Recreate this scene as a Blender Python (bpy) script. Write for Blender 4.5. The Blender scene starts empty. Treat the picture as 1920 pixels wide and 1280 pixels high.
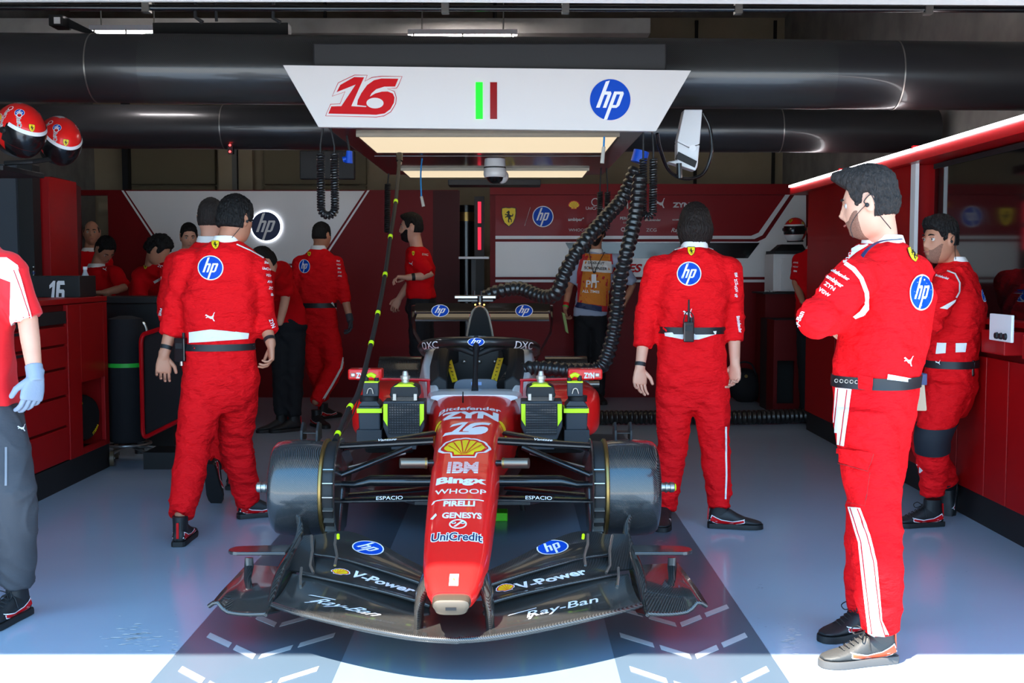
import bpy, bmesh, math, random
from math import sin, cos, pi, radians, tan, atan, sqrt, exp
from mathutils import Vector, Matrix, noise
from mathutils.bvhtree import BVHTree
from mathutils.geometry import tessellate_polygon

# ------------------------------------------------------------------ camera, world, sun, exposure
SC = bpy.context.scene
COL = SC.collection
FPX = 2100.0                      # focal length in pixels of a 1920 px wide frame
CAMZ = 1.42
PITCH = atan(135 / FPX)           # camera looks slightly down
cam_d = bpy.data.cameras.new('camera'); cam = bpy.data.objects.new('camera', cam_d); COL.objects.link(cam)
cam.location = (0, 0, CAMZ); cam.rotation_euler = (pi / 2 - PITCH, 0, 0)
cam_d.sensor_width = 36; cam_d.lens = 36 * FPX / 1920; cam_d.clip_start = .05; cam_d.clip_end = 200
SC.camera = cam
SC.view_settings.view_transform = 'Standard'; SC.view_settings.look = 'None'
SC.view_settings.gamma = 1; SC.view_settings.use_curve_mapping = False
SC.view_settings.exposure = 0.72

W = bpy.data.worlds.new('world'); SC.world = W; W.use_nodes = True
nt = W.node_tree; nt.nodes.clear()
wo = nt.nodes.new('ShaderNodeOutputWorld'); wb = nt.nodes.new('ShaderNodeBackground')
geo = nt.nodes.new('ShaderNodeTexCoord'); sx = nt.nodes.new('ShaderNodeSeparateXYZ'); cr = nt.nodes.new('ShaderNodeValToRGB')
nt.links.new(geo.outputs['Generated'], sx.inputs[0]); nt.links.new(sx.outputs['Z'], cr.inputs[0])
cr.color_ramp.elements[0].position = 0.0; cr.color_ramp.elements[0].color = (.56, .80, 1.0, 1)
cr.color_ramp.elements[1].position = 0.75; cr.color_ramp.elements[1].color = (.16, .50, .98, 1)
nt.links.new(cr.outputs[0], wb.inputs['Color']); wb.inputs['Strength'].default_value = 2.9
nt.links.new(wb.outputs[0], wo.inputs[0])

sun_d = bpy.data.lights.new('sun', 'SUN'); sun = bpy.data.objects.new('sun', sun_d); COL.objects.link(sun)
SUN_DIR = Vector((0.32, 0.42, -1.0)).normalized()       # travels right, inward, down
sun.rotation_euler = SUN_DIR.to_track_quat('-Z', 'Y').to_euler(); sun.location = (-2, -3, 8)
sun_d.energy = 13.0; sun_d.angle = .009; sun_d.color = (1, .93, .82)

# ------------------------------------------------------------------ projection helpers
CP, SP = cos(PITCH), sin(PITCH)
def at(px, py, Y):
    """world point on the vertical plane y=Y seen at pixel (px,py) of the 1920x1280 frame"""
    u = (px - 960) / FPX; v = (640 - py) / FPX
    dx, dy, dz = u, CP + v * SP, -SP + v * CP
    t = Y / dy
    return Vector((dx * t, Y, CAMZ + dz * t))
def ground(px, py, z=0.0):
    u = (px - 960) / FPX; v = (640 - py) / FPX
    dx, dy, dz = u, CP + v * SP, -SP + v * CP
    t = (z - CAMZ) / dz
    return Vector((dx * t, dy * t, z))

# ------------------------------------------------------------------ materials
MATS = {}
def srgb(r, g, b):
    f = lambda c: (c / 255 / 12.92) if c / 255 <= .04045 else ((c / 255 + .055) / 1.055) ** 2.4
    return (f(r), f(g), f(b), 1)
def mat(name, col=(.5, .5, .5, 1), rough=.5, metal=0.0, coat=0.0, emit=0.0, ecol=None, bump=None, noise_mix=None, spec=.5, sheen=0, trans=0, sss=0, aniso=0):
    if name in MATS: return MATS[name]
    m = bpy.data.materials.new(name); m.use_nodes = True; MATS[name] = m
    n = m.node_tree.nodes; L = m.node_tree.links; p = n['Principled BSDF']
    if len(col) == 3: col = (*col, 1)
    p.inputs['Base Color'].default_value = col; p.inputs['Roughness'].default_value = rough; p.inputs['Metallic'].default_value = metal
    p.inputs['Coat Weight'].default_value = coat; p.inputs['Coat Roughness'].default_value = .06
    p.inputs['Specular IOR Level'].default_value = spec
    if sheen: p.inputs['Sheen Weight'].default_value = sheen
    if trans: p.inputs['Transmission Weight'].default_value = trans
    if emit:
        p.inputs['Emission Color'].default_value = ecol or col; p.inputs['Emission Strength'].default_value = emit
    tc = n.new('ShaderNodeTexCoord')
    if noise_mix:      # (scale, amount, other colour)
        sc_, amt, c2 = noise_mix
        t = n.new('ShaderNodeTexNoise'); t.inputs['Scale'].default_value = sc_; t.inputs['Detail'].default_value = 5
        L.new(tc.outputs['Object'], t.inputs['Vector'])
        r = n.new('ShaderNodeValToRGB'); r.color_ramp.elements[0].position = .35; r.color_ramp.elements[1].position = .75
        L.new(t.outputs[0], r.inputs[0])
        mx = n.new('ShaderNodeMix'); mx.data_type = 'RGBA'
        mx.inputs[6].default_value = col; mx.inputs[7].default_value = c2 if len(c2) == 4 else (*c2, 1)
        ml = n.new('ShaderNodeMath'); ml.operation = 'MULTIPLY'; ml.inputs[1].default_value = amt
        L.new(r.outputs[0], ml.inputs[0]); L.new(ml.outputs[0], mx.inputs[0]); L.new(mx.outputs[2], p.inputs['Base Color'])
    if bump:           # (scale vector or number, strength, distance)
        sc_, st, di = bump
        t = n.new('ShaderNodeTexNoise'); t.inputs['Detail'].default_value = 4
        mp = n.new('ShaderNodeMapping'); mp.inputs['Scale'].default_value = sc_ if isinstance(sc_, tuple) else (sc_,) * 3
        t.inputs['Scale'].default_value = 1
        L.new(tc.outputs['Object'], mp.inputs[0]); L.new(mp.outputs[0], t.inputs['Vector'])
        b = n.new('ShaderNodeBump'); b.inputs['Strength'].default_value = st; b.inputs['Distance'].default_value = di
        L.new(t.outputs[0], b.inputs['Height']); L.new(b.outputs[0], p.inputs['Normal'])
    return m
def carbon(name, base=.008, light=.032, rough=.28, scale=420, coat=.6, tint=(1, 1, 1)):
    """twill weave: fine diagonal stripes of two greys"""
    m = mat(name, (base, base, base), rough, 0, coat)
    if m.get('done'): return m
    m['done'] = 1
    n = m.node_tree.nodes; L = m.node_tree.links; p = n['Principled BSDF']
    tc = n.new('ShaderNodeTexCoord'); mp = n.new('ShaderNodeMapping'); mp.inputs['Rotation'].default_value = (.6, .5, .78)
    w = n.new('ShaderNodeTexWave'); w.inputs['Scale'].default_value = scale / 6.28; w.inputs['Distortion'].default_value = 0
    L.new(tc.outputs['Object'], mp.inputs[0]); L.new(mp.outputs[0], w.inputs['Vector'])
    mx = n.new('ShaderNodeMix'); mx.data_type = 'RGBA'
    mx.inputs[6].default_value = (base * tint[0], base * tint[1], base * tint[2], 1); mx.inputs[7].default_value = (light * tint[0], light * tint[1], light * tint[2], 1)
    L.new(w.outputs[0], mx.inputs[0]); L.new(mx.outputs[2], p.inputs['Base Color'])
    return m

RED = mat('suit_red', (.80, .006, .010), .75, bump=((9, 9, 17), .9, .05), spec=.10)
SHIRT = mat('shirt_red', (.66, .002, .006), .8, bump=((16, 16, 30), .5, .015), spec=.12)
WHITE = mat('suit_white', srgb(236, 232, 228), .7, bump=((40, 40, 90), .2, .004), spec=.3)
BLACKCLOTH = mat('black_cloth', srgb(28, 28, 32), .8, bump=(60, .25, .004), spec=.3)
GREYCLOTH = mat('grey_trouser', srgb(62, 63, 68), .8, bump=((30, 30, 60), .3, .006), spec=.3)
BELT = mat('belt_black', srgb(24, 24, 27), .5)
SKIN = mat('skin', srgb(214, 158, 132), .5, bump=(160, .08, .002), noise_mix=(14, .25, srgb(196, 122, 100)), spec=.35)
SKIND = mat('skin_tan', srgb(186, 128, 100), .5, bump=(160, .08, .002), noise_mix=(14, .25, srgb(160, 98, 76)), spec=.35)
HAIR = mat('hair_black', srgb(15, 11, 10), .6, bump=((150, 150, 30), 1, .012), spec=.3)
HAIRB = mat('hair_brown', srgb(30, 19, 14), .55, bump=((150, 150, 22), 1, .012), spec=.3)
STUB = mat('stubble', srgb(150, 106, 88), .7, noise_mix=(300, .8, srgb(92, 62, 50)), spec=.2)
HAIRG = mat('hair_dark_grey', srgb(48, 40, 37), .6, bump=((150, 150, 60), 1, .012), spec=.3, noise_mix=(60, .6, srgb(14, 11, 10)))
SHOE = mat('shoe_black', srgb(26, 26, 28), .55, bump=(90, .3, .003))
SHOEG = mat('shoe_grey', srgb(58, 58, 56), .55, bump=(90, .4, .003))
RUBBER = mat('rubber_black', srgb(20, 20, 21), .6)
GLOVE = mat('glove_grey', srgb(132, 142, 160), .8, bump=(120, .3, .003))
GLOVED = mat('glove_dark', srgb(60, 60, 66), .8)
PAINT = mat('paint_red', (.88, .014, .012), .33, coat=.45, spec=.25)
PAINTD = mat('paint_red_flat', (.5, .0, .004), .35, coat=.3, spec=.3)
CABRED = mat('cabinet_red', (.36, .0015, .003), .5, coat=.06, spec=.25)
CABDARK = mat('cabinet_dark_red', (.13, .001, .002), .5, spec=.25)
CARB = carbon('carbon_weave'); CARBL = carbon('carbon_weave_light', .012, .055, .24, 420, .7, (1, .95, .88))
CARBG = carbon('carbon_brake_drum', .008, .05, .24, 420, .7, (.95, 1, 1.05))
BLACKG = mat('gloss_black', srgb(18, 18, 20), .25, coat=.3)
BLACKM = mat('matt_black', srgb(20, 20, 22), .6)
PLAST = mat('plastic_dark', srgb(44, 48, 54), .5)
NEON = mat('neon_yellow', srgb(210, 250, 10), .5, emit=.12, ecol=srgb(210, 250, 10)) if False else mat('neon_yellow', srgb(214, 250, 8), .5)
YEL = mat('yellow', srgb(250, 215, 20), .5); ORG = mat('orange', srgb(240, 150, 20), .5)
WHT = mat('white', srgb(240, 238, 238), .45); WHTG = mat('white_gloss', srgb(232, 230, 230), .3, coat=.4)
BLU = mat('logo_blue', (.0, .062, .47), .55, spec=.2); NAVY = mat('navy', srgb(14, 34, 80), .5); BLK = mat('ink_black', srgb(15, 15, 15), .6)
REDM = mat('logo_red', (.58, .002, .006), .55, spec=.2); SHELR = mat('logo_bright_red', srgb(222, 24, 20), .5)
STEEL = mat('steel', srgb(170, 165, 158), .3, metal=.9); ALU = mat('brushed_metal', srgb(128, 118, 106), .38, metal=.85, bump=((300, 20, 20), .2, .002))
GOLD = mat('bronze_anodised', srgb(150, 120, 70), .3, metal=.9)
GREEN = mat('green', srgb(40, 190, 60), .5); BLUC = mat('cable_blue', srgb(20, 140, 215), .5); BLUP = mat('plug_blue', srgb(10, 80, 200), .4)

# ------------------------------------------------------------------ object plumbing
ORG_ = {}
def name_obj(name, data):
    o = bpy.data.objects.new(name, data); COL.objects.link(o); return o
def thing(name, label, cat, loc, group=None):
    o = name_obj(name, None); o.location = loc; ORG_[o.name] = Vector(loc); o.empty_display_size = .1
    o['label'] = label; o['category'] = cat
    if group: o['group'] = group
    return o
def tag(o, label, cat, group=None, kind=None):
    o['label'] = label; o['category'] = cat
    if group: o['group'] = group
    if kind: o['kind'] = kind
    return o

class MB:
    def __init__(s): s.v = []; s.f = []; s.mi = []; s.cur = 0
    def add(s, vs, fs):
        b = len(s.v); s.v += [Vector(v) for v in vs]; s.f += [tuple(i + b for i in f) for f in fs]; s.mi += [s.cur] * len(fs); return s
    def box(s, lo, hi):
        x0, y0, z0 = lo; x1, y1, z1 = hi
        return s.add([(x0, y0, z0), (x1, y0, z0), (x1, y1, z0), (x0, y1, z0), (x0, y0, z1), (x1, y0, z1), (x1, y1, z1), (x0, y1, z1)],
                     [(0, 3, 2, 1), (4, 5, 6, 7), (0, 1, 5, 4), (1, 2, 6, 5), (2, 3, 7, 6), (3, 0, 4, 7)])
    def obox(s, c, ax, ay, az):
        """box about centre c with half-extent vectors"""
        c, ax, ay, az = map(Vector, (c, ax, ay, az))
        vs = [c + i * ax + j * ay + k * az for k in (-1, 1) for j, i in ((-1, -1), (-1, 1), (1, 1), (1, -1))]
        return s.add(vs, [(0, 3, 2, 1), (4, 5, 6, 7), (0, 1, 5, 4), (1, 2, 6, 5), (2, 3, 7, 6), (3, 0, 4, 7)])
    def rings(s, R, caps=True, closed=False):
        n = len(R[0]); vs = [p for r in R for p in r]; fs = []
        m = len(R)
        for i in range(m - (0 if closed else 1)):
            a, b = i * n, ((i + 1) % m) * n
            for j in range(n): fs.append((a + j, a + (j + 1) % n, b + (j + 1) % n, b + j))
        if caps and not closed: fs += [tuple(range(n))[::-1], tuple((m - 1) * n + j for j in range(n))]
        return s.add(vs, fs)
    def tube(s, path, r, seg=12, caps=True, closed=False, round_=False, ell=None, up=None):
        P = [Vector(p) for p in path]; n = len(P)
        rr = list(r) if isinstance(r, (list, tuple)) else [r] * n
        if round_:      # hemispherical ends
            def endcap(p, q, rad):
                d = (p - q).normalized(); return [(p + d * rad * sin(a), rad * cos(a)) for a in (radians(30), radians(55), radians(78))]
            e = endcap(P[-1], P[-2], rr[-1]); b = endcap(P[0], P[1], rr[0])
            P = [x[0] for x in reversed(b)] + P + [x[0] for x in e]; rr = [x[1] for x in reversed(b)] + rr + [x[1] for x in e]; n = len(P)
        T = []
        for i in range(n):
            a = P[(i - 1) % n] if (closed or i > 0) else P[i]; b = P[(i + 1) % n] if (closed or i < n - 1) else P[i]
            d = (b - a); T.append(d.normalized() if d.length > 1e-9 else Vector((0, 0, 1)))
        u = Vector(up) if up else (Vector((0, 0, 1)) if abs(T[0].z) < .9 else Vector((1, 0, 0)))
        R = []
        for i in range(n):
            u = (u - T[i] * u.dot(T[i]));
            u = u.normalized() if u.length > 1e-6 else T[i].orthogonal().normalized()
            w = T[i].cross(u)
            ex, ey = ell if ell else (1, 1)
            R.append([P[i] + (u * cos(2 * pi * k / seg) * ex + w * sin(2 * pi * k / seg) * ey) * rr[i] for k in range(seg)])
        return s.rings(R, caps, closed)
    def lathe(s, c, axis, prof, seg=32, up=None):
        """prof: list of (distance along axis, radius)"""
        c = Vector(c); a = Vector(axis).normalized(); u = (Vector(up) if up else a.orthogonal()).normalized(); w = a.cross(u)
        R = [[c + a * d + (u * cos(2 * pi * k / seg) + w * sin(2 * pi * k / seg)) * max(r, 1e-4) for k in range(seg)] for d, r in prof]
        return s.rings(R)
    def ball(s, c, r, seg=16, rings=10, fn=None):
        c = Vector(c); r = Vector(r) if not isinstance(r, (int, float)) else Vector((r, r, r))
        R = [[c + Vector((r.x * cos(2 * pi * k / seg) * sin(pi * (i + .02) / (rings + .04)), r.y * sin(2 * pi * k / seg) * sin(pi * (i + .02) / (rings + .04)), -r.z * cos(pi * (i + .02) / (rings + .04)))) for k in range(seg)] for i in range(rings + 1)]
        return s.rings(R)
    def prism(s, poly, dirv):
        n = len(poly); d = Vector(dirv); poly = [Vector(p) for p in poly]
        vs = poly + [p + d for p in poly]
        tri = tessellate_polygon([poly])
        fs = [tuple(t) for t in tri] + [tuple(i + n for i in reversed(t)) for t in tri] + [(i, (i + 1) % n, (i + 1) % n + n, i + n) for i in range(n)]
        return s.add(vs, fs)
    def grid(s, rows, thick=None):
        """surface through rows of points; thick: offset along the normals gives it a back"""
        nr, nc = len(rows), len(rows[0]); rows = [[Vector(p) for p in r] for r in rows]
        fs = [(i * nc + j, i * nc + j + 1, (i + 1) * nc + j + 1, (i + 1) * nc + j) for i in range(nr - 1) for j in range(nc - 1)]
        if not thick: return s.add([p for r in rows for p in r], fs)
        N = []
        for i in range(nr):
            for j in range(nc):
                a = rows[i][min(j + 1, nc - 1)] - rows[i][max(j - 1, 0)]; b = rows[min(i + 1, nr - 1)][j] - rows[max(i - 1, 0)][j]
                nn = a.cross(b); N.append(nn.normalized() if nn.length > 1e-9 else Vector((0, 0, 1)))
        top = [p for r in rows for p in r]; M = len(top)
        th = thick if callable(thick) else (lambda i, j: thick)
        bot = [top[i * nc + j] - N[i * nc + j] * th(i, j) for i in range(nr) for j in range(nc)]
        fs2 = [tuple(x + M for x in reversed(f)) for f in fs]
        bd = [(0, j, j + 1) for j in range(nc - 1)]
        side = []
        for j in range(nc - 1):
            side.append((j + 1, j, j + M, j + 1 + M)); q = (nr - 1) * nc; side.append((q + j, q + j + 1, q + j + 1 + M, q + j + M))
        for i in range(nr - 1):
            side.append((i * nc, (i + 1) * nc, (i + 1) * nc + M, i * nc + M)); q = nc - 1; side.append(((i + 1) * nc + q, i * nc + q, i * nc + q + M, (i + 1) * nc + q + M))
        return s.add(top + bot, fs + fs2 + side)
    def mirror(s, x0):
        n = len(s.v); s.v += [Vector((2 * x0 - v.x, v.y, v.z)) for v in s.v]
        s.f += [tuple(i + n for i in reversed(f)) for f in s.f]; s.mi += list(s.mi); return s
    def mirrored(s, x0):
        t = MB(); t.v = [Vector((2 * x0 - v.x, v.y, v.z)) for v in s.v]; t.f = [tuple(reversed(f)) for f in s.f]; t.mi = list(s.mi); return t
    def bvh(s): return BVHTree.FromPolygons([tuple(v) for v in s.v], s.f)
    def build(s, name, mats, parent=None, smooth=True, bevel=0, sub=0, angle=40, kind=None, recalc=True):
        me = bpy.data.meshes.new(name)
        org = ORG_[parent.name] if parent else None
        if org is None:
            xs = [v.x for v in s.v]; ys = [v.y for v in s.v]; zs = [v.z for v in s.v]
            org = Vector(((min(xs) + max(xs)) / 2, (min(ys) + max(ys)) / 2, min(zs)))
        me.from_pydata([tuple(v - org) for v in s.v], [], s.f)
        if not isinstance(mats, (list, tuple)): mats = [mats]
        for m in mats: me.materials.append(m)
        if len(mats) > 1: me.polygons.foreach_set('material_index', s.mi)
        if recalc:
            bm = bmesh.new(); bm.from_mesh(me); bmesh.ops.recalc_face_normals(bm, faces=bm.faces); bm.to_mesh(me); bm.free()
        if smooth:
            me.shade_smooth(); me.set_sharp_from_angle(angle=radians(angle))
        me.update()
        o = name_obj(name, me); ORG_[o.name] = org
        if parent: o.parent = parent
        else: o.location = org
        if bevel:
            b = o.modifiers.new('bevel', 'BEVEL'); b.width = bevel; b.segments = 2; b.limit_method = 'ANGLE'; b.angle_limit = radians(50)
        if sub:
            m = o.modifiers.new('sub', 'SUBSURF'); m.levels = sub; m.render_levels = sub
        if kind: o['kind'] = kind
        return o
def box(name, lo, hi, m, parent=None, bevel=0, kind=None): return MB().box(lo, hi).build(name, m, parent, bevel=bevel, kind=kind, smooth=False)
def copy_tree(o, parent=None):
    c = o.copy(); COL.objects.link(c); ORG_[c.name] = ORG_[o.name].copy()
    if parent: c.parent = parent
    for ch in [x for x in COL.objects if x.parent == o]: copy_tree(ch, c)
    return c

# ------------------------------------------------------------------ flat artwork: layers of (vertices2d, faces, material index)
def fill2d(loops):
    tri = tessellate_polygon([[Vector((x, y, 0)) for x, y in l] for l in loops])
    vs = [p for l in loops for p in l]
    return vs, [tuple(t) for t in tri]
_tc = {}
def text2d(s, shear=0.0, bold=0.0, sx=1.0, sp=1.0, align='CENTER'):
    """text as flat mesh, cap height 1, centred on x, resting on y=0"""
    key = (s, shear, bold, sx, sp)
    if key in _tc: return _tc[key]
    c = bpy.data.curves.new('t', 'FONT'); c.body = s; c.align_x = align; c.size = 1.37; c.offset = bold; c.space_character = sp
    c.resolution_u = 3; c.fill_mode = 'FRONT' if hasattr(c, 'fill_mode') else 'FRONT'
    o = bpy.data.objects.new('t', c); COL.objects.link(o)
    dg = bpy.context.evaluated_depsgraph_get(); ev = o.evaluated_get(dg); me = ev.to_mesh()
    vs = [((v.co.x + shear * v.co.y) * sx, v.co.y) for v in me.vertices]; fs = [tuple(p.vertices) for p in me.polygons]
    ev.to_mesh_clear(); bpy.data.objects.remove(o); bpy.data.curves.remove(c)
    if vs:
        cx = (min(v[0] for v in vs) + max(v[0] for v in vs)) / 2; vs = [(v[0] - cx, v[1]) for v in vs]
    _tc[key] = (vs, fs); return vs, fs
def xf(layer, s=1, dx=0, dy=0, rot=0):
    vs, fs = layer; c, n = cos(rot), sin(rot)
    return [((x * c - y * n) * s + dx, (x * n + y * c) * s + dy) for x, y in vs], fs
def circ(r, n=48, cx=0, cy=0, ry=None): return [(cx + r * cos(2 * pi * k / n), cy + (ry or r) * sin(2 * pi * k / n)) for k in range(n)]
def hp_logo(ring=True, mats=None):
    """blue disc, white slanted h and p"""
    K = .36
    def q(x0, y0, x1, y1): return [(x0 + K * y0, y0), (x1 + K * y0, y0), (x1 + K * y1, y1), (x0 + K * y1, y1)]
    L = []
    if ring: L.append((fill2d([circ(1.09, 64)]), 0))
    L.append((fill2d([circ(1.0, 64)]), 1))
    h = [(-.56, -.40), (-.38, -.40), (-.18 + .0, .24), (-.10, .24)]
    P = lambda x, y: (x + K * y, y)
    hl = [P(-.55, -.40), P(-.37, -.40), P(-.37, .24), P(-.22, .24), P(-.22, -.40), P(-.05, -.40), P(-.05, .30), P(-.12, .40), P(-.37, .40), P(-.37, .93), P(-.55, .88)]
    pl = [P(.05, -.985), P(.22, -.97), P(.22, -.40), P(.46, -.40), P(.56, -.28), P(.56, .30), P(.49, .40), P(.05, .40)]
    hole = [P(.22, -.26), P(.39, -.26), P(.39, .26), P(.22, .26)]
    L.append((fill2d([hl]), 0)); L.append((fill2d([pl, hole]), 0))
    return L, [WHT, BLU]
HORSE = [(-.06, -.78), (.10, -.78), (.02, -.5), (.12, -.3), (.32, -.5), (.26, -.74), (.4, -.74), (.42, -.42), (.22, -.12), (.34, .05), (.5, .0), (.62, .25), (.52, .5), (.48, .25), (.42, .18), (.22, .22), (.08, .38), (.14, .62), (.02, .86), (-.18, .72), (-.34, .58), (-.28, .48), (-.12, .52), (-.2, .3), (-.44, .42), (-.54, .24), (-.46, .2), (-.4, .28), (-.2, .12), (-.42, .06), (-.5, -.14), (-.38, -.14), (-.34, -.04), (-.12, -.06), (-.08, -.3), (-.14, -.55)]
def shield_logo():
    sh = [(-.8, .95), (-.4, 1.02), (0, .97), (.4, 1.02), (.8, .95), (.82, .4), (.72, -.2), (.5, -.7), (0, -1.12), (-.5, -.7), (-.72, -.2), (-.82, .4)]
    g = [(x * .9, y * .93) for x, y in sh]
    bar = lambda a, b: [(-.62, a), (.62, a), (.62, b), (-.62, b)]
    return [(fill2d([sh]), 1), (fill2d([g]), 0), (xf(fill2d([HORSE]), .8, 0, -.02), 1)], [YEL, BLK]
def shell_logo(white=True):
    def fan(R, base):
        pts = []
        n = 7
        for k in range(n):
            for t in (0, .25, .5, .75):
                a = radians(178 - (k + t) * 176 / n); rr = R * (1 + .05 * sin(pi * (t)))
                pts.append((rr * cos(a) * 1.08, rr * sin(a) * .98 - .12))
        pts += [(R * .9, -.32 * R), (R * .56, -.42 * R), (R * .5, base), (-R * .5, base), (-R * .56, -.42 * R), (-R * .9, -.32 * R)]
        return pts
    L = []
    if white: L.append((fill2d([fan(1.12, -.82)]), 2))
    L.append((fill2d([fan(1.0, -.72)]), 0)); L.append((fill2d([fan(.86, -.6)]), 1))
    for k in range(1, 7):
        a = radians(180 - k * 180 / 7); x, y = cos(a) * .86, sin(a) * .8 - .12
        L.append((fill2d([[(x - .035, y), (x + .035, y), (.018 + .12 * cos(a), -.56), (-.018 + .12 * cos(a), -.56)]]), 0))
    return L, [SHELR, YEL, WHT]
PUMA = [(-1, .48), (-.86, .62), (-.66, .58), (-.62, .46), (-.3, .32), (0, .2), (.3, .3), (.62, .62), (.88, .78), (1, .74), (.76, .5), (.5, .12), (.4, -.1), (.5, -.42), (.62, -.5), (.56, -.6), (.36, -.56), (.28, -.2), (.1, -.22), (-.2, -.02), (-.42, .1), (-.62, .02), (-.78, -.02), (-.78, .1), (-.62, .18), (-.72, .34), (-.9, .36)]
PUMA2 = [(-1, .50), (-.80, .66), (-.58, .48), (-.2, .24), (.18, .22), (.42, .5), (.62, 1.0), (.78, 1.08), (.80, 1.0), (.66, .8), (.56, .3), (.46, -.1), (.62, -.56), (.74, -.7), (.7, -.8), (.5, -.76), (.28, -.3), (.02, -.32), (-.3, -.1), (-.52, .02), (-.84, -.12), (-.9, .0), (-.62, .2), (-.78, .32), (-.98, .36)]
def puma_logo(m=None): return [(fill2d([PUMA2]), 0)], [m or WHT]
def text_logo(s, m=None, **k): return [(xf(text2d(s, **k), 1, 0, -.5), 0)], [m or WHT]
def art_scale(art, s, dx=0, dy=0, rot=0):
    L, m = art; return [(xf(l, s, dx, dy, rot), i) for l, i in L], m

def put_art(name, art, origin, u, v, parent=None, bvh=None, n=None, lift=.002, reach=.35, step=None, label=None, fit=None, kind=None, layer=.0006, back=None):
    """lay flat artwork on a surface: 2-D (x,y) goes to origin+x*u+y*v, then along -n onto bvh"""
    L, mats = art
    origin, u, v = Vector(origin), Vector(u), Vector(v)
    n = Vector(n).normalized() if n is not None else u.cross(v).normalized()
    out = MB()
    for li, ((vs, fs), mi) in enumerate(L):
        if fit: vs = [fit(x, y) for x, y in vs]
        if bvh is not None:
            bm = bmesh.new(); bv = [bm.verts.new((x, y, 0)) for x, y in vs]
            for f in fs:
                if len(set(f)) > 2:
                    try: bm.faces.new([bv[i] for i in f])
                    except Exception: pass
            xs = [p[0] for p in vs]; ys = [p[1] for p in vs]
            st = step or max((max(xs) - min(xs)), (max(ys) - min(ys))) / 10
            for ax in (0, 1):
                lo, hi = (min(xs), max(xs)) if ax == 0 else (min(ys), max(ys))
                k = lo + st
                while k < hi - 1e-4:
                    no = (1, 0, 0) if ax == 0 else (0, 1, 0); co = (k, 0, 0) if ax == 0 else (0, k, 0)
                    bmesh.ops.bisect_plane(bm, geom=bm.verts[:] + bm.edges[:] + bm.faces[:], plane_co=co, plane_no=no, dist=1e-5); k += st
            bm.verts.index_update(); vs2 = [(w.co.x, w.co.y) for w in bm.verts]; fs2 = [tuple(w.index for w in f.verts) for f in bm.faces]; bm.free()
            P = []
            for x, y in vs2:
                p = origin + u * x + v * y
                hit = bvh.ray_cast(p + n * reach, -n, reach * 2)
                P.append((hit[0] + (hit[1] if hit[1].dot(n) > 0 else -hit[1]).lerp(n, .5).normalized() * (lift + li * layer)) if hit[0] is not None else None)
            use = [f for f in fs2 if all(P[i] is not None for i in f)]
            idx = {}
            V = []
            F = []
            for f in use:
                g = []
                for i in f:
                    if i not in idx: idx[i] = len(V); V.append(P[i])
                    g.append(idx[i])
                F.append(tuple(g))
            out.cur = mi; out.add(V, F)
        else:
            out.cur = mi; out.add([origin + u * x + v * y + n * (lift + li * layer) for x, y in vs], [f for f in fs if len(set(f)) > 2])
    if not out.f: print('ART MISSED', name, label); return None
    o = out.build(name, mats, parent, smooth=False, recalc=False, kind=kind)
    if label: o['label'] = label
    return o

def num16():
    """slanted block numeral, 1 and 6 sharing one base bar"""
    N = lambda P: [((x - 580) / 170, (384 - y) / 170) for x, y in P]
    one = N([(343, 355), (375, 292), (497, 222), (583, 224), (472, 474), (600, 480), (650, 492), (690, 490), (690, 545), (272, 541), (298, 478), (385, 475), (510, 287)])
    six = N([(883, 232), (855, 300), (760, 302), (690, 325), (650, 360), (634, 390), (680, 362), (740, 345), (790, 343), (835, 360), (851, 395), (845, 440), (815, 495), (765, 533), (690, 546), (640, 545), (600, 480), (606, 472), (523, 463), (530, 420), (560, 360), (610, 290), (670, 248), (735, 232)])
    out = N([(303, 393), (355, 272), (498, 203), (613, 204), (592, 255), (650, 222), (735, 210), (917, 210), (885, 292), (868, 315), (790, 320), (850, 340), (868, 395), (862, 450), (820, 520), (760, 557), (690, 568), (245, 562), (290, 457), (372, 453), (415, 352)])
    hole = N([(680 + 75 * cos(2 * pi * k / 24), 445 + 46 * sin(2 * pi * k / 24)) for k in range(24)])
    return one, six, hole, out
def grow(poly, d):
    """offset polygon outwards"""
    a = sum(poly[i][0] * poly[(i + 1) % len(poly)][1] - poly[(i + 1) % len(poly)][0] * poly[i][1] for i in range(len(poly)))
    sg = 1 if a > 0 else -1; out = []
    n = len(poly)
    for i in range(n):
        p0, p1, p2 = Vector(poly[i - 1]), Vector(poly[i]), Vector(poly[(i + 1) % n])
        e1, e2 = (p1 - p0).normalized(), (p2 - p1).normalized(); n1, n2 = Vector((e1.y, -e1.x)) * sg, Vector((e2.y, -e2.x)) * sg
        b = (n1 + n2); b = b.normalized() if b.length > .2 else n1
        out.append(tuple(p1 + b * min(d / max(b.dot(n1), .45), d * 1.8)))
    return out
def art16(outline=True, colour=None, edge=None):
    o, s, h, out = num16(); L = []
    if outline: L += [(fill2d([out]), 0), (fill2d([grow(out, -.018)]), 1)]
    L += [(fill2d([o]), 0), (fill2d([s]), 0)]
    if outline: L.append((fill2d([h]), 1))
    return L, [colour or REDM, edge or WHT]

def spl(P, n=10):
    """Catmull-Rom through points"""
    P = [Vector(p) for p in P]; P = [P[0] * 2 - P[1]] + P + [P[-1] * 2 - P[-2]]; out = []
    for i in range(1, len(P) - 2):
        p0, p1, p2, p3 = P[i - 1], P[i], P[i + 1], P[i + 2]
        for k in range(n):
            t_ = k / n; out.append(.5 * ((2 * p1) + (p2 - p0) * t_ + (2 * p0 - 5 * p1 + 4 * p2 - p3) * t_ ** 2 + (3 * p1 - p0 - 3 * p2 + p3) * t_ ** 3))
    return out + [P[-2]]
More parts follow.
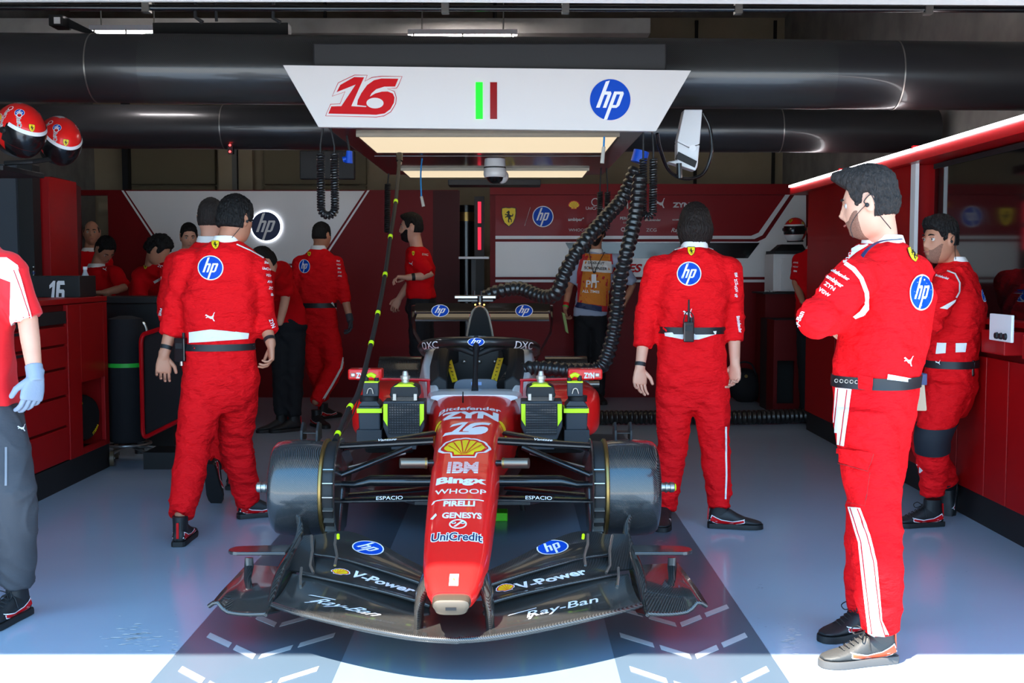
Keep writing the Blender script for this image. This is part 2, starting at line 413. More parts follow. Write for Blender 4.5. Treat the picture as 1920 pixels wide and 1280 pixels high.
# ================================================================== SETTING
def depth_of(py, z):
    """distance at which height z shows at row py"""
    v = (640 - py) / FPX; return (z - CAMZ) * (CP + v * SP) / (-SP + v * CP)
def zat(py, Y): return at(960, py, Y).z
def xat(px, Y): return at(px, 640, Y).x * 1.0

def floor_mat(name, c1, c2, rough=.25):
    m = mat(name, c1, rough, coat=.25, noise_mix=(1.6, .35, c2))
    return m
FLOORM = floor_mat('floor_paint_blue_grey', srgb(166, 182, 200), srgb(154, 171, 190), .17)
LANEM = floor_mat('floor_paint_dark_lane', srgb(80, 96, 110), srgb(72, 88, 102), .3)
MIDM = floor_mat('floor_paint_mid_grey', srgb(116, 134, 150), srgb(108, 126, 142), .28)
MARKM = mat('floor_marking_light', srgb(186, 186, 188), .35, noise_mix=(9, .5, srgb(160, 162, 168)))
CONC = mat('beige_concrete', srgb(176, 160, 132), .85, noise_mix=(2.5, .5, srgb(152, 138, 112)))
CONCG = mat('grey_concrete', srgb(172, 167, 160), .85, noise_mix=(3, .5, srgb(74, 73, 72)))
DARKP = mat('dark_panel', srgb(30, 31, 34), .5); DUCTM = carbon('duct_carbon', .018, .04, .3, 260, .35); DUCTP = mat('duct_black', srgb(40, 39, 41), .33, coat=.3)
PAVE = mat('pit_lane_concrete', srgb(205, 200, 192), .9)

fl = MB().box((-5.4, .5, -.1), (3.5, 14.6, 0)).build('floor', FLOORM, smooth=False, kind='structure')
MB().box((-22, -20, -.12), (22, .5, -.005)).build('floor_pit_lane', PAVE, smooth=False, kind='structure')
def strip(name, x0, x1, y0, y1, m, z=.0025): return MB().box((x0, y0, .0003), (x1, y1, z)).build(name, m, smooth=False, kind='structure')
strip('trim_1', -1.245, -.62, .6, 9.6, LANEM); strip('trim_2', .375, .955, .6, 9.6, LANEM); strip('trim_3', -.62, .375, .6, 9.6, MIDM, .002)
# chevron arrows on both dark lanes
def chevrons(i, xc, hw):
    m = MB()
    for Ya, Yo in ((4.36, 4.62), (3.99, 4.25), (3.62, 3.88), (3.25, 3.51)):
        for sgn in (-1, 1):
            for a, b in ((.04, .43), (.52, .98)):
                p = [(xc + sgn * hw * t, Ya + (Yo - Ya) * t) for t in (a, b)]
                w = .052
                m.prism([(p[0][0], p[0][1], .003), (p[1][0], p[1][1], .003), (p[1][0], p[1][1] + w, .003), (p[0][0], p[0][1] + w, .003)], (0, 0, .0012))
    return m.build('trim_%d' % i, MARKM, smooth=False, kind='structure')
chevrons(4, -.935, .25); chevrons(5, .665, .25)

# shell of the garage
Z_C = 4.7
MB().box((-5.6, 3.6, 0), (-5.4, 14.8, Z_C)).build('wall_left', CONCG, smooth=False, kind='structure')
MB().box((3.5, 3.3, 0), (3.7, 14.8, Z_C)).build('wall_right', CONCG, smooth=False, kind='structure')
MB().box((-5.6, 14.6, 0), (3.7, 14.8, Z_C)).build('wall_back', CONC, smooth=False, kind='structure')
MB().box((-9, 2.1, Z_C - .06), (9, 14.8, Z_C)).build('ceiling', CONCG, smooth=False, kind='structure')  # unseen overhang in front, reaching forward to block sun and set the shade edge
MB().box((-16, 3.3, 0), (-3.7, 3.6, 7)).build('wall_front_left', PAVE, smooth=False, kind='structure')
MB().box((3.7, 3.3, 0), (16, 3.6, 7)).build('wall_front_right', PAVE, smooth=False, kind='structure')
# lintel over the opening, tilted a hair as in the photograph
MB().box((-3.7, 4.42, at(960, -13, 4.45).z), (3.5, 4.6, Z_C - .06)).build('wall_front_sky_block', CONCG, smooth=False, kind='structure')  # unseen wall over the lintel, added to keep sky light out of the garage
l0, l1 = at(-40, -14, 4.3), at(1960, -4, 4.3)
MB().prism([(l0.x, 4.3, l0.z), (l1.x, 4.3, l1.z), (l1.x, 4.3, l1.z + .35), (l0.x, 4.3, l0.z + .35)], (0, .12, 0)).build('trim_6', mat('lintel_white', srgb(215, 208, 200), .6), smooth=False, kind='structure')
# back wall: seams between concrete slabs, posts and sectional doors seen over the partitions
seam = MB()
for px in (1300, 1445, 1665, 1808): x = xat(px, 14.58); seam.box((x - .02, 14.57, 2), (x + .02, 14.6, Z_C - .1))
seam.build('trim_7', mat('seam_dark', srgb(40, 38, 34), .9), smooth=False, kind='structure')
MB().box((-5.4, 13.9, zat(22, 13.9)), (xat(1190, 13.9), 14.6, Z_C - .06)).build('trim_8', CONCG, smooth=False, kind='structure')
DOORB = mat('sectional_door', srgb(130, 118, 92), .7)
for k, (a, b) in enumerate(((250, 410), (500, 690))):
    x0, x1 = xat(a, 14.5), xat(b, 14.5); m = MB()
    for i in range(7): m.box((x0, 14.46, i * .5 + .01), (x1, 14.55, i * .5 + .49))
    m.build('door_%d' % (k + 1), DOORB, smooth=False, bevel=.008, kind='structure')
for k, (a, b, mm) in enumerate(((415, 440, CONC), (440, 449, mat('galvanised', srgb(120, 118, 112), .5, metal=.5)), (452, 478, CONC), (236, 247, DARKP))):
    MB().box((xat(a, 14.3), 14.3, 0), (xat(b, 14.3), 14.42, 3.6)).build('column_%d' % (k + 1), mm, smooth=False, kind='structure')
m = MB()
for py in (118, 150): pass
# dark roof beams along the ceiling
for k, (Y, py0, py1) in enumerate(((9.5, 34, 62), (12.5, 40, 64))):
    MB().box((-5.4, Y, zat(py1, Y)), (xat(1215, Y), Y + .3, zat(py0, Y))).build('beam_%d' % (k + 1), DARKP if k else CONCG, smooth=False, kind='structure')
# service pipes under the ceiling
def pipe(name, pts, r, m, label, cat, group=None, clamps=()):
    t = thing(name, label, cat, pts[0], group)
    MB().tube(pts, r, 10).build('run', m, t)
    if clamps:
        for p in clamps: MB().box((p[0] - .02, p[1] - r * 1.6, p[2] - r * 1.6), (p[0] + .02, p[1] + r * 1.6, p[2] + r * 3)).build('pipe_clamp', STEEL, t, smooth=False)
    return t
P6 = lambda px, py: at(px, py, 6.2)
pipe('ceiling_pipe', [P6(-80, 13), P6(960, 16), P6(2000, 18)], .017, BLACKG, 'long dark steel pipe running across the top of the opening', 'pipe', clamps=[P6(275, 14), P6(835, 16), P6(1060, 16), P6(1384, 17), P6(1740, 18)])
pipe('conduit', [at(365, -10, 6.6), at(366, 32, 6.6), at(380, 42, 6.6)], .011, BLACKM, 'thin black conduit dropping beside the black beam, left of the centre pair', 'pipe')
pipe('conduit', [at(402, -10, 6.6), at(406, 40, 6.6)], .009, BLACKM, 'thin straight black conduit between two others near the black beam', 'pipe')
pipe('conduit', [at(512, -10, 6.6), at(512, 34, 6.6), at(526, 42, 6.6)], .011, BLACKM, 'thin black conduit ending above the right end of the black beam', 'pipe')
t = thing('roof_bracket', 'black V-shaped strut and grey plate hanging on the beige back wall', 'bracket', at(1575, 60, 13.9))
MB().tube([at(1500, 20, 13.9), at(1572, 36, 13.9)], .02, 6).tube([at(1645, 20, 13.9), at(1576, 36, 13.9)], .02, 6).tube([at(1612, 8, 12.5), at(1574, 36, 13.9)], .06, 4).build('strut', BLACKM, t)
box('plate', at(1563, 54, 13.95), at(1586, 38, 13.95) + Vector((0, .06, 0)), STEEL, t)
# fluorescent tubes
def tube_light(px0, px1, py, Y, label):
    a, b = at(px0, py, Y), at(px1, py + 1, Y)
    t = thing('fluorescent_lamp', label, 'lamp', (a + b) / 2, 'fluorescent tubes under the roof')
    MB().tube([a, b], .018, 10).build('tube', mat('tube_glow', (1, .98, 1), emit=60, ecol=(1, .95, .95, 1)), t)
    MB().box((a.x - .03, Y - .02, a.z + .02), (b.x + .03, Y + .06, a.z + .06)).build('batten', WHT, t, smooth=False)
    for q in (a.lerp(b, .02), (a + b) / 2, a.lerp(b, .98)): MB().box((q.x - .006, Y - .022, q.z - .022), (q.x + .006, Y + .03, q.z + .03)).build('clip', STEEL, t, smooth=False)
    for q in (a.lerp(b, .1), a.lerp(b, .9)): MB().tube([q + Vector((0, .02, .05)), Vector((q.x, Y + .02, Z_C - .06))], .006, 6).build('hanger_rod', STEEL, t)
tube_light(176, 300, 63, 8.6, 'lit fluorescent tube above the black duct, nearer the helmets')
tube_light(772, 963, 70, 9.2, 'lit fluorescent tube above the white hp sign')
t = thing('roof_spotlight', 'small black box lamp on an arm above the duct, over the helmets', 'lamp', at(107, 58, 7.6))
MB().box(at(91, 48, 7.6), at(117, 27, 7.6) + Vector((0, .15, 0))).build('housing', BLACKM, t, smooth=False, bevel=.005)
MB().box(at(101, 44, 7.59), at(112, 32, 7.59) + Vector((0, .01, 0))).build('lens', WHT, t, smooth=False)
MB().prism([at(117, 29, 7.7), at(178, 60, 7.7), at(168, 64, 7.7), at(117, 48, 7.7)], (0, .04, 0)).build('bracket_arm', BLACKM, t, smooth=False)
t = thing('roof_beam', 'long flat black box beam lying above the duct left of the sign', 'beam', at(412, 68, 7.6))
box('box_section', at(286, 70, 7.6), at(540, 42, 7.6) + Vector((0, .12, 0)), BLACKM, t, .005)

# ---- overhead duct ring (front, large) and rear duct
def duct(name, label, pts, r, joints, Y, m_in, m_out, split):
    t = thing(name, label, 'duct', pts[0].lerp(pts[1], .5))
    def p(px):
        f = (xat(px, Y) - pts[0].x) / (pts[1].x - pts[0].x); return pts[0].lerp(pts[1], f)
    ends = [pts[0], p(split[0]), p(split[1]), pts[1]]
    MB().tube([ends[0], ends[1]], r * 1.0, 40).build('left_section', m_out, t)
    MB().tube([ends[1], ends[2]], r * 1.015, 40).build('middle_section', m_in, t)
    MB().tube([ends[2], ends[3]], r * 1.0, 40).build('right_section', m_out, t)
    for px in joints:
        c = p(px); MB().tube([c - Vector((.004, 0, 0)), c + Vector((.004, 0, 0))], r * 1.02, 40).build('joint_ring', STEEL, t)
    return t
YD = 7.15
duct('ventilation_duct', 'large round black carbon duct spanning the garage behind the white sign', (at(-250, 124, YD), at(1985, 144, YD)), .212, (193, 1665), YD, DUCTM, DUCTP, (287, 1545))
YD2 = 9.1
duct('ventilation_duct', 'lower black duct running behind and below the large one', (at(-10, 236, YD2), at(1752, 246, YD2)), .175, (428, 1455), YD2, DUCTP, DUCTP, (430, 1400))

# ---- rear partitions
YP = 12.4
WPAN = mat('partition_white', srgb(232, 228, 226), .45, coat=.15)
PRED = mat('partition_red', (.16, .001, .003), .5, spec=.2)
def panel_px(name, px0, py0, px1, py1, Y, th, m, parent=None, **k):
    a, b = at(px0, py1, Y), at(px1, py0, Y); return box(name, (a.x, Y, a.z), (b.x, Y + th, b.z), m, parent, **k)
zT = zat(356, YP)
t = thing('partition_wall', 'dark red rear partition with a white trapezoid panel and lit blue badge', 'partition', (xat(530, YP), YP, 0))
box('door_surround', (xat(208, YP), YP, 0), (xat(860, YP), YP + .1, zT), PRED, t)
box('lintel_panel', (xat(100, YP), YP, zat(366, YP)), (xat(208, YP), YP + .1, zT), PRED, t)
box('side_post', (xat(100, YP), YP, 0), (xat(152, YP), YP + .1, zat(366, YP)), PRED, t)
def flat_px(name, poly, Y, m, parent, th=.004, lift=.004):
    return MB().prism([at(x, y, Y) - Vector((0, lift, 0)) for x, y in poly], (0, -th, 0)).build(name, m, parent, smooth=False)
flat_px('white_panel', [(236, 358), (684, 358), (594, 494), (327, 494)], YP, WPAN, t)
flat_px('stripe', [(228, 357), (232, 357), (322, 494), (318, 494)], YP, WPAN, t)
flat_px('stripe', [(689, 357), (693, 357), (603, 494), (599, 494)], YP, WPAN, t)
flat_px('stripe', [(330, 498), (590, 498), (588, 501), (332, 501)], YP, WPAN, t)
flat_px('end_panel', [(812, 357), (862, 357), (862, 742), (812, 742)], YP, mat('partition_dark_red', (.05, .001, .002), .5, spec=.2), t)
c = at(498, 424, YP - .06); rr = .158
MB().lathe(c + Vector((0, .052, 0)), (0, -1, 0), [(0, rr * .98), (.035, rr * .98)], 48).build('badge_body', NAVY, t)
MB().lathe(c + Vector((0, .050, 0)), (0, -1, 0), [(0, rr * 1.1), (.012, rr * 1.1)], 48).build('halo_light', mat('halo_glow', (.8, .88, 1), emit=2.6, ecol=(.8, .88, 1, 1)), t)
LG, LM = hp_logo(False); put_art('logo', (LG, [WHT, NAVY]), c + Vector((0, .016, 0)), (rr, 0, 0), (0, 0, rr), t, n=(0, -1, 0), label='dark blue hp badge')
# small room behind the doorway
box('wall_doorway', (xat(140, YP) , 13.2, 0), (xat(222, YP), 13.3, 2.2), CONC, kind='structure')

t = thing('partition_wall', 'red sponsor wall with rows of white logos and a white lower band', 'partition', (xat(1215, YP), YP, 0))
RWALL = mat('sponsor_wall_red', (.24, .001, .004), .45, coat=.08, spec=.2)
box('backing', (xat(919, YP), YP, 0), (xat(1530, YP), YP + .1, zat(345, YP)), PRED, t)
flat_px('red_panel', [(929, 366), (1476, 366), (1424, 438), (1410, 444), (929, 444)], YP, RWALL, t)
flat_px('stripe', [(929, 442), (1408, 442), (1422, 436), (1472, 365), (1481, 365), (1429, 441), (1414, 448), (929, 448)], YP, WPAN, t, lift=.010)
flat_px('white_panel', [(929, 453), (1420, 453), (1435, 446), (1489, 366), (1511, 366), (1511, 519), (929, 519)], YP, WPAN, t)
flat_px('black_band', [(1060, 455), (1424, 455), (1402, 484), (1076, 484)], YP, mat('band_black', srgb(14, 14, 16), .2, coat=.4), t, lift=.010)
flat_px('stripe', [(929, 524), (1511, 524), (1511, 529), (929, 529)], YP, WPAN, t, lift=.010)
box('top_rail', (xat(919, YP), YP - .03, zat(365, YP)), (xat(1530, YP), YP + .01, zat(345, YP)), RWALL, t)
def wall_art(art, px, py, h, Y=YP, lab=None, sx=1, par=None, name='logo', lift=.016):
    s = h / (FPX / Y) * 1.0; put_art(name, art, at(px, py, Y), (s * sx, 0, 0), (0, 0, s), par or t, n=(0, -1, 0), lift=lift, label=lab)
G2 = mat('ink_pale', srgb(212, 206, 204), .5)
wall_art(shield_logo(), 954, 406, 17, lab='yellow shield with a black horse'); L0 = [(fill2d([[(-.03, -.9), (.0, -.9), (.55, .9), (.52, .9)]]), 0)], [G2]
wall_art(L0, 984, 406, 19); wall_art(hp_logo(), 1018, 406, 18, lab='blue round hp logo'); wall_art(shell_logo(False), 1076, 385, 10, lab='yellow scallop shell logo')
wall_art(([(fill2d([circ(.75, 24, .1, .5), circ(.6, 24, .1, .5)]), 0), (xf(text2d('UniCredit', bold=.02), .6, 0, -.9), 0)], [G2]), 1115, 384, 10)
wall_art(text_logo('IBM', G2, bold=.05), 1166, 385, 11); wall_art(puma_logo(G2), 1238, 382, 10); wall_art(text_logo('ZYN', G2, bold=.06, sx=1.25), 1277, 384, 9)
wall_art(text_logo('ambipar°', G2, bold=.03), 1080, 411, 6); wall_art(text_logo('PERONI', G2, bold=.02), 1175, 409, 5.5); wall_art(text_logo('0.0%', G2), 1173, 417, 3.6)
wall_art(text_logo('Bitdefender', G2, bold=.02), 1224, 412, 4.6); wall_art(text_logo('RICHARD MILLE', G2, bold=.03), 1274, 412, 2.8)
wall_art(text_logo('WHOOP', G2, sx=1.15), 1083, 431, 5.4); wall_art(([(fill2d([circ(.8, 24), circ(.5, 24)]), 0)], [G2]), 1168, 430, 5); wall_art(text_logo('ZCG', G2, bold=.02, sx=1.15), 1221, 431, 6); wall_art(text_logo('Ray-Ban', G2, shear=.35, bold=.01), 1276, 431, 8)
wall_art(text_logo('CHARLES LECLERC'.replace('CHARLES LECLERC', 'CHARLES LECLERC'), REDM, shear=.25, bold=.05, sx=1.25), 1205, 502, 15)
flat_px('seam_trim', [(1482, 466), (1483, 466), (1483, 540), (1482, 540)], YP, G2, t, lift=.010)

# gap between the partitions: pale shelf post and red-lit strip of screens
t = thing('tool_stand', 'narrow dark stand with two pale shelves between the rear partitions', 'stand', (xat(888, 11.6), 11.6, 0))
MB().box((xat(884, 11.6), 11.6, 0), (xat(892, 11.6), 11.64, zat(485, 11.6))).build('post', DARKP, t, smooth=False)
panel_px('shelf', 860, 481, 916, 485, 11.5, .25, WHT, t)
box('base_plate', (xat(868, 11.6), 11.5, 0), (xat(908, 11.6), 11.75, .04), DARKP, t)
t = thing('status_screen', 'narrow upright red screen glowing between the rear partitions', 'screen', (xat(899, 12.6), 12.6, 0))
MB().box((xat(890, 12.6), 12.62, 0), (xat(908, 12.6), 12.72, zat(368, 12.6))).build('mast', BLACKM, t, smooth=False)
REDG = mat('screen_red', srgb(235, 30, 50), emit=.9, ecol=srgb(240, 30, 60))
panel_px('screen_face', 896, 378, 902, 418, 12.6, .015, REDG, t); panel_px('screen_face', 896, 426, 902, 468, 12.6, .015, REDG, t)
t = thing('storage_barrel', 'tall dark cylinder with a brass-coloured band left of the red screens', 'barrel', (xat(874, 12.9), 12.9, 0))
MB().tube([(xat(874, 12.9), 12.9, 0), (xat(874, 12.9), 12.9, zat(385, 12.9))], .1, 24).build('shell', BLACKG, t); 
MB().tube([(xat(874, 12.9), 12.9, zat(415, 12.9)), (xat(874, 12.9), 12.9, zat(398, 12.9))], .102, 24).build('band', GOLD, t)
# worn paint and scuffs on the floor: small irregular flakes
def scuffs(i, spots, m, seed):
    rnd = random.Random(seed); q = MB()
    for px, py, n, sx_, sy_, l in spots:
        for _ in range(n):
            g0 = ground(px + rnd.gauss(0, sx_), py + rnd.gauss(0, sy_), .003); a = rnd.uniform(-.25, .25); ln = l * rnd.uniform(.3, 1.3); w = ln * rnd.uniform(.06, .3)
            pts = []
            for k in range(7):
                t_ = 2 * pi * k / 7; r_ = rnd.uniform(.5, 1); pts.append(g0 + Vector((cos(t_) * ln * r_ * cos(a) - sin(t_) * w * r_ * sin(a), sin(t_) * w * r_ * cos(a) + cos(t_) * ln * r_ * sin(a), 0)))
            q.add(pts, [tuple(range(7))])
    return q.build('trim_%d' % i, m, smooth=False, kind='structure')
scuffs(9, [(260, 1192, 70, 28, 12, .02), (330, 1210, 18, 6, 8, .012), (1487, 1195, 46, 9, 14, .018), (1240, 1018, 5, 6, 3, .014)], mat('scuff_pale', srgb(214, 214, 212), .6), 5)
scuffs(10, [(400, 1012, 6, 25, 6, .014), (1425, 1100, 5, 4, 4, .012), (1450, 1170, 8, 26, 10, .008), (1540, 1000, 8, 90, 30, .006), (1780, 1060, 10, 70, 50, .006), (250, 1080, 10, 80, 50, .006), (200, 960, 6, 60, 20, .006)], mat('scuff_dark', srgb(46, 50, 58), .6), 6)
# ================================================================== OVERHEAD SIGN GANTRY
YB = 6.6
g = thing('sign_gantry', 'white lit overhead car sign with number 16 and blue hp badge', 'gantry', at(913, 185, YB))
SIGNW = mat('sign_white', srgb(222, 214, 210), .4, coat=.25)
BP = [at(530, 122, YB), at(1296, 132, YB), at(1230, 246, YB), at(597, 238, YB)]
MB().prism(BP, (0, .05, 0)).build('sign_board', SIGNW, g, smooth=False, bevel=.003)
ax = (BP[1] - BP[0]).normalized(); az = Vector((-ax.z, 0, ax.x)); S = FPX / YB
def sign_art(art, px, py, h, lab=None, lift=.004, name='logo', sx=1): put_art(name, art, at(px, py, YB), ax * (h / S * sx), az * (h / S), g, n=(0, -1, 0), lift=lift, label=lab)
sign_art(hp_logo(False), 1144, 187, 37.5, 'blue hp badge')
sign_art(art16(edge=SIGNW), 682, 180, 36, 'slanted red number 16')
GLED = mat('led_green', (0, 1, .02), emit=1.0, ecol=(0, 1, .0, 1)); RLED = mat('led_red_off', srgb(150, 4, 8), .25, coat=.6)
for a, b, m, lb in ((892, 905, GLED, 'lit green bar'), (919, 932, RLED, 'dark red bar')):
    o = MB().box(at(a, 223, YB - .004), at(b, 154, YB - .004) + Vector((0, .006, 0))).build('signal_bar', m, g, smooth=False); o['label'] = lb
# housing above and behind the board
box('upper_housing', at(587, 135, YB + .06), (xat(1245, YB + .06), 6.92, zat(80, YB + .06)), mat('housing_black', srgb(36, 35, 37), .45), g, .01)
ZL = 2.27
zf = lambda py: depth_of(py, ZL)
def trapezoid_box(name, y0, y1, x0, x1, z0, z1, m, par, **k): return box(name, (x0, y0, z0), (x1, y1, z1), m, par, **k)
xl, xr = xat(603, 6.66), xat(1222, 6.66)
HOUS = mat('gantry_dark_red', srgb(58, 8, 14), .3, coat=.5)
box('lower_housing', (xl, 6.66, ZL + .012), (xr, 10.3, ZL + .09), HOUS, g, .01)
LPAN = mat('light_panel', srgb(120, 110, 90), .5, emit=.56, ecol=(1, .82, .56, 1))
def light_panel(py0, py1, pxa, pxb, lab):
    y0, y1 = zf(py0), zf(py1); x0, x1 = xat(pxa, y0), xat(pxb, y0)
    p = box('light_panel', (x0, y0, ZL - .008), (x1, y1, ZL + .012), LPAN, g); p['label'] = lab
    f = MB(); w = .015
    for lo, hi in (((x0 - w, y0 - w), (x1 + w, y0)), ((x0 - w, y1), (x1 + w, y1 + w)), ((x0 - w, y0), (x0, y1)), ((x1, y0), (x1 + w, y1))):
        f.box((lo[0], lo[1], ZL - .01), (hi[0], hi[1], ZL + .012))
    f.build('panel_frame', ALU, g, smooth=False)
    return y0, y1
light_panel(254, 284, 676, 1155, 'front light panel'); light_panel(318, 331, 757, 1100, 'rear light panel')
for py, a, b in ((287, 705, 1132),):
    Y = zf(py); MB().tube([(xat(a, Y), Y, ZL - .02), (xat(b, Y), Y, ZL - .02)], .006, 8).build('cable_rail', STEEL, g)
# dome camera
cc = at(928, 290, 8.6)
t = thing('dome_camera', 'small white dome camera under the middle of the light panels', 'camera', cc)
MB().lathe((cc.x, cc.y, ZL + .0), (0, 0, -1), [(0, .05), (.01, .078), (.07, .082), (.075, .078), (.082, .084), (.13, .088), (.15, .08)], 28).build('housing', WHTG, t)
MB().lathe((cc.x, cc.y, ZL - .15), (0, 0, -1), [(0, .066), (.025, .056), (.045, .03), (.05, .002)], 24).build('lens_dome', BLACKG, t)
MB().lathe((cc.x, cc.y, ZL - .072), (0, 0, -1), [(0, .0845), (.01, .0845)], 28).build('seal_ring', BLACKM, t)
MB().ball((cc.x + .05, cc.y + .05, ZL - .14), .055, 14, 10).build('side_speaker', WHTG, t)
# coiled hoses
def coil_path(P, R, pitch, per=14):
    out = []; P = [Vector(p) for p in P]; seg = [(P[i + 1] - P[i]).length for i in range(len(P) - 1)]; tot = sum(seg)
    n = int(tot / pitch * per); u = Vector((0, 1, 0))
    for k in range(n + 1):
        d = tot * k / n; i = 0
        while i < len(seg) - 1 and d > seg[i]: d -= seg[i]; i += 1
        f = min(1, d / seg[i]); p = P[i].lerp(P[i + 1], f)
        a = P[max(i - 1, 0)]; b = P[min(i + 2, len(P) - 1)]; T = (b - a).normalized()
        w = T.cross(Vector((0, 1, 0))); w = w.normalized(); q = T.cross(w)
        ang = 2 * pi * k / per; out.append(p + (w * cos(ang) + q * sin(ang)) * R)
    return out
def u_loop(px0, px1, pyt, pyb, Y, n=30):
    a, b = at(px0, pyt, Y), at(px1, pyt, Y); zb = zat(pyb, Y); r = abs(b.x - a.x) / 2; m = (a + b) / 2
    pts = [a.lerp(Vector((a.x, Y, zb + r)), k / 12) for k in range(13)]
    pts += [Vector((m.x - r * cos(pi * k / 10), Y, zb + r - r * sin(pi * k / 10))) for k in range(1, 10)]
    pts += [Vector((b.x, Y, zb + r)).lerp(b, k / 12) for k in range(13)]
    return pts
def coiled(px0, px1, pyt, pyb, Y, R, wire, pitch, label, top):
    pts = u_loop(px0, px1, pyt, pyb, Y); t = thing('coiled_hose', label, 'hose', pts[12], 'coiled hoses hanging from the gantry')
    MB().tube(coil_path(pts, R, pitch), wire, 7).build('coil', mat('hose_black', srgb(28, 28, 30), .32, coat=.3), t)
    e = MB()
    for p, q in ((pts[0], top[0]), (pts[-1], top[1])): e.tube([p, p + Vector((0, 0, .05)), Vector((q[0], q[1], max(q[2], 2.285)))], .006, 6)
    e.build('hanging_lead', BLACKM, t)
coiled(601, 627, 288, 404, 6.9, .0205, .0062, .0158, 'black coiled hose looping under the left end of the sign', (at(606, 250, 6.9), at(620, 250, 6.9)))
coiled(1206, 1225, 298, 406, 6.75, .0195, .0058, .0148, 'black coiled hose looping under the right end of the sign', (at(1206, 255, 6.75), at(1222, 255, 6.75)))
coiled(1125, 1139, 360, 430, 9.6, .02, .006, .015, 'thin coiled hose behind the thick diagonal hose', (at(1127, 330, 9.6), at(1137, 330, 9.6)))
t = thing('coiled_hose', 'straight black coiled cable hanging behind the yellow-banded line', 'hose', at(727, 385, 9.8), 'coiled hoses hanging from the gantry')
MB().tube(coil_path([at(727, 345, 9.8), at(726, 436, 9.8)], .022, .016), .0065, 6).build('coil', BLACKM, t); MB().tube([at(727, 345, 9.8), at(729, 325, 9.8)], .006, 6).build('hanging_lead', BLACKM, t)
# long line with yellow bands running down to the left front corner
t = thing('air_line', 'long thin black air line with yellow bands hanging to the left drum', 'hose', at(628, 825, 5.0))
def ydl(py): return 7.6 + (5.0 - 7.6) * (py - 300) / 525
LP = [(749, 300), (742, 378), (732, 444), (722, 515), (710, 580), (692, 660), (672, 735), (652, 770), (628, 826)]
pts = spl([at(x, y, ydl(y)) for x, y in LP])
MB().tube(pts, [.0125] * len(pts), 10).build('line', BLACKM, t)
for x, y in ((742, 380), (733, 445), (722, 517), (710, 584), (697, 642), (655, 761), (629, 816)):
    c = min(pts, key=lambda p: (p - at(x, y, ydl(y))).length); i = pts.index(c); d = (pts[min(i + 1, len(pts) - 1)] - pts[i - 1]).normalized()
    MB().tube([c - d * .013, c + d * .013], .0145, 12).build('band', NEON, t)
MB().tube([at(749, 288, 7.62), at(749, 302, 7.6)], [.022, .022], 12).build('upper_coupling', BLACKG, t); MB().tube([at(749, 303, 7.6), at(749, 309, 7.6)], .017, 12).build('coupling_ring', STEEL, t)
w = spl([at(690, 690, 5.9), at(665, 770, 5.5), at(642, 812, 5.1), at(632, 824, 5.0)]); MB().tube(w, .003, 6).build('signal_wire', BLACKM, t)
# blue network leads
def net_lead(pts, tip, label):
    t = thing('network_lead', label, 'cable', tip[1], 'blue network leads under the gantry')
    MB().tube(spl(pts), .006, 8).build('cable', BLUC, t); MB().tube([tip[0], tip[1]], [.011, .013], 8).build('plug', mat('plug_clear', srgb(205, 200, 190), .3), t)
net_lead([at(1133, 256, 7.1), at(1132, 275, 7.1)], (at(1132, 275, 7.1), at(1129, 306, 7.1)), 'blue network lead with clear plug crossing the front light panel')
net_lead([at(792, 292, 8.8), at(789, 325, 8.8), at(790, 368, 8.8)], (at(790, 368, 8.8), at(794, 387, 8.8)), 'longer blue network lead hanging left of the camera dome')
# thick corrugated hoses
def corrugated(name, P, r, label, group, m, pitch=.035, amp=.16, cat='hose', end=None):
    pts = spl(P, 14); L = [0]
    for i in range(1, len(pts)): L.append(L[-1] + (pts[i] - pts[i - 1]).length)
    n = int(L[-1] / pitch * 6); Q = []; R = []
    j = 0
    for k in range(n + 1):
        d = L[-1] * k / n
        while j < len(L) - 2 and L[j + 1] < d: j += 1
        f = (d - L[j]) / max(L[j + 1] - L[j], 1e-6); Q.append(pts[j].lerp(pts[j + 1], f)); R.append(r * (1 - amp * (.5 + .5 * cos(2 * pi * d / pitch)) ** 1.4))
    t = thing(name, label, cat, P[-1], group); MB().tube(Q, R, 18).build('ribbed_tube', m, t)
    if end: MB().tube([end[0], end[1]], r * 1.05, 20).build('end_cuff', end[2], t)
    return t
HOSEM = mat('hose_rubber', srgb(30, 29, 29), .3, coat=.35)
A = [at(1193, 315, 7.2), at(1168, 370, 7.2), at(1132, 412, 7.1), at(1092, 458, 7.0), at(1062, 505, 7.0), at(1044, 548, 7.05), at(1018, 556, 7.15), at(975, 541, 7.3), at(935, 546, 7.35), at(912, 556, 7.4)]
corrugated('cooling_hose', A, .048, 'thick black ribbed hose curving down to the top of the car', 'thick ribbed cooling hoses', HOSEM, .042, .2, end=(at(1197, 305, 7.2), at(1203, 283, 7.2), BLUP))
B_ = [at(1200, 330, 6.75), at(1192, 400, 6.7), at(1176, 470, 6.6), at(1162, 530, 6.6), at(1156, 590, 6.6), at(1144, 650, 6.6), at(1126, 688, 6.6), at(1085, 696, 6.6), at(1040, 692, 6.6), at(995, 690, 6.6), at(962, 704, 6.55), at(945, 724, 6.4)]
corrugated('cooling_hose', B_, .046, 'thick black ribbed hose dropping beside the car and into its cockpit', 'thick ribbed cooling hoses', HOSEM, .040, .2)
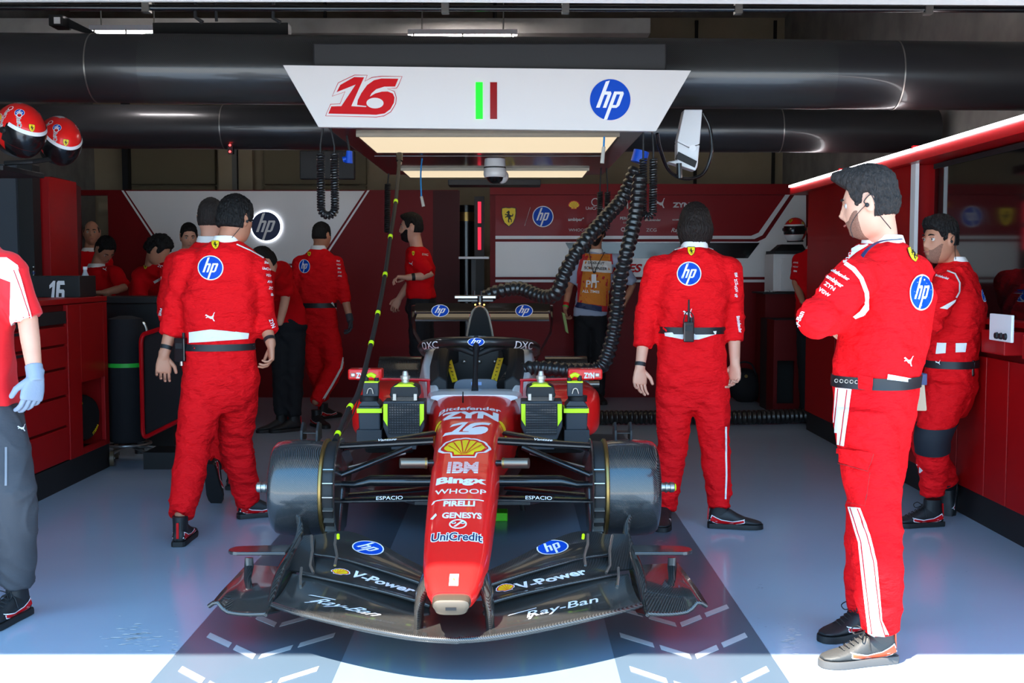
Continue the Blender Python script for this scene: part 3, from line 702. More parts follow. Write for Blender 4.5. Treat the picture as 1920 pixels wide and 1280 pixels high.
# bird-box shaped white side unit on the right of the sign
t = thing('pivot_arm_cover', 'white angular plastic arm cover hanging right of the sign', 'cover', at(1290, 300, 7.0))
MB().prism([at(1283, 205, 7.0), at(1317, 205, 7.0), at(1312, 270, 7.0), at(1292, 276, 7.0), at(1270, 265, 7.0)], (0, .12, 0)).build('upper_shell', WHTG, t, smooth=False, bevel=.006)
MB().prism([at(1270, 266, 7.0), at(1292, 277, 7.0), at(1312, 271, 7.0), at(1308, 312, 7.0), at(1304, 320, 7.0), at(1252, 303, 7.0), at(1270, 300, 7.0)], (0, .12, 0)).build('lower_shell', WHTG, t, smooth=False, bevel=.006)
MB().prism([at(1272, 284, 6.99), at(1307, 302, 6.99), at(1303, 314, 6.99), at(1268, 297, 6.99)], (0, .05, 0)).build('dark_insert', BLACKM, t, smooth=False)
MB().tube([at(1299, 278, 6.99), at(1299, 278, 7.05)], .022, 16).build('hinge_cap', WHT, t)
t = thing('power_cable', 'black cable looping round the white arm cover', 'cable', at(1300, 333, 7.05))
MB().tube(spl([at(1318, 212, 7.05), at(1331, 240, 7.05), at(1334, 285, 7.05), at(1318, 325, 7.05), at(1285, 335, 7.0), at(1255, 320, 6.9), at(1238, 280, 6.8), at(1232, 250, 6.75)]), .011, 10).build('cable_loop', BLACKG, t); MB().tube([at(1273, 306, 6.95), at(1274, 334, 6.95)], .018, 10).build('connector', BLACKG, t)
t = thing('warning_beacon', 'tiny pair of red lights on a black box under the left duct', 'lamp', at(431, 280, 9.0))
MB().box(at(427, 288, 9.0), at(436, 266, 9.0) + Vector((0, .05, 0))).build('case', BLACKM, t, smooth=False)
for y in (272, 284): MB().lathe(at(431, y, 8.99), (0, -1, 0), [(0, .009), (.008, .006)], 12).build('red_lens', mat('beacon_red', (1, .05, .05), emit=5, ecol=(1, .04, .04, 1)), t)
t = thing('plug_cluster', 'bright blue plastic connector hanging behind the left coiled hose', 'connector', at(655, 295, 7.3))
MB().tube([at(655, 283, 7.3), at(654, 306, 7.3)], [.02, .026], 12).tube([at(643, 299, 7.3), at(656, 296, 7.3)], .018, 10).build('body_shell', BLUP, t)
MB().tube([at(655, 283, 7.3), Vector((at(650, 262, 7.3).x, 7.3, 2.29))], .008, 8).build('lead', BLACKM, t)
t = thing('hanging_monitor', 'black flat box hanging behind the left coiled hose', 'monitor', at(600, 336, 9.8))
MB().box(at(562, 336, 9.8), at(664, 282, 9.8) + Vector((0, .08, 0))).build('screen_body', BLACKM, t, smooth=False, bevel=.01); MB().tube([at(612, 282, 9.85), Vector((at(612, 262, 9.85).x, 9.85, 4.64))], .015, 8).build('drop_pole', BLACKM, t)
t = thing('hanging_monitor', 'long thin black screen edge under the rear light panel', 'monitor', at(925, 340, 10.6))
MB().box(at(840, 347, 10.6), at(1014, 336, 10.6) + Vector((0, .3, 0))).build('screen_body', BLACKM, t, smooth=False, bevel=.005); MB().tube([at(928, 336, 10.7), Vector((at(928, 326, 10.7).x, 10.7, 4.64))], .02, 8).build('drop_pole', BLACKM, t)
# ================================================================== CAR
XC = -.205                         # centre line
YA = 4.9                           # front axle
car = thing('racing_car', 'red single-seat racing car number 16 with its wheels removed', 'racing car', (XC, YA, 0))
def cmir(build):                   # build(side) for both sides
    for s in (-1, 1): build(s)
def C(x, y, z): return Vector((XC + x, y, z))
def mir(v, s): return Vector((XC + (v.x - XC) * (1 if s < 0 else -1), v.y, v.z))
def symp(px, py, Y):               # measured on the left half
    v = at(px, py, Y); return Vector((v.x - XC, v.y, v.z))
# ---- nose and monocoque: (Y, half width, top z, bottom z, top roundness)
NS = [(3.74, .067, .326, .262), (3.78, .084, .345, .255), (3.86, .100, .374, .245), (3.98, .116, .412, .22), (4.2, .128, .475, .24), (4.5, .140, .548, .27), (4.9, .150, .628, .30), (5.3, .165, .685, .31), (5.7, .195, .718, .30), (6.0, .235, .738, .28), (6.2, .26, .742, .26)]
def sect(Y, hw, zt, zb, n=40, top=.9):
    out = []
    zc = (zt + zb) / 2; hh = (zt - zb) / 2
    for k in range(n):
        a = 2 * pi * k / n; ca, sa = cos(a), sin(a); e = .42 if sa > 0 else .6
        x = hw * abs(ca) ** e * (1 if ca > 0 else -1); z = hh * abs(sa) ** .5 * (1 if sa > 0 else -1)
        if sa < 0: x *= .88
        out.append(C(x, Y, zc + z))
    return out
def interp(tab, y):
    if y <= tab[0][0]: return tab[0][1:]
    for a, b in zip(tab[:-1], tab[1:]):
        if y <= b[0]:
            f = (y - a[0]) / (b[0] - a[0]); return tuple(a[i] + (b[i] - a[i]) * f for i in range(1, len(a)))
    return tab[-1][1:]
ys_ = [3.742, 3.755, 3.78, 3.82, 3.88, 3.98] + [4.1 + .1 * k for k in range(22)]
nm = MB().rings([sect(y, *interp(NS, y)) for y in ys_])
nose = nm.build('nose_cone', PAINT, car, angle=50); nose['label'] = 'long red nose covered in white sponsor names'
nb = nm.bvh()
# chrome-like tip block with slot
tip = MB().rings([sect(y, hw, zt, zb) for y, hw, zt, zb in ((3.69, .050, .302, .270), (3.696, .060, .312, .262), (3.715, .065, .318, .258), (3.746, .066, .322, .256))])
tip.build('nose_tip', mat('tip_metal', srgb(112, 98, 84), .45, metal=.8), car)
MB().box((XC - .018, 3.686, .280), (XC + .018, 3.71, .290)).build('tip_slot', BLACKM, car, smooth=False)
TN = lambda y: interp(NS, y)[1]
def nose_art(art, px, py, h_px, w_px, lab=None, name='lettering'):
    """place artwork lying on the nose top; sizes in image pixels"""
    best = min([3.8 + .01 * k for k in range(240)], key=lambda y: abs((at(px, py, y).z) - TN(y)))
    Y = best; f = 2100 / Y
    e = .04; slope = Vector((0, 2 * e, TN(Y + e) - TN(Y - e))).normalized()
    # visible height of a unit step along the slope
    d = (at(px, py, Y)); v1 = d + slope * .1
    def proj(p):
        y = p.y * CP - (p.z - CAMZ) * SP; v = p.y * SP + (p.z - CAMZ) * CP; return 960 + FPX * p.x / y, 640 - FPX * v / y
    p0, p1 = proj(d), proj(v1); vs = abs(p0[1] - p1[1]) / .1; p2 = proj(d + Vector((.1, 0, 0))); us = (p2[0] - p0[0]) / .1
    allx = [q[0] for l, _ in art[0] for q in l[0]]; ally = [q[1] for l, _ in art[0] for q in l[0]]
    kx = w_px / us / (max(allx) - min(allx)); ky = h_px / vs / (max(ally) - min(ally))
    nn = Vector((0, -slope.z, slope.y))
    d.x = XC + (d.x - XC) * .35
    put_art(name, art, Vector((d.x, Y, TN(Y))), (kx, 0, 0), slope * ky, nose, bvh=nb, n=nn, lift=.0015, label=lab)
nose_art(text_logo('Bitdefender', bold=.03), 876, 766, 6, 116)
nose_art(text_logo('ZYN', bold=.08, shear=.0), 875, 777, 13, 110, 'white ZYN')
nose_art(([(l, 0) for l, i in art16(False)[0] if i == 0], [WHT]), 873, 803, 24, 88, 'white racing number 16')
nose_art(shell_logo(), 867, 840, 36, 100, 'large yellow and red scallop shell')
def ibm():
    vs, fs = text2d('IBM', bold=.06, sx=1.1); L = [(xf((vs, fs), 1, 0, -.5), 0)]
    for k in range(7): 
        y = -.42 + k * .14; L.append((fill2d([[(-2, y), (2, y), (2, y + .035), (-2, y + .035)]]), 1))
    return L, [WHT, PAINT]
nose_art(ibm(), 866, 875, 21, 100, 'striped white IBM'); nose_art(text_logo('Bingx', bold=.07), 863, 900, 16, 94, 'white Bingx')
nose_art(text_logo('WHOOP', bold=.015), 862, 921, 9, 96, 'white WHOOP')
pir = text2d('PIRELLI', bold=.06, sx=1.0)
nose_art(([(xf(pir, 1, 0, -.5), 0), (fill2d([[(-3.2, .62), (3.2, .62), (3.2, .82), (-3.5, .82), (-3.7, .3), (-3.4, .3)]]), 0)], [WHT]), 860, 943, 13, 98, 'white PIRELLI')
nose_art(([(xf(text2d('GENESYS', bold=.05), 1, .5, -.5), 0), (fill2d([[(-3.9, -.2), (-3.2, .5), (-3.0, .1), (-3.5, -.5)]]), 0)], [WHT]), 859, 967, 11, 96, 'white GENESYS')
uc = [(fill2d([circ(1.0, 40, 0, 1.6, .62), circ(.84, 40, 0, 1.6, .48)]), 0), (fill2d([[(-.5, 1.25), (-.2, 1.25), (.7, 2.0), (.35, 2.0)]]), 0), (xf(text2d('UniCredit', bold=.12), 1, 0, -.5), 0), (xf(text2d('UniCredit', bold=.02), 1, 0, -.5), 1)]
nose_art((uc, [WHT, NAVY]), 858, 1005, 42, 98, 'UniCredit name and ring')
box3 = [(fill2d([[(-.7, -1), (.7, -1), (.7, 1), (-.7, 1)]]), 0), (xf(fill2d([HORSE]), .5), 1)]
nose_art((box3, [WHT, YEL]), 856, 1104, 22, 17, 'small white badge on the nose tip')
for px, py in ((837, 980), (886, 979), (832, 1006)): nose_art(([(fill2d([circ(1, 20)]), 0), (fill2d([circ(.6, 20)]), 1)], [WHT, STEEL]), px, py, 4, 9, name='fastener')
for sx_, px in ((-1, 806), (1, 941)): 
    put_art('logo', ([(fill2d([circ(1, 20)]), 0)], [YEL]), C(sx_ * .19, 5.45, .62), (0, .05, 0), (0, 0, .06), nose, bvh=nb, n=(sx_, 0, .0), lift=.002)
# pitot and aerial wires on the nose
pt = MB(); pt.tube([at(868, 735, 6.0), at(868, 770, 5.7)], .004, 6).tube([at(868, 770, 5.7), at(860, 818, 5.2)], .0025, 6).tube([at(870, 770, 5.7), at(881, 818, 5.2)], .0025, 6); pt.build('pitot_probe', BLACKG, car)
# ---- nose pylons
def pylon(s):
    P = [symp(x, y, Y) for x, y, Y in ((818, 1052, 3.98), (806, 1084, 3.93), (791, 1112, 3.88), (784, 1142, 3.86), (783, 1176, 3.86))]
    m = MB(); w = [.026, .034, .024, .018, .016]; ch = [.13, .12, .095, .08, .075]
    R = []
    for p, ww, c in zip(P, w, ch):
        q = C(p.x if s < 0 else -p.x, p.y, p.z); R.append([q + Vector((ww * cos(a), c * sin(a) + c * .6, 0)) for a in [2 * pi * k / 16 for k in range(16)]])
    m.rings(R); m.build('nose_pylon', CARBL, car)
cmir(pylon)
# ---- front wing: elements lofted from measured leading and trailing edges (left half), then mirrored
def foil_rows(le, te, camber=.012, n=10):
    """rows of points across the chord for each span station"""
    rows = []
    for a, b in zip(le, te):
        r = []
        for k in range(n + 1):
            f = k / n; p = a.lerp(b, f); p = p + Vector((0, 0, -camber * 4 * f * (1 - f))); r.append(p)
        rows.append(r)
    return rows
def mapc(P): return [symp(*p) for p in P]
def resample(P, n=18):
    Q = spl(P, 8); L = [0]
    for i in range(1, len(Q)): L.append(L[-1] + (Q[i] - Q[i - 1]).length)
    out = []; j = 0
    for k in range(n + 1):
        d = L[-1] * k / n
        while j < len(L) - 2 and L[j + 1] < d: j += 1
        f = (d - L[j]) / max(L[j + 1] - L[j], 1e-9); out.append(Q[j].lerp(Q[j + 1], min(1, f)))
    return out
def wing_element(name, le, te, m, th, camber, label=None, full=False):
    le, te = resample(mapc(le)), resample(mapc(te)); art = None
    if full:
        le = le + [Vector((-p.x, p.y, p.z)) for p in reversed(le[:-1])]; te = te + [Vector((-p.x, p.y, p.z)) for p in reversed(te[:-1])]
        sides = [1]
    else: sides = [1, -1]
    res = []
    for sd in sides:
        rows = [[C(p.x * sd, p.y, p.z) for p in r] for r in foil_rows(le, te, camber)]
        e1 = rows[5][1] - rows[5][0]; e2 = rows[6][0] - rows[5][0]
        if e1.cross(e2).z < 0: rows = rows[::-1]
        nc = len(rows[0])
        # rounded thick leading edge, thin trailing edge
        tf = lambda i, j: th * (.25 + .75 * (1 - j / (nc - 1)) ** .6)
        g_ = MB().grid(rows, tf)
        # leading edge roll
        lead = [r[0] for r in rows]; N0 = th * .5
        g_.tube([p + Vector((0, 0, -N0)) for p in lead], N0 * 1.02, 10)
        o = g_.build(name, m, car, angle=50)
        if label: o['label'] = label if full else label
        top = MB().grid(rows); res.append((o, top.bvh(), rows, sd))
    return res
zc0 = .145
MPL = [(512, 1128, 4.08), (560, 1143, 3.98), (640, 1163, 3.87), (720, 1180, 3.79), (790, 1191, 3.75), (858, 1195, 3.74)]
MPT = [(548, 1075, 4.38), (590, 1082, 4.32), (660, 1098, 4.24), (720, 1112, 4.18), (790, 1124, 4.13), (858, 1128, 4.12)]
main = wing_element('main_plane', MPL, MPT, CARBL, .022, .014, 'wide bare carbon lower wing plane', True)
F2L = [(566, 1073, 4.34), (640, 1088, 4.24), (720, 1106, 4.14), (778, 1122, 4.07), (806, 1132, 4.05)]
F2T = [(566, 1040, 4.52), (640, 1050, 4.42), (720, 1072, 4.32), (778, 1092, 4.22), (806, 1102, 4.2)]
f2 = wing_element('lower_flap', F2L, F2T, CARB, .012, .012, 'carbon flap with the V-Power lettering')
F3L = [(588, 1036, 4.48), (640, 1044, 4.42), (720, 1067, 4.3), (772, 1084, 4.22), (806, 1096, 4.18)]
F3T = [(590, 1003, 4.66), (648, 995, 4.66), (700, 1012, 4.58), (760, 1045, 4.42), (806, 1068, 4.32)]
f3 = wing_element('upper_flap', F3L, F3T, CARB, .012, .012, 'carbon top flap with blue round badge')
def on_surface(res, art, px, py, hpx, wpx, lab, rot=0, lift=.002, name='logo', nudge=None, rowdir=None):
    """artwork on a wing element around image point (px,py)"""
    o, bv, rows, sd = res
    cam_p = Vector((0, 0, CAMZ)); d = (at(px, py, 4) - cam_p).normalized(); hit = bv.ray_cast(cam_p, d)
    if hit[0] is None: print('no hit', lab); return
    P = hit[0]; nn = hit[1] if hit[1].z > 0 else -hit[1]
    dist = P.y
    # span direction of the surface that runs rightwards in the picture
    i = min(range(len(rows)), key=lambda i: abs(rows[i][4].x - P.x)); a = rows[max(i - 2, 0)][4]; b = rows[min(i + 2, len(rows) - 1)][4]
    u = (b - a).normalized(); u = u if u.x > 0 else -u; v = nn.cross(u).normalized()
    def proj(p):
        y = p.y * CP - (p.z - CAMZ) * SP; w = p.y * SP + (p.z - CAMZ) * CP; return Vector((960 + FPX * p.x / y, 640 - FPX * w / y))
    us = (proj(P + u * .05) - proj(P)).length / .05; vs = (proj(P + v * .02) - proj(P)).length / .02
    ax_ = [q[0] for l, _ in art[0] for q in l[0]]; ay_ = [q[1] for l, _ in art[0] for q in l[0]]
    kx = wpx / us / (max(ax_) - min(ax_)); ky = hpx / vs / (max(ay_) - min(ay_))
    if rot: u, v = u * cos(rot) + v * sin(rot), v * cos(rot) - u * sin(rot)
    put_art(name, art, P, u * kx, v * ky, o, bvh=bv, n=nn, lift=lift, label=lab)
on_surface(f3[0], hp_logo(), 690, 1028, 37, 54, 'blue hp badge on the left flap'); on_surface(f3[1], hp_logo(), 1036, 1027, 37, 54, 'blue hp badge on the right flap')
vp = text_logo('V-Power', bold=.045, sx=1.15)
on_surface(f2[0], shell_logo(), 638, 1073, 17, 36, 'small shell emblem'); on_surface(f2[0], vp, 718, 1092, 17, 122, 'white V-Power', name='lettering')
on_surface(f2[1], shell_logo(), 948, 1103, 17, 36, 'small shell emblem'); on_surface(f2[1], vp, 1034, 1085, 17, 132, 'white V-Power', name='lettering')
rb = text2d('Ray-Ban', shear=.55, bold=.012, sx=1.2)
rbl = ([(xf(rb, 1, 0, -.5), 0), (fill2d([[(-3.6, .45), (-1.4, .62), (-1.4, .72), (-3.4, .58)]]), 0), (fill2d([[(-2.9, -.9), (-2.2, -.2), (-2.1, -.25), (-2.75, -.95)]]), 0)], [WHT])
on_surface(main[0], rbl, 650, 1138, 30, 150, 'white Ray-Ban signature, left', name='lettering'); on_surface(main[0], rbl, 1052, 1138, 30, 165, 'white Ray-Ban signature, right', name='lettering')
# flap outboard portions and brackets
def outboard(s):
    def M(p): return C(p.x * (1 if s < 0 else -1), p.y, p.z)
    r1 = [M(symp(*p)) for p in ((542, 1068, 4.4), (552, 1030, 4.52), (556, 1004, 4.6))]; r2 = [M(symp(*p)) for p in ((590, 1074, 4.34), (588, 1036, 4.48), (590, 1003, 4.64))]
    MB().grid([[a.lerp(b, k / 4) for k in range(5)] for a, b in zip(r1, r2)], .008).build('flap_outboard', CARB, car)
    for P in (((632, 1000), (630, 1018), (634, 1040), (630, 1058)), ((586, 1002), (588, 1030), (584, 1058), (590, 1072)), ((568, 1062), (566, 1078), (566, 1096))):
        MB().tube([M(symp(x, y, 4.55 - (y - 1000) * .0028) + Vector((0, -.03, .004))) for x, y in P], .006, 6).build('flap_bracket', STEEL, car)
    MB().tube([M(symp(634, 1002, 4.42)), M(symp(634, 1009, 4.40))], .006, 8).build('adjuster', NEON, car)
    # endplate: broad curved vertical blade sweeping outward at its foot
    top = [(556, 962, 4.72), (563, 985, 4.68), (560, 1010, 4.6), (545, 1040, 4.5), (527, 1072, 4.36), (513, 1110, 4.22), (505, 1140, 4.12), (498, 1153, 4.06)]
    P = [symp(*p) for p in top]; P = resample(P, 22); rows = []
    for i, p in enumerate(P):
        f = i / 22; ln = .10 + .30 * sin(pi * min(f * 1.15, 1)) ; rows.append([M(p + Vector((.0 + .03 * k / 6 * f, ln * k / 6, -.02 * k / 6))) for k in range(7)])
    g_ = MB().grid(rows, .012); g_.tube([r[0] for r in rows], [.007 + .014 * sin(pi * min(1, i / 22 * 1.1)) ** .5 for i in range(len(rows))], 10)
    g_.build('endplate', CARBL, car, angle=60)
    # footplate: panel outboard with rolled lip
    inn = [symp(*p) for p in ((527, 1062, 4.46), (520, 1085, 4.33), (512, 1112, 4.2), (500, 1150, 4.07))]
    out = [symp(*p) for p in ((462, 1058, 4.52), (436, 1086, 4.4), (414, 1110, 4.28), (392, 1138, 4.16))]
    inn, out = resample(inn, 10), resample(out, 10); rows = []
    for i, (a, b) in enumerate(zip(inn, out)):
        row = []
        for k in range(13):
            f = k / 12; p = a.lerp(b, f); w = (i / 10) ** 2
            p = p + Vector((0, 0, w * (-.012 * sin(pi * f) + .030 * exp(-((f - .86) / .1) ** 2)))); row.append(M(p))
        rows.append(row)
    g_ = MB().grid(rows, .008); g_.tube(rows[-1], .009, 8); g_.build('footplate', CARBL, car, angle=60)
    # dive plane with rounded tip
    a = symp(424, 1040, 4.36); z = a.z
    pl = []
    x0_, x1_ = symp(424, 1040, 4.36).x, symp(536, 1040, 4.36).x
    for k in range(9): th = pi / 2 + pi * k / 8; pl.append((x0_ + .045 + .045 * cos(th), 4.40 + .05 * sin(th)))
    pl = [(x1_, 4.47)] + pl + [(x1_, 4.35)]
    m = MB().prism([M(Vector((x, y, z))) for x, y in pl], (0, 0, .014)); m.build('dive_plane', CARB, car, smooth=False, bevel=.005)
    st = MB(); st.tube([M(symp(467, 1045, 4.4)), M(symp(467, 1062, 4.4)), M(symp(464, 1085, 4.33)), M(symp(470, 1113, 4.27))], [.010, .012, .009, .008], 8, ell=(1.6, .7)); st.build('strake', CARB, car)
cmir(outboard)
# ---- front hubs: carbon drum, flange, duct fence, axle stub
def hub(s):
    xo = .845; xi = .60; zc_ = zat(913, YA); R = .208
    def X(x): return XC + s * x
    prof = [(0, R * .80), (.006, R * .90), (.02, R * .965), (.05, R), (.12, R * 1.02), (.2, R * 1.0), (.235, R * .97), (.25, R * .97)]
    MB().lathe((X(xo), YA, zc_), (-s, 0, 0), [(0, .03), (.001, R * .5)] + prof, 64).build('brake_drum', CARBG, car, angle=35)
    MB().lathe((X(xo - .225), YA, zc_), (-s, 0, 0), [(0, R * 1.01), (.004, R * 1.03), (.014, R * 1.03), (.018, R * 1.0)], 64).build('drum_flange', GOLD, car)
    MB().lathe((X(xo - .243), YA, zc_), (-s, 0, 0), [(0, R * .97), (.04, R * .98), (.05, R * .95), (.052, .05)], 64).build('inner_cover', BLACKM, car)
    f = MB(); f.lathe((X(xo - .29), YA, zc_), (-s, 0, 0), [(0, R * 1.02), (.004, R * 1.04), (.008, R * 1.02)], 64)
    f.build('duct_fence', CARB, car)
    for k in range(9):
        a = radians(150 + 15 * k); d = Vector((0, cos(a), -sin(a) * 0 + sin(a))); 
        c = Vector((X(xo - .27), YA, zc_)) + Vector((0, cos(a), sin(a))) * R * 1.0; v = MB().obox(c, (.022, 0, 0), Vector((0, cos(a), sin(a))) * .02, Vector((0, -sin(a), cos(a))) * .002); v.build('cooling_vane', STEEL, car, smooth=False)
    MB().lathe((X(xo - .01), YA, zc_), (s, 0, 0), [(0, .03), (.03, .03), (.032, .02), (.045, .02), (.047, .024), (.055, .024), (.057, .02), (.066, .02), (.068, .024), (.085, .022), (.092, .012)], 28).build('axle_stub', STEEL, car)
    MB().lathe((X(xo + .078), YA, zc_), (s, 0, 0), [(0, .017), (.006, .014)], 20).build('stub_cap', NEON, car) if s > 0 else None
    # twin fins standing on the drum
    for dx in (.735, .665):
        b = Vector((X(dx), YA + .08, zc_ + R - .02)); MB().prism([b, b + Vector((0, .12, 0)), b + Vector((0, .11, .07)), b + Vector((0, .05, .085)), b + Vector((0, .01, .05))], (s * .012, 0, 0)).build('drum_fin', BLACKM, car, smooth=False, bevel=.004)
    MB().box((min(X(.735), X(.665)), YA + .10, zc_ + R + .015), (max(X(.735), X(.665)), YA + .17, zc_ + R + .02)).build('fin_bridge', BLACKM, car, smooth=False)
    # duct scoop below / behind
    MB().prism([C(s * .56, YA - .05, zc_ + R * .98), C(s * .575, YA - .05, zc_ + R * .5), C(s * .58, YA - .12, zc_ - R * .8), C(s * .54, YA - .12, zc_ - R * .95), C(s * .53, YA + .05, zc_ + R * .4)], (0, .2, 0)).build('brake_duct', CARB, car, smooth=False, bevel=.01)
cmir(hub)
# ---- suspension arms (aerofoil tubes)
def arms(s):
    def M(p): return C(p.x * (1 if s < 0 else -1), p.y, p.z)
    A = [((634, 836, 4.88), (812, 826, 4.92), .017, 'upper_wishbone_front', 2.0), ((640, 842, 4.95), (812, 812, 5.35), .013, 'upper_wishbone_rear', 1.8),
         ((636, 892, 4.9), (770, 838, 5.05), .014, 'pushrod', 1.2), ((628, 907, 4.9), (812, 906, 4.92), .021, 'steering_arm', 1.7), ((626, 938, 4.88), (812, 934, 4.9), .012, 'lower_wishbone_front', 3.2), ((630, 930, 4.98), (812, 915, 5.4), .012, 'lower_wishbone_rear', 1.8), ((650, 876, 5.0), (760, 850, 5.15), .006, 'brake_line', 1)]
    for a, b, r, nm_, e in A:
        p, q = symp(*a), symp(*b)
        if r > .02: pts = [p, p.lerp(q, .2) + Vector((0, 0, -.002)), p.lerp(q, .36) + Vector((0, 0, .014)), q + Vector((0, 0, .012))]; rr = [r * .6, r * .75, r * 1.1, r * 1.2]
        else: pts = [p, p.lerp(q, .5), q]; rr = [r * .85, r, r]
        pts = [M(x) for x in pts]
        o = MB().tube(pts, rr, 14, ell=(1, e), up=(0, 0, 1)).build(nm_, BLACKG if nm_ != 'brake_line' else STEEL, car)
        if nm_ == 'lower_wishbone_front':
            mid = (pts[0] + pts[2]) / 2; d = (pts[2] - pts[0]).normalized(); d = d if d.x > 0 else -d
            esp = text_logo('ESPACIO', bold=.0, sx=1.35); mid = mid + d * (.03 if s < 0 else -.04)
            put_art('lettering', esp, mid + Vector((0, -.034, .013)), d * .0165, Vector((0, .6, .8)) * .018, o, n=(0, -.8, .6), lift=.002, label='white ESPACIO')
        if nm_ == 'upper_wishbone_front':
            mid = pts[0].lerp(pts[2], .52); d = (pts[2] - pts[0]).normalized(); d = d if d.x > 0 else -d
            put_art('lettering', text_logo('sferologia' if False else 'Vantage', shear=.3, bold=.0, sx=1.6), mid + Vector((0, -.01, .017)), d * .012, Vector((0, .8, .6)) * .014, o, n=(0, -.6, .8), lift=.002)
    # jack stud cylinder beside the nose
    a, b = symp(750, 868, 4.78), symp(812, 868, 4.82); 
    MB().tube([M(a), M(symp(800, 868, 4.81))], .0225, 24).build('lifting_stud', ALU, car); MB().tube([M(symp(797, 868, 4.81)), M(symp(801, 868, 4.81))], .0245, 24).build('stud_ring', GOLD, car); MB().tube([M(symp(799, 868, 4.81)), M(b)], .014, 16).build('stud_neck', BLACKG, car)
cmir(arms)
# ---- cockpit rim, scuttle, survival cell sides
rim = MB().rings([sect(y, hw, zt, zb) for y, hw, zt, zb in ((6.04, .236, .742, .70), (6.12, .256, .750, .69), (6.24, .268, .754, .68), (6.30, .268, .72, .68))]); rim.build('scuttle', WHTG, car)
for s in (-1, 1):
    R_ = []
    for y, xo, zt in ((6.15, .27, .74), (6.4, .31, .78), (6.7, .345, .85), (6.95, .345, .93), (7.2, .30, .95)):
        R_.append([C(s * (xo - .10), y, .62), C(s * xo, y, .62), C(s * (xo + .01), y, zt - .1), C(s * (xo - .02), y, zt), C(s * (xo - .075), y, zt + .005), C(s * (xo - .10), y, zt - .06)])
    MB().rings(R_).build('cockpit_side', WHTG, car, bevel=.012)
    MB().rings([[C(s * (x0_), y, z - .05), C(s * x0_, y, z + .02), C(s * (x0_ - .05), y, z + .06), C(s * (x0_ - .10), y, z + .03), C(s * (x0_ - .10), y, z - .08)] for x0_, y, z in ((.26, 6.3, .76), (.28, 6.6, .84), (.28, 6.9, .9), (.2, 7.15, .92))]).build('head_rest', BLACKM, car, bevel=.01)
MB().box((XC - .25, 7.05, .35), (XC + .25, 7.12, .98)).build('seat_back', mat('seat_black', srgb(24, 24, 26), .55), car, smooth=False, bevel=.03)
for dx in (-.075, .0, .075): MB().ball(C(dx * 1.3, 7.04, .84), (.014, .01, .014), 12, 8).build('seat_stud', STEEL, car)
box('cockpit_floor', (XC - .24, 6.25, .34), (XC + .24, 7.05, .36), BLACKM, car)
# seat belts
for px0, px1, lab in ((840, 852, -1), (940, 926, 1)):
    a, b, c_, d_ = (at(834, 671, 6.95), at(846, 671, 6.95), at(858, 714, 6.62), at(848, 717, 6.62)) if lab < 0 else (at(933, 671, 6.95), at(944, 671, 6.95), at(931, 717, 6.62), at(920, 714, 6.62))
    o = MB().prism([a, b, c_, d_], (0, .012, 0)).build('seat_belt', YEL, car, smooth=False); o['label'] = 'yellow belt strap with black lettering'
    up = ((a + b) / 2 - (c_ + d_) / 2); ln = up.length; up.normalize(); rt = (b - a).normalized(); nn = Vector((0, -1, .2)).normalized(); 
    ctr = (a + b + c_ + d_) / 4
    for k, ch in enumerate('Sabelt'):
        pos = ctr + up * ln * (.38 - .152 * k); put_art('lettering', text_logo(ch, BLK, bold=.03), pos, (b - a) * .62, up * (b - a).length * .55, o, n=nn, lift=.008)
    MB().tube([(a + b) / 2, at((834 + 846) / 2 if lab < 0 else 939, 655, 7.05)], .016, 6, ell=(.3, 1)).build('belt_anchor', BLACKCLOTH, car)
# steering wheel and dash glimpsed behind the scuttle
MB().rings([sect(6.42, .13, .79, .64), sect(6.45, .13, .79, .64)]).build('steering_wheel', mat('wheel_grey', srgb(96, 104, 116), .5), car)
put_art('dash_screen', ([(fill2d([[(-1, -.6), (1, -.6), (1, .6), (-1, .6)]]), 0)], [mat('dash_glow', srgb(120, 150, 200), emit=.12)]), C(0, 6.415, .765), (.03, 0, 0), (0, 0, .016), car, n=(0, -1, 0))
# ---- halo
hz = lambda py, Y: zat(py, Y)
loop = []
for k in range(41):
    a = -radians(112) + radians(224) * k / 40; Y = 6.98 - .58 * cos(a) if abs(a) < pi / 2 else 6.98 - .58 * cos(a) * .8
    x = .345 * sin(a) if abs(a) < pi / 2 else .345 * (1 if a > 0 else -1); z = 1.005 - .085 * (1 - cos(a)) ** 1.2 * .9; loop.append(C(x, Y, z))
hl = MB().tube(loop, .033, 16, ell=(.95, 1.15), up=(0, 0, 1)); halo = hl.build('halo', mat('halo_satin_black', srgb(30, 29, 28), .35, coat=.3), car, angle=60); hbv = hl.bvh()
MB().tube([C(0, 6.42, .995), C(0, 6.36, .95), C(0, 6.25, .84), C(0, 6.16, .745)], [.028, .016, .0135, .02], 14, ell=(2.2, 1), up=(0, 1, 0)).build('halo_pillar', BLACKM, car, angle=60)
gp = MB()
for s in (-1, 1): gp.tube([C(s * .17, 6.5, .975), C(s * .08, 6.44, .965), C(s * .0, 6.4, .93)], [.016, .022, .014], 10)
gp.build('halo_gusset', BLACKM, car)
MB().grid([[C(x, 6.40 + .45 * (x / .3) ** 2 + .10 * k, 1.035 - .25 * abs(x) ** 1.6 - .012 * k) for k in range(3)] for x in [-.24 + .04 * i for i in range(13)]], .006).build('halo_fairing', BLACKG, car)
put_art('logo', hp_logo(), C(0, 6.36, 1.01), (.044, 0, 0), (0, 0, .022), halo, bvh=hbv, n=(0, -1, .25), lift=.002, reach=.1, label='blue hp badge on the halo')
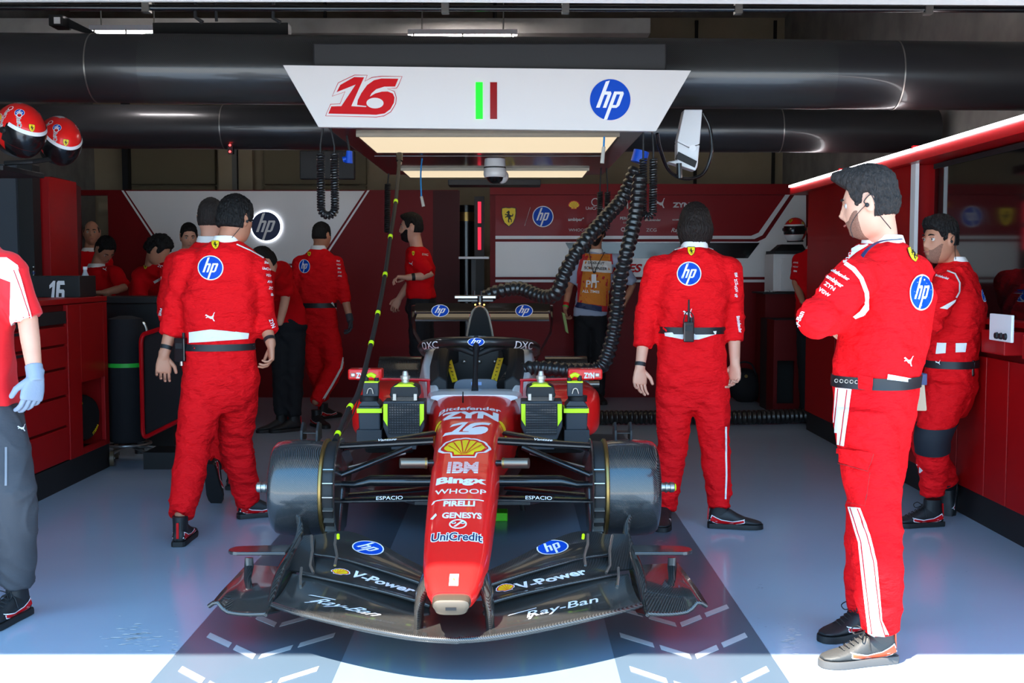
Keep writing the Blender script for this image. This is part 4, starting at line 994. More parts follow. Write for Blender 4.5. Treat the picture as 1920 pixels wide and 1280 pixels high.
put_art('lettering', text_logo('DXC', bold=.01, sx=1.35), C(-.262, 6.62, .972), Vector((.86, -.5, .06)) * .042, (0, 0, .040), halo, bvh=hbv, n=(-.3, -.95, .1), lift=.004, reach=.12, label='white DXC')
put_art('lettering', text_logo('DXC', bold=.01, sx=1.35), C(.262, 6.62, .972), Vector((.86, .5, -.06)) * .042, (0, 0, .040), halo, bvh=hbv, n=(.3, -.95, .1), lift=.004, reach=.12, label='white DXC')
# ---- roll hoop / airbox with camera, engine cover
ab_prof = [(-.085, .98), (-.075, 1.04), (-.06, 1.11), (-.045, 1.155), (-.025, 1.178), (0, 1.186), (.025, 1.178), (.045, 1.155), (.06, 1.11), (.075, 1.04), (.085, .98)]
MB().tube([C(x, 7.12, z) for x, z in ab_prof], .0085, 8).build('airbox_lip', ALU, car)
MB().prism([C(x * .94, 7.115, z - .004) for x, z in ab_prof], (0, .02, 0)).build('airbox_mouth', mat('void_black', (.003, .003, .003), .9), car, smooth=False)
eng = []
for y, w, zt in ((7.14, .09, 1.185), (7.4, .085, 1.15), (7.9, .05, .95), (8.4, .03, .75)):
    eng.append([C(w * 1.6, y, .5), C(w * 1.1, y, (zt + .6) / 2), C(w * .72, y, zt - .05), C(0, y, zt), C(-w * .72, y, zt - .05), C(-w * 1.1, y, (zt + .6) / 2), C(-w * 1.6, y, .5)])
MB().rings(eng).build('engine_cover', PAINT, car)
MB().box((XC - .07, 7.115, .955), (XC + .07, 7.15, .985)).build('hoop_base', BLACKG, car, smooth=False, bevel=.008)
for dx in (-.028, .0, .028): MB().ball(C(dx, 7.10, 1.197 + (.008 if dx == 0 else 0)), .005, 8, 6).build('marker_light', mat('amber_light', (1, .5, .1), emit=6, ecol=(1, .45, .06, 1)), car)
# camera pod / bar carried above
MB().tube([C(0, 7.2, 1.18), C(0, 7.2, 1.25)], .018, 12).build('camera_mast', BLACKG, car)
box('camera_bar', at(852, 560, 7.2), at(930, 554, 7.2) + Vector((0, .1, 0)), STEEL, car, .004)
box('camera_bar_lower', at(858, 566, 7.21), at(925, 561, 7.21) + Vector((0, .08, 0)), BLACKG, car, .003)
for px in (875, 889, 902): MB().tube([at(px, 554, 7.25), at(px, 545, 7.25)], .008, 8).build('bar_stud', BLACKG, car)
# ---- sidepods
for s in (-1, 1):
    R_ = []
    for y, x0_, x1_, zb, zt in ((6.08, .34, .62, .52, .70), (6.16, .30, .68, .49, .735), (6.5, .25, .72, .44, .755), (7.0, .25, .72, .42, .735), (7.6, .2, .62, .24, .62), (8.2, .1, .35, .24, .42)):
        n = 28; cx_, cz, hw, hh = (x0_ + x1_) / 2, (zb + zt) / 2, (x1_ - x0_) / 2, (zt - zb) / 2
        R_.append([C(s * (cx_ + hw * abs(cos(a)) ** .5 * (1 if cos(a) > 0 else -1)), y, cz + hh * abs(sin(a)) ** .5 * (1 if sin(a) > 0 else -1)) for a in [2 * pi * k / n for k in range(n)]])
    MB().rings(R_).build('sidepod', PAINT, car, angle=60)
    MB().box((min(XC + s * .33, XC + s * .6), 6.05, .42), (max(XC + s * .33, XC + s * .6), 6.1, .68)).build('radiator_inlet', mat('void_black'), car, smooth=False, bevel=.02)
    # rails from cockpit to mirrors, mirror body
    MB().tube([C(s * .25, 6.2, .805), C(s * .30, 6.2, .808), C(s * .66, 6.22, .812)], .008, 8).build('mirror_stay', PAINTD, car); MB().tube([C(s * .26, 6.2, .80), C(s * .255, 6.17, .72)], .009, 8).build('mirror_stay', PAINTD, car)
    def M(p): return C(p.x * (1 if s < 0 else -1), p.y, p.z)
    a, b = symp(652, 712, 6.2), symp(716, 692, 6.2); lo, hi = M(a), M(b)
    mb = MB().box((min(lo.x, hi.x), 6.2, a.z), (max(lo.x, hi.x), 6.3, b.z)); mo = mb.build('mirror', PAINT, car, smooth=False, bevel=.010); mo['label'] = 'red wing mirror with white ZYN lettering'
    c_ = (lo + hi) / 2; put_art('lettering', text_logo('ZYN', bold=.07, sx=1.2), (c_.x + s * .02, 6.2, c_.z - .004), (.017, 0, 0), (0, 0, .030), mo, n=(0, -1, 0), lift=.003)
    put_art('lettering', text_logo('ZYN', bold=.05, sx=1.2), (c_.x + s * .005, 6.22, b.z), (.02, 0, 0), (0, .03, .0), mo, n=(0, 0, 1), lift=.003)
    MB().box((c_.x + s * .065 - .012, 6.192, c_.z - .012), (c_.x + s * .065 + .012, 6.2, c_.z + .008)).build('marker_lamp', STEEL, car, smooth=False, bevel=.003)
# rear drums seen past the sidepod
for s in (-1, 1):
    MB().tube([C(s * .44, 8.0, .60), C(s * .74, 8.0, .60)], .2, 40).build('rear_drum', CARBG, car); MB().tube([C(s * .74, 8.0, .60), C(s * .83, 8.0, .60)], .025, 16).build('axle_stub', STEEL, car)
    MB().tube([C(s * .1, 7.9, .62), C(s * .5, 8.0, .66)], .018, 8).build('rear_wishbone', BLACKG, car)
# ---- floor and stands
MB().prism([C(-.3, 5.75, .2), C(.3, 5.75, .2), C(.7, 6.2, .2), (XC + .72, 8.0, .2), (XC - .72, 8.0, .2), C(-.7, 6.2, .2)], (0, 0, .02)).build('floor_plank', CARB, car, smooth=False)
MB().rings([sect(y, hw, zt, zb) for y, hw, zt, zb in ((5.2, .12, .34, .25), (5.8, .2, .36, .22), (6.2, .26, .4, .22))]).build('keel', CARB, car)
# ---- rear wing
YW = 7.7
RW = mat('rear_wing_black', srgb(26, 25, 26), .3, coat=.4)
def rw(py0, py1, hwpx, name, ch):
    x0_, x1_ = -hwpx / (FPX / YW), hwpx / (FPX / YW); z0, z1 = zat(py1, YW), zat(py0, YW)
    rows = [[C(x0_ + (x1_ - x0_) * i / 12, YW + ch * (k / 8), z0 + (z1 - z0) * (k / 8) ** 1.3) for k in range(9)] for i in range(13)]
    g_ = MB().grid(rows, .012); o = g_.build(name, RW, car); return o, MB().grid(rows).bvh()
w1, wb1 = rw(572, 588, 128, 'rear_wing_flap', .14); w2, wb2 = rw(590, 602, 126, 'rear_wing_main', .22)
for s in (-1, 1):
    e = [(s * .482, 1.17), (s * .485, 1.07), (s * .475, .98), (s * .40, .84), (s * .30, .68)]
    MB().tube([C(x, YW + .12, z) for x, z in e], [.02, .018, .016, .014, .012], 8, ell=(.5, 6), up=(1, 0, 0)).build('rear_wing_endplate', RW, car)
    for px in (775 if s < 0 else 1030,): MB().ball(C(s * .46, YW - .0, 1.13), .008, 8, 6).build('endplate_bolt', STEEL, car)
    cx_ = XC + s * .288
    put_art('logo', hp_logo(), (cx_, YW, 1.135), (.056, 0, 0), (0, .02, .038), w1, n=(0, -1, .2), lift=.012, label='blue hp badge on the rear wing')
MB().tube([C(-.0, 7.75, .8), C(-.0, 7.8, 1.08)], .012, 8, ell=(1, 3)).build('rear_wing_pylon', RW, car)
# ================================================================== COOLING FANS STANDING IN THE SIDEPOD INLETS
def fan(s):
    t = thing('cooling_fan', 'black mesh-fronted cooling fan box with neon edges, %s of the nose' % ('left' if s < 0 else 'right'), 'fan', C(s * .36, 5.85, .45), None)
    def M(px, py, Y=5.8): p = symp(px, py, Y); return C(p.x * (1 if s < 0 else -1), p.y, p.z)
    fr = [M(*q) for q in ((718, 752), (796, 752), (796, 800), (786, 824), (728, 824), (718, 800))]
    MB().prism(fr, (0, .16, 0)).build('casing', PLAST, t, smooth=False, bevel=.006)
    MB().prism([M(728, 757, 5.795), M(786, 757, 5.795), M(786, 813, 5.795), M(728, 813, 5.795)], (0, -.003, 0)).build('screen_back', mat('mesh_back', srgb(26, 36, 52), .3, coat=.6), t, smooth=False)
    g_ = MB(); a, b = M(728, 757, 5.78), M(786, 813, 5.78); xa, xb = min(a.x, b.x), max(a.x, b.x)
    for k in range(13): x = xa + (xb - xa) * k / 12; g_.box((x - .0015, 5.782, b.z), (x + .0015, 5.788, a.z))
    for k in range(13): z = b.z + (a.z - b.z) * k / 12; g_.box((xa, 5.780, z - .0015), (xb, 5.786, z + .0015))
    g_.build('mesh_guard', BLACKM, t, smooth=False)
    for q in (((719, 757), (727, 757), (727, 799), (719, 786)), ((787, 757), (795, 757), (795, 786), (787, 799))): MB().prism([M(x, y, 5.797) for x, y in q], (0, -.008, 0)).build('neon_edge', NEON, t, smooth=False)
    MB().prism([M(*q) for q in ((734, 752), (782, 752), (786, 738), (730, 738))], (0, .14, 0)).build('motor_collar', BLACKG, t, smooth=False, bevel=.005)
    MB().prism([M(x, y, 5.79) for x, y in ((731, 744), (786, 744), (784, 726), (775, 722), (741, 722), (732, 727))], (0, .15, 0)).build('top_cap', BLACKM, t, smooth=False, bevel=.008)
    MB().prism([M(x, y, 5.785) for x, y in ((738, 725), (779, 725), (770, 720), (747, 720))], (0, .10, 0)).build('neon_cap', NEON, t, smooth=False)
    top = M(760, 700, 5.88); bt_ = M(760, 722, 5.88); MB().lathe(bt_, (0, 0, 1), [(0, .022), (.03, .02), (.032, .026), (.05, .026), (.052, .018), (.075, .012)], 18).build('coupling', mat('coupling_metal', srgb(190, 180, 170), .35, metal=.6), t)
    for x in (740, 779): MB().box(M(x, 750, 5.79) - Vector((.008, .01, 0)), M(x, 738, 5.79) + Vector((.008, .01, 0))).build('latch', STEEL, t, smooth=False)
    MB().prism([M(x, y) for x, y in ((732, 824), (782, 824), (780, 842), (734, 842))], (0, .14, 0)).build('outlet_base', PLAST, t, smooth=False)
def tank(s):
    t = thing('coolant_container', 'dark plastic container with one neon band, outer %s of the fans' % ('left' if s < 0 else 'right'), 'container', C(s * .54, 5.85, .45), None)
    def M(px, py, Y=5.84): p = symp(px, py, Y); return C(p.x * (1 if s < 0 else -1), p.y, p.z)
    MB().prism([M(*q) for q in ((671, 762), (713, 762), (713, 807), (673, 807))], (0, .15, 0)).build('body', PLAST, t, smooth=False, bevel=.008)
    MB().prism([M(*q) for q in ((668, 806), (716, 806), (716, 836), (668, 836))], (0, .18, 0)).build('lower_tray', mat('plastic_black', srgb(34, 38, 44), .5), t, smooth=False, bevel=.004)
    MB().prism([M(*q) for q in ((671, 762), (714, 762), (706, 752), (679, 752))], (0, .15, 0)).build('shoulder', PLAST, t, smooth=False, bevel=.006)
    MB().prism([M(x, y, 5.83) for x, y in ((669, 766), (716, 766), (716, 774), (669, 774))], (0, .17, 0)).build('neon_band', NEON, t, smooth=False)
    MB().lathe(M(692, 752, 5.9), (0, 0, 1), [(0, .05), (.03, .052), (.032, .045)], 24).build('screw_cap', BLACKM, t)
    MB().prism([M(x, y, 5.83) for x, y in ((680, 743), (709, 743), (709, 716), (680, 716))], (0, .06, 0)).build('pump_head', PLAST, t, smooth=False, bevel=.004)
    MB().box(M(680, 717.5, 5.825), M(709, 715, 5.825) + Vector((0, .07, 0))).build('neon_line', NEON, t, smooth=False) if s < 0 else MB().box(M(709, 717.5, 5.825), M(680, 715, 5.825) + Vector((0, .07, 0))).build('neon_line', NEON, t, smooth=False)
    for x, y in ((687, 708), (706, 712)): MB().tube([M(x, 716, 5.86), M(x, y - 4, 5.86)], .012, 10).build('pipe_stub', BLACKM, t)
    MB().tube(spl([M(688, 705, 5.86), M(696, 702, 5.86), M(704, 706, 5.86)]), .011, 8).build('neon_pipe', NEON, t)
    MB().tube(spl([M(688, 738, 5.82), M(691, 729, 5.82), M(697, 729, 5.82), M(700, 738, 5.82)]), .004, 6).build('carry_loop', STEEL, t)
for s in (-1, 1): fan(s); tank(s)
# trestles carrying the car
for y, nm_ in ((5.9, 'rear of the cooling fans'), ):
    t = thing('car_stand', 'low dark stand under the car floor holding it off the ground', 'stand', C(0, 6.6, 0))
    box('stand_top', (XC - .28, 6.5, .17), (XC + .28, 6.75, .198), BLACKM, t)
    for s in (-1, 1):
        for yy in (6.53, 6.72): MB().tube([C(s * .24, yy, .17), C(s * .27, yy, .0)], .014, 8).build('leg', BLACKM, t)
t = thing('floor_wedge', 'small bright green block on the floor under the nose', 'block', ground(935, 968))
gp_ = ground(940, 978); MB().box((gp_.x - .035, gp_.y, 0.003), (gp_.x + .035, gp_.y + .12, .05)).build('wedge_body', mat('lime_green', srgb(90, 220, 20), .5), t, smooth=False, bevel=.004)
# ================================================================== LEFT SIDE
XL = -2.9
CT = 1.23
def yl(px, X=XL): return X * FPX / (px - 960) / 1.0 * 1.0      # distance at which the plane x=X shows at column px (level rows)
t = thing('workshop_cabinet', 'red drawer cabinet along the left wall with black plinth', 'cabinet', (-3.25, 6.6, 0))
Y0, Y1, Y2, Y3 = 4.9, yl(60), yl(126), yl(200)
MB().box((-3.65, Y0, .17), (XL - .03, Y2, CT - .04)).build('carcass', CABDARK, t, smooth=False)
box('plinth', (-3.65, Y0, 0), (XL - .005, Y3 + .0, .17), BLACKM, t)
box('worktop', (-3.66, Y0 - .02, CT - .035), (XL, Y3 + .01, CT), CABRED, t, .004)
box('end_panel', (-3.65, Y3 - .02, .17), (XL - .002, Y3 + .004, CT - .04), CABRED, t)
ZD = [.17, .40, .60, .78, .93, 1.06]
for bay in ((Y0 + .02, 5.75), (5.78, Y2 - .02)):
    for a, b in zip(ZD[:-1], ZD[1:]):
        d = box('drawer', (XL - .04, bay[0], a + .008), (XL - .004, bay[1], b - .008), CABRED, t, .004)
        MB().box((XL - .01, (bay[0] + bay[1]) / 2 - .09, b - .03), (XL + .006, (bay[0] + bay[1]) / 2 + .09, b - .014)).build('handle', BLACKM, d, smooth=False)
box('recess_strip', (XL - .03, Y0 + .02, 1.07), (XL - .002, Y2 - .02, 1.15), BLACKM, t)
# end bay with the cut-out that holds the tyre
ya, yb = yl(150), yl(193)
for lo, hi in (((XL - .03, Y2, .17), (XL, ya, CT - .04)), ((XL - .03, yb, .17), (XL, Y3, CT - .04)), ((XL - .03, ya, .66), (XL, yb, CT - .04)), ((XL - .03, ya, .17), (XL, yb, .21))):
    box('door_panel', lo, hi, CABRED, t, .003)
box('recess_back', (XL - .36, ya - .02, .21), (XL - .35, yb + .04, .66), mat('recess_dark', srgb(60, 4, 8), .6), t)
def tyre(c, R, w, axis, label, col, group=None, word='PIRELLI', text_side=1):
    t = thing('racing_tyre', label, 'tyre', (c[0], c[1], c[2] - R), group); a = Vector(axis).normalized(); c = Vector(c)
    MB().lathe(c, a, [(-w / 2, R * .62), (-w / 2 - .006, R * .75), (-w / 2, R * .9), (-w / 2 + .03, R * .98), (0, R), (w / 2 - .03, R * .98), (w / 2, R * .9), (w / 2 + .006, R * .75), (w / 2, R * .62)], 56).build('tread', RUBBER, t)
    MB().lathe(c, a, [(-w / 2 + .02, .02), (-w / 2 + .02, R * .3), (-w / 2 + .01, R * .62), (w / 2 - .01, R * .62), (w / 2 - .02, R * .3), (w / 2 - .02, .02)], 40).build('wheel_disc', BLACKG, t)
    u = a.orthogonal().normalized(); v = a.cross(u); m = MB(); r0, r1 = R * .70, R * .86
    # lettering band: arcs plus the word bent round the sidewall
    vs, fs = text2d(word, bold=.04, sx=1.1)
    for base in (pi * .5, pi * 1.5):
        w2 = [(x, y) for x, y in vs]; h = (r1 - r0) * .7
        def bend(x, y):
            ang = base - x * h / ((r0 + r1) / 2); rr = r0 + .15 * (r1 - r0) + y * h
            return c + (u * cos(ang) + v * sin(ang)) * rr + a * (w / 2 + .009) * text_side
        m.add([bend(x, y) for x, y in w2], fs)
    m.build('sidewall_lettering', col, t, smooth=False, recalc=False)
    return t
tyre((XL - .15, (ya + yb) / 2 + .02, .39), .165, .2, (1, -.25, 0), 'small black tyre with yellow lettering inside the red cabinet cut-out', YEL)
# black crate with number 16, bottles
yk = 7.65
t = thing('timing_box', 'black box marked with a white 16 standing on the left cabinet', 'box', (-3.1, yk, CT))
X0, X1 = xat(52, yk), xat(152, yk); b_ = box('case', (X0, yk, CT), (X1, yk + .3, zat(517, yk)), BLACKM, t, .004)
def num16_simple():
    one = [(-.62, -1), (-.28, -1), (-.08, 1), (-.30, 1), (-.72, .55), (-.72, .2), (-.40, .42)]
    six = [(.05, -1), (.7, -1), (.82, -.85), (.86, .0), (.76, .14), (.36, .14), (.42, .6), (.9, .6), (.86, 1), (.2, 1), (.06, .8), (-.08, -.85)]
    hole = [(.22, -.62), (.54, -.62), (.56, -.22), (.26, -.22)]
    return [(fill2d([one]), 0), (fill2d([six, hole]), 0)], [WHT]
put_art('number', num16_simple(), at(106, 545, yk), (.065, 0, 0), (0, 0, .068), t, n=(0, -1, 0), lift=.003, label='white 16')
def bottle(x, y, z, h, label, m, lab):
    t = thing('water_bottle', label, 'bottle', (x, y, z), None)
    r = h * .17
    MB().lathe((x, y, z), (0, 0, 1), [(0, r * .9), (.01 * h, r), (.5 * h, r), (.66 * h, r * .8), (.82 * h, r * .38), (.92 * h, r * .34)], 20).build('body', m, t)
    MB().lathe((x, y, z + .9 * h), (0, 0, 1), [(0, r * .42), (.1 * h, r * .42)], 16).build('cap', WHT, t)
    MB().lathe((x, y, z + .16 * h), (0, 0, 1), [(0, r * 1.02), (.28 * h, r * 1.02)], 20).build('paper_label', lab, t)
GLAS = mat('bottle_clear', srgb(190, 190, 195), .15, coat=.4); GLD = mat('bottle_dark', srgb(40, 34, 30), .15, coat=.4)
bottle(xat(163, 7.9), 7.9, CT, .21, 'clear water bottle with white label at the end of the left cabinet', GLAS, WHT)
bottle(xat(63, 7.75), 7.78, zat(517, yk), .065, 'small dark bottle with a pale cap on top of the black 16 box', GLD, NAVY)
# tall units behind the cabinet
t = thing('display_tower', 'tall grey-blue screen tower at the far left edge with black side', 'tower', (-3.8, 8.2, 0))
TG = mat('tower_grey', srgb(70, 78, 88), .35, coat=.2)
z_t = zat(308, 8.12)
box('front_panel', (-4.4, 8.12, 0), (xat(38, 8.12), 8.15, z_t), TG, t); box('side_cabinet', (-4.4, 8.15, 0), (xat(70, 8.16), 8.28, z_t), BLACKM, t)
t = thing('tall_red_locker', 'tall narrow red locker behind the grey tower on the left', 'locker', (-3.6, 8.5, 0))
zr = zat(331, 8.32)
box('body', (-3.95, 8.33, 0), (xat(100, 8.33), 8.85, zr), CABRED, t, .003)
box('door_leaf', (xat(71, 8.31), 8.31, .2), (xat(99, 8.31), 8.329, zr - .01), CABRED, t, .002)
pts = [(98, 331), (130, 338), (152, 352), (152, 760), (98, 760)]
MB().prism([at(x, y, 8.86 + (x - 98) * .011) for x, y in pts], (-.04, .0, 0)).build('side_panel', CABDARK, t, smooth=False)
# shelf and helmets above
t = thing('helmet_shelf', 'black angled shelf on top of the grey tower carrying two helmets', 'shelf', (-3.2, 6.4, CT))
z_s = zat(312, 6.3)
MB().box((-3.3, 6.2, z_s - .03), (xat(30, 6.3), 6.75, z_s)).build('board', BLACKM, t, smooth=False, bevel=.005)
MB().tube([Vector((-3.12, 6.45, CT)), Vector((-3.12, 6.45, z_s - .03))], .03, 10).build('post', BLACKM, t)
MB().tube([at(8, 306, 6.42), at(60, 303, 6.45), at(110, 296, 6.6)], .014, 8).build('support_arm', BLACKM, t)
def helmet(c, R, fwd, roll, label, group, kind='unicredit'):
    """full-face racing helmet: shell, visor, white lower band, chin; fwd = direction of the visor"""
    c = Vector(c); f = Vector(fwd).normalized(); t = thing('racing_helmet', label, 'helmet', c - Vector((0, 0, R * 1.1)), group)
    up0 = Vector((0, 0, 1)); r = f.cross(up0).normalized(); up = r.cross(f)
    up, r = up * cos(roll) + r * sin(roll), r * cos(roll) - up * sin(roll)
    def shell(k, lo, hi, nz=22, nr=44, fwd_only=None):
        rows = []
        for i in range(nz + 1):
            th = lo + (hi - lo) * i / nz; row = []
            for j in range(nr + 1):
                ph = -pi + 2 * pi * j / nr
                x, y, z = cos(th) * sin(ph), cos(th) * cos(ph), sin(th)
                yy = y * 1.16 if y > 0 else y * 1.08
                if z < -.3 and y > 0: yy *= 1 + .12 * (-.3 - z) * 2
                if z < -.55: x *= 1 - .25 * (-.55 - z)
                row.append(c + (r * x * .9 + f * yy + up * z * 1.06) * R * k)
            rows.append(row)
        return rows
    m = MB(); rows = shell(1, radians(-52), radians(89.5)); m.grid(rows)
    base = rows[0]; m.add(base[:-1], [tuple(range(len(base) - 1))])
    sh = m.build('shell', PAINT, t)
    bv = m.bvh()
    # visor: dark band wrapping the front
    def band(k, lo, hi, a, n=26, lowf=None):
        rows = []
        for i in range(9):
            th = lo + (hi - lo) * i / 8; row = []
            for j in range(n + 1):
                ph = -a + 2 * a * j / n; x, y, z = cos(th) * sin(ph), cos(th) * cos(ph), sin(th)
                yy = y * 1.16 if y > 0 else y * 1.08
                if z < -.3 and y > 0: yy *= 1 + .12 * (-.3 - z) * 2
                row.append(c + (r * x * .9 + f * yy + up * z * 1.06) * R * k)
            rows.append(row)
        return rows
    MB().grid(band(1.025, radians(-16), radians(24), radians(78))).build('visor', BLACKG, t)
    MB().grid(band(1.035, radians(20), radians(28), radians(74))).build('sun_strip', WHT, t)
    MB().grid(band(1.012, radians(-50), radians(-17), radians(70))).build('chin_bar', WHTG if kind == 'white' else BLACKG, t)
    for s in (-1, 1):
        pc = c + (r * s * .93 + f * .22 + up * .1) * R
        MB().lathe(pc - r * s * .01, r * s, [(0, R * .14), (.015, R * .12)], 18).build('visor_pivot', BLACKM, t)
    MB().tube([c - up * R * .80 - up * .0, c - up * R * .93], R * .66, 24).build('collar_pad', BLACKM, t)
    side = r
    def art(a, az, el, s, lab=None, rot=0):
        d = (r * sin(az) * cos(el) + f * cos(az) * cos(el) + up * sin(el)).normalized()
        uu = up.cross(d).normalized(); vv = d.cross(uu); uu, vv = uu * cos(rot) + vv * sin(rot), vv * cos(rot) - uu * sin(rot)
        put_art('logo', a, c + d * R, uu * s, vv * s, sh, bvh=bv, n=d, lift=.0016, label=lab, step=.5)
    if kind == 'unicredit':
        uc = ([(xf(text2d('UniCredit', bold=.09), 1, 0, -.5), 1), (xf(text2d('UniCredit', bold=.0), 1, 0, -.5), 2), (fill2d([circ(.7, 20, -2.9, .2)]), 1), (fill2d([circ(.5, 20, -2.9, .2)]), 0)], [REDM, WHT, BLK])
        for az in (95, 40, -95): art(uc, radians(az), radians(32), R * .155, rot=radians(-68))
        for az in (110, 150, -110): art(shell_logo(), radians(az), radians(22), R * .16, 'shell emblem')
        art(hp_logo(), radians(60), radians(62), R * .17); art(shield_logo(), radians(12), radians(34), R * .15)
        for az in (150, -150): art(text_logo('CEVA', REDM, bold=.05), radians(az), radians(-18), R * .14)
        rows = []
        for i in range(13):
            th = radians(-45 + 118 * i / 12); row = []
            for j in range(9):
                ph = pi - .42 + .84 * j / 8
                x, y, z = cos(th) * sin(ph), cos(th) * cos(ph), sin(th); row.append(c + (r * x * .9 + f * y * 1.08 + up * z * 1.06) * R * 1.006)
            rows.append(row)
        MB().grid(rows).build('white_back_band', WHTG, t)
    else:
        art(text_logo('IBM', BLK, bold=.04), radians(50), radians(-35), R * .14); art(shield_logo(), radians(10), radians(45), R * .2)
        for az in (70, -70): art(shell_logo(), radians(az), radians(35), R * .18)
    return t
helmet(at(38, 243, 6.25), .137, (.75, -.45, -.62), .1, 'red helmet with white brow strip at the far left edge', 'racing helmets on the high shelf')
helmet(at(112, 262, 6.6), .128, (.62, -.55, -.85), .1, 'red helmet to the right of and behind the other high helmet', 'racing helmets on the high shelf')
# kit on the floor: dolly with black fabric cylinder, red framed monitor cart
yd = 8.2; xd = xat(236, yd)
t = thing('blanket_dolly', 'black fabric cylinder on a small wheeled steel dolly with green band', 'dolly', (xd, yd, 0))
MB().lathe((xd, yd, .16), (0, 0, 1), [(0, .125), (.02, .135), (.8, .135), (.9, .12), (.92, .05)], 28).build('fabric_cover', BLACKCLOTH, t)
MB().lathe((xd, yd, .16 + .55), (0, 0, 1), [(0, .138), (.03, .138)], 28).build('green_band', GREEN, t)
MB().tube([Vector((xd + .16 * cos(a), yd + .16 * sin(a), .14)) for a in [2 * pi * k / 24 for k in range(24)]], .011, 8, closed=True).build('base_ring', STEEL, t)
for sx_ in (-1, 1):
    x = xd + sx_ * .1; MB().tube(spl([(x - .05, yd - .02, .85), (x - .03, yd, 1.0), (x + .03, yd + .02, 1.02), (x + .07, yd + .03, .84)]), .011, 8).build('handle', STEEL, t)
fr = MB()
for dx, dy in ((-.06, -.17), (.2, .1), (-.12, .17), (.17, -.12)): fr.tube([(xd, yd, .13), (xd + dx, yd + dy, .09)], .012, 8)
fr.build('base_frame', STEEL, t)
for dx, dy in ((-.06, -.17), (.22, .06), (-.14, .15)):
    w = MB(); w.lathe((xd + dx - .018, yd + dy, .055), (1, .3, 0), [(0, .04), (.003, .055), (.03, .055), (.033, .04)], 24); o = w.build('wheel', mat('wheel_brown', srgb(96, 78, 58), .5), t)
    MB().lathe((xd + dx - .021, yd + dy, .055), (1, .3, 0), [(0, .03), (.04, .03)], 16).build('hub', BLACKG, o)
yq = 7.9
t = thing('monitor_cart', 'black cart with a rounded glossy red frame behind the walking mechanic', 'cart', (xat(310, yq), yq, 0))
a, b, c_, d_ = at(264, 628, yq), at(352, 600, yq - .1), at(352, 780, yq - .1), at(268, 822, yq)
fp = []
for P0, P1, P2 in ((d_, a, b), (a, b, c_), (b, c_, d_), (c_, d_, a)):
    for k in range(7):
        f = k / 6; q0 = P1.lerp(P0, .1); q2 = P1.lerp(P2, .1); fp.append(q0.lerp(P1, f).lerp(P1.lerp(q2, f), f))
MB().tube(fp, .016, 8, closed=True).build('red_frame', PAINTD, t)
MB().prism([p + Vector((0, .03, 0)) for p in (a, b, c_, d_)], (0, .35, 0)).build('screen_body', BLACKM, t, smooth=False)
MB().box((min(a.x, d_.x), yq, 0), (b.x, yq + .3, .12)).build('base_plinth', BLACKM, t, smooth=False)
yp = 8.6
t = thing('air_bottle', 'thin upright steel regulator with a blue cap beside the red frame', 'bottle', (xat(257, yp), yp, 0))
MB().lathe((xat(257, yp), yp, 0), (0, 0, 1), [(0, .035), (.4, .035), (.45, .02), (.52, .02)], 14).build('cylinder_body', PLAST, t)
MB().lathe((xat(257, yp), yp, .56), (0, 0, 1), [(0, .022), (.05, .022)], 14).build('blue_cap', BLUP, t); MB().tube([(xat(257, yp), yp, .5), (xat(257, yp), yp, .7)], .008, 8).build('valve_stem', STEEL, t)
# dark work tables at rear left
t = thing('work_bench', 'black bench at the rear left where the mechanics lean', 'bench', (xat(290, 9.2), 9.2, 0))
box('bench_top', (xat(180, 9.0), 8.9, zat(556, 9.0) - .05), (xat(330, 9.0), 9.35, zat(556, 9.0)), BLACKM, t, .004); box('bench_body', (xat(185, 9.0), 8.95, .0), (xat(325, 9.0), 9.3, zat(556, 9.0) - .05), mat('bench_dark', srgb(22, 22, 24), .5), t)
# ================================================================== RIGHT SIDE
XR = 2.6
def yr(px): return XR * FPX / (px - 960)
t = thing('workshop_cabinet', 'red wall cabinet run along the right side with black plinth', 'cabinet', (3.0, 7, 0))
box('plinth', (XR + .02, 4.2, 0), (3.45, 9.9, .17), BLACKM, t)
ys = [4.2, 4.9, yr(1895), yr(1853), yr(1800), yr(1745), 8.0, 9.0, 9.9]
box('carcass', (XR + .03, 4.2, .17), (3.45, 9.9, 1.12), CABDARK, t)
for a, b in zip(ys[:-1], ys[1:]): box('door', (XR, a + .006, .17), (XR + .03, b - .006, .94), CABRED, t, .004)
box('worktop', (XR - .0, 4.2, 1.12), (3.46, 9.9, 1.15), CABRED, t, .004)
for a, b in ((4.3, 5.5), (5.7, 5.98), (7.1, 8.3)):
    box('drawer', (XR - .09, a, .98), (XR + .03, b, 1.1), CABRED, t, .005)
t = thing('wall_controller', 'white card holder with small dark dials above the red drawers', 'device', (XR - .08, 5.7, 1.0))
box('body', (XR - .1, 5.60, zat(638, 5.8)), (XR - .085, 5.86, zat(588, 5.8)), WHT, t, .004)
m = MB()
for yy in (5.66, 5.71, 5.76): m.lathe((XR - .101, yy, zat(628, 5.8)), (-1, 0, 0), [(0, .018), (.012, .015)], 14)
m.build('dial', BLACKM, t)
tyre((XR + .0, 4.62, .62), .13, .1, (-1, -.4, 0), 'dark tyre with yellow lettering at the right edge by the red cabinet', YEL) if False else None
t = thing('tall_red_locker', 'tall red locker panel behind the foreground mechanic', 'locker', (3.0, 8.6, 1.15))
zz = 2.10
box('body', (XR, yr(1703), 1.152), (3.4, yr(1512), zz), CABRED, t, .003)
box('white_edge', (XR - .004, yr(1712), 1.152), (XR + .02, yr(1703) - .004, zz), WHT, t)
t = thing('screen_wall', 'glossy black glass screen wall above the right cabinets', 'screen', (3.0, 5.8, 1.15))
GLASSB = mat('black_glass', srgb(10, 11, 13), .04, coat=1.0)
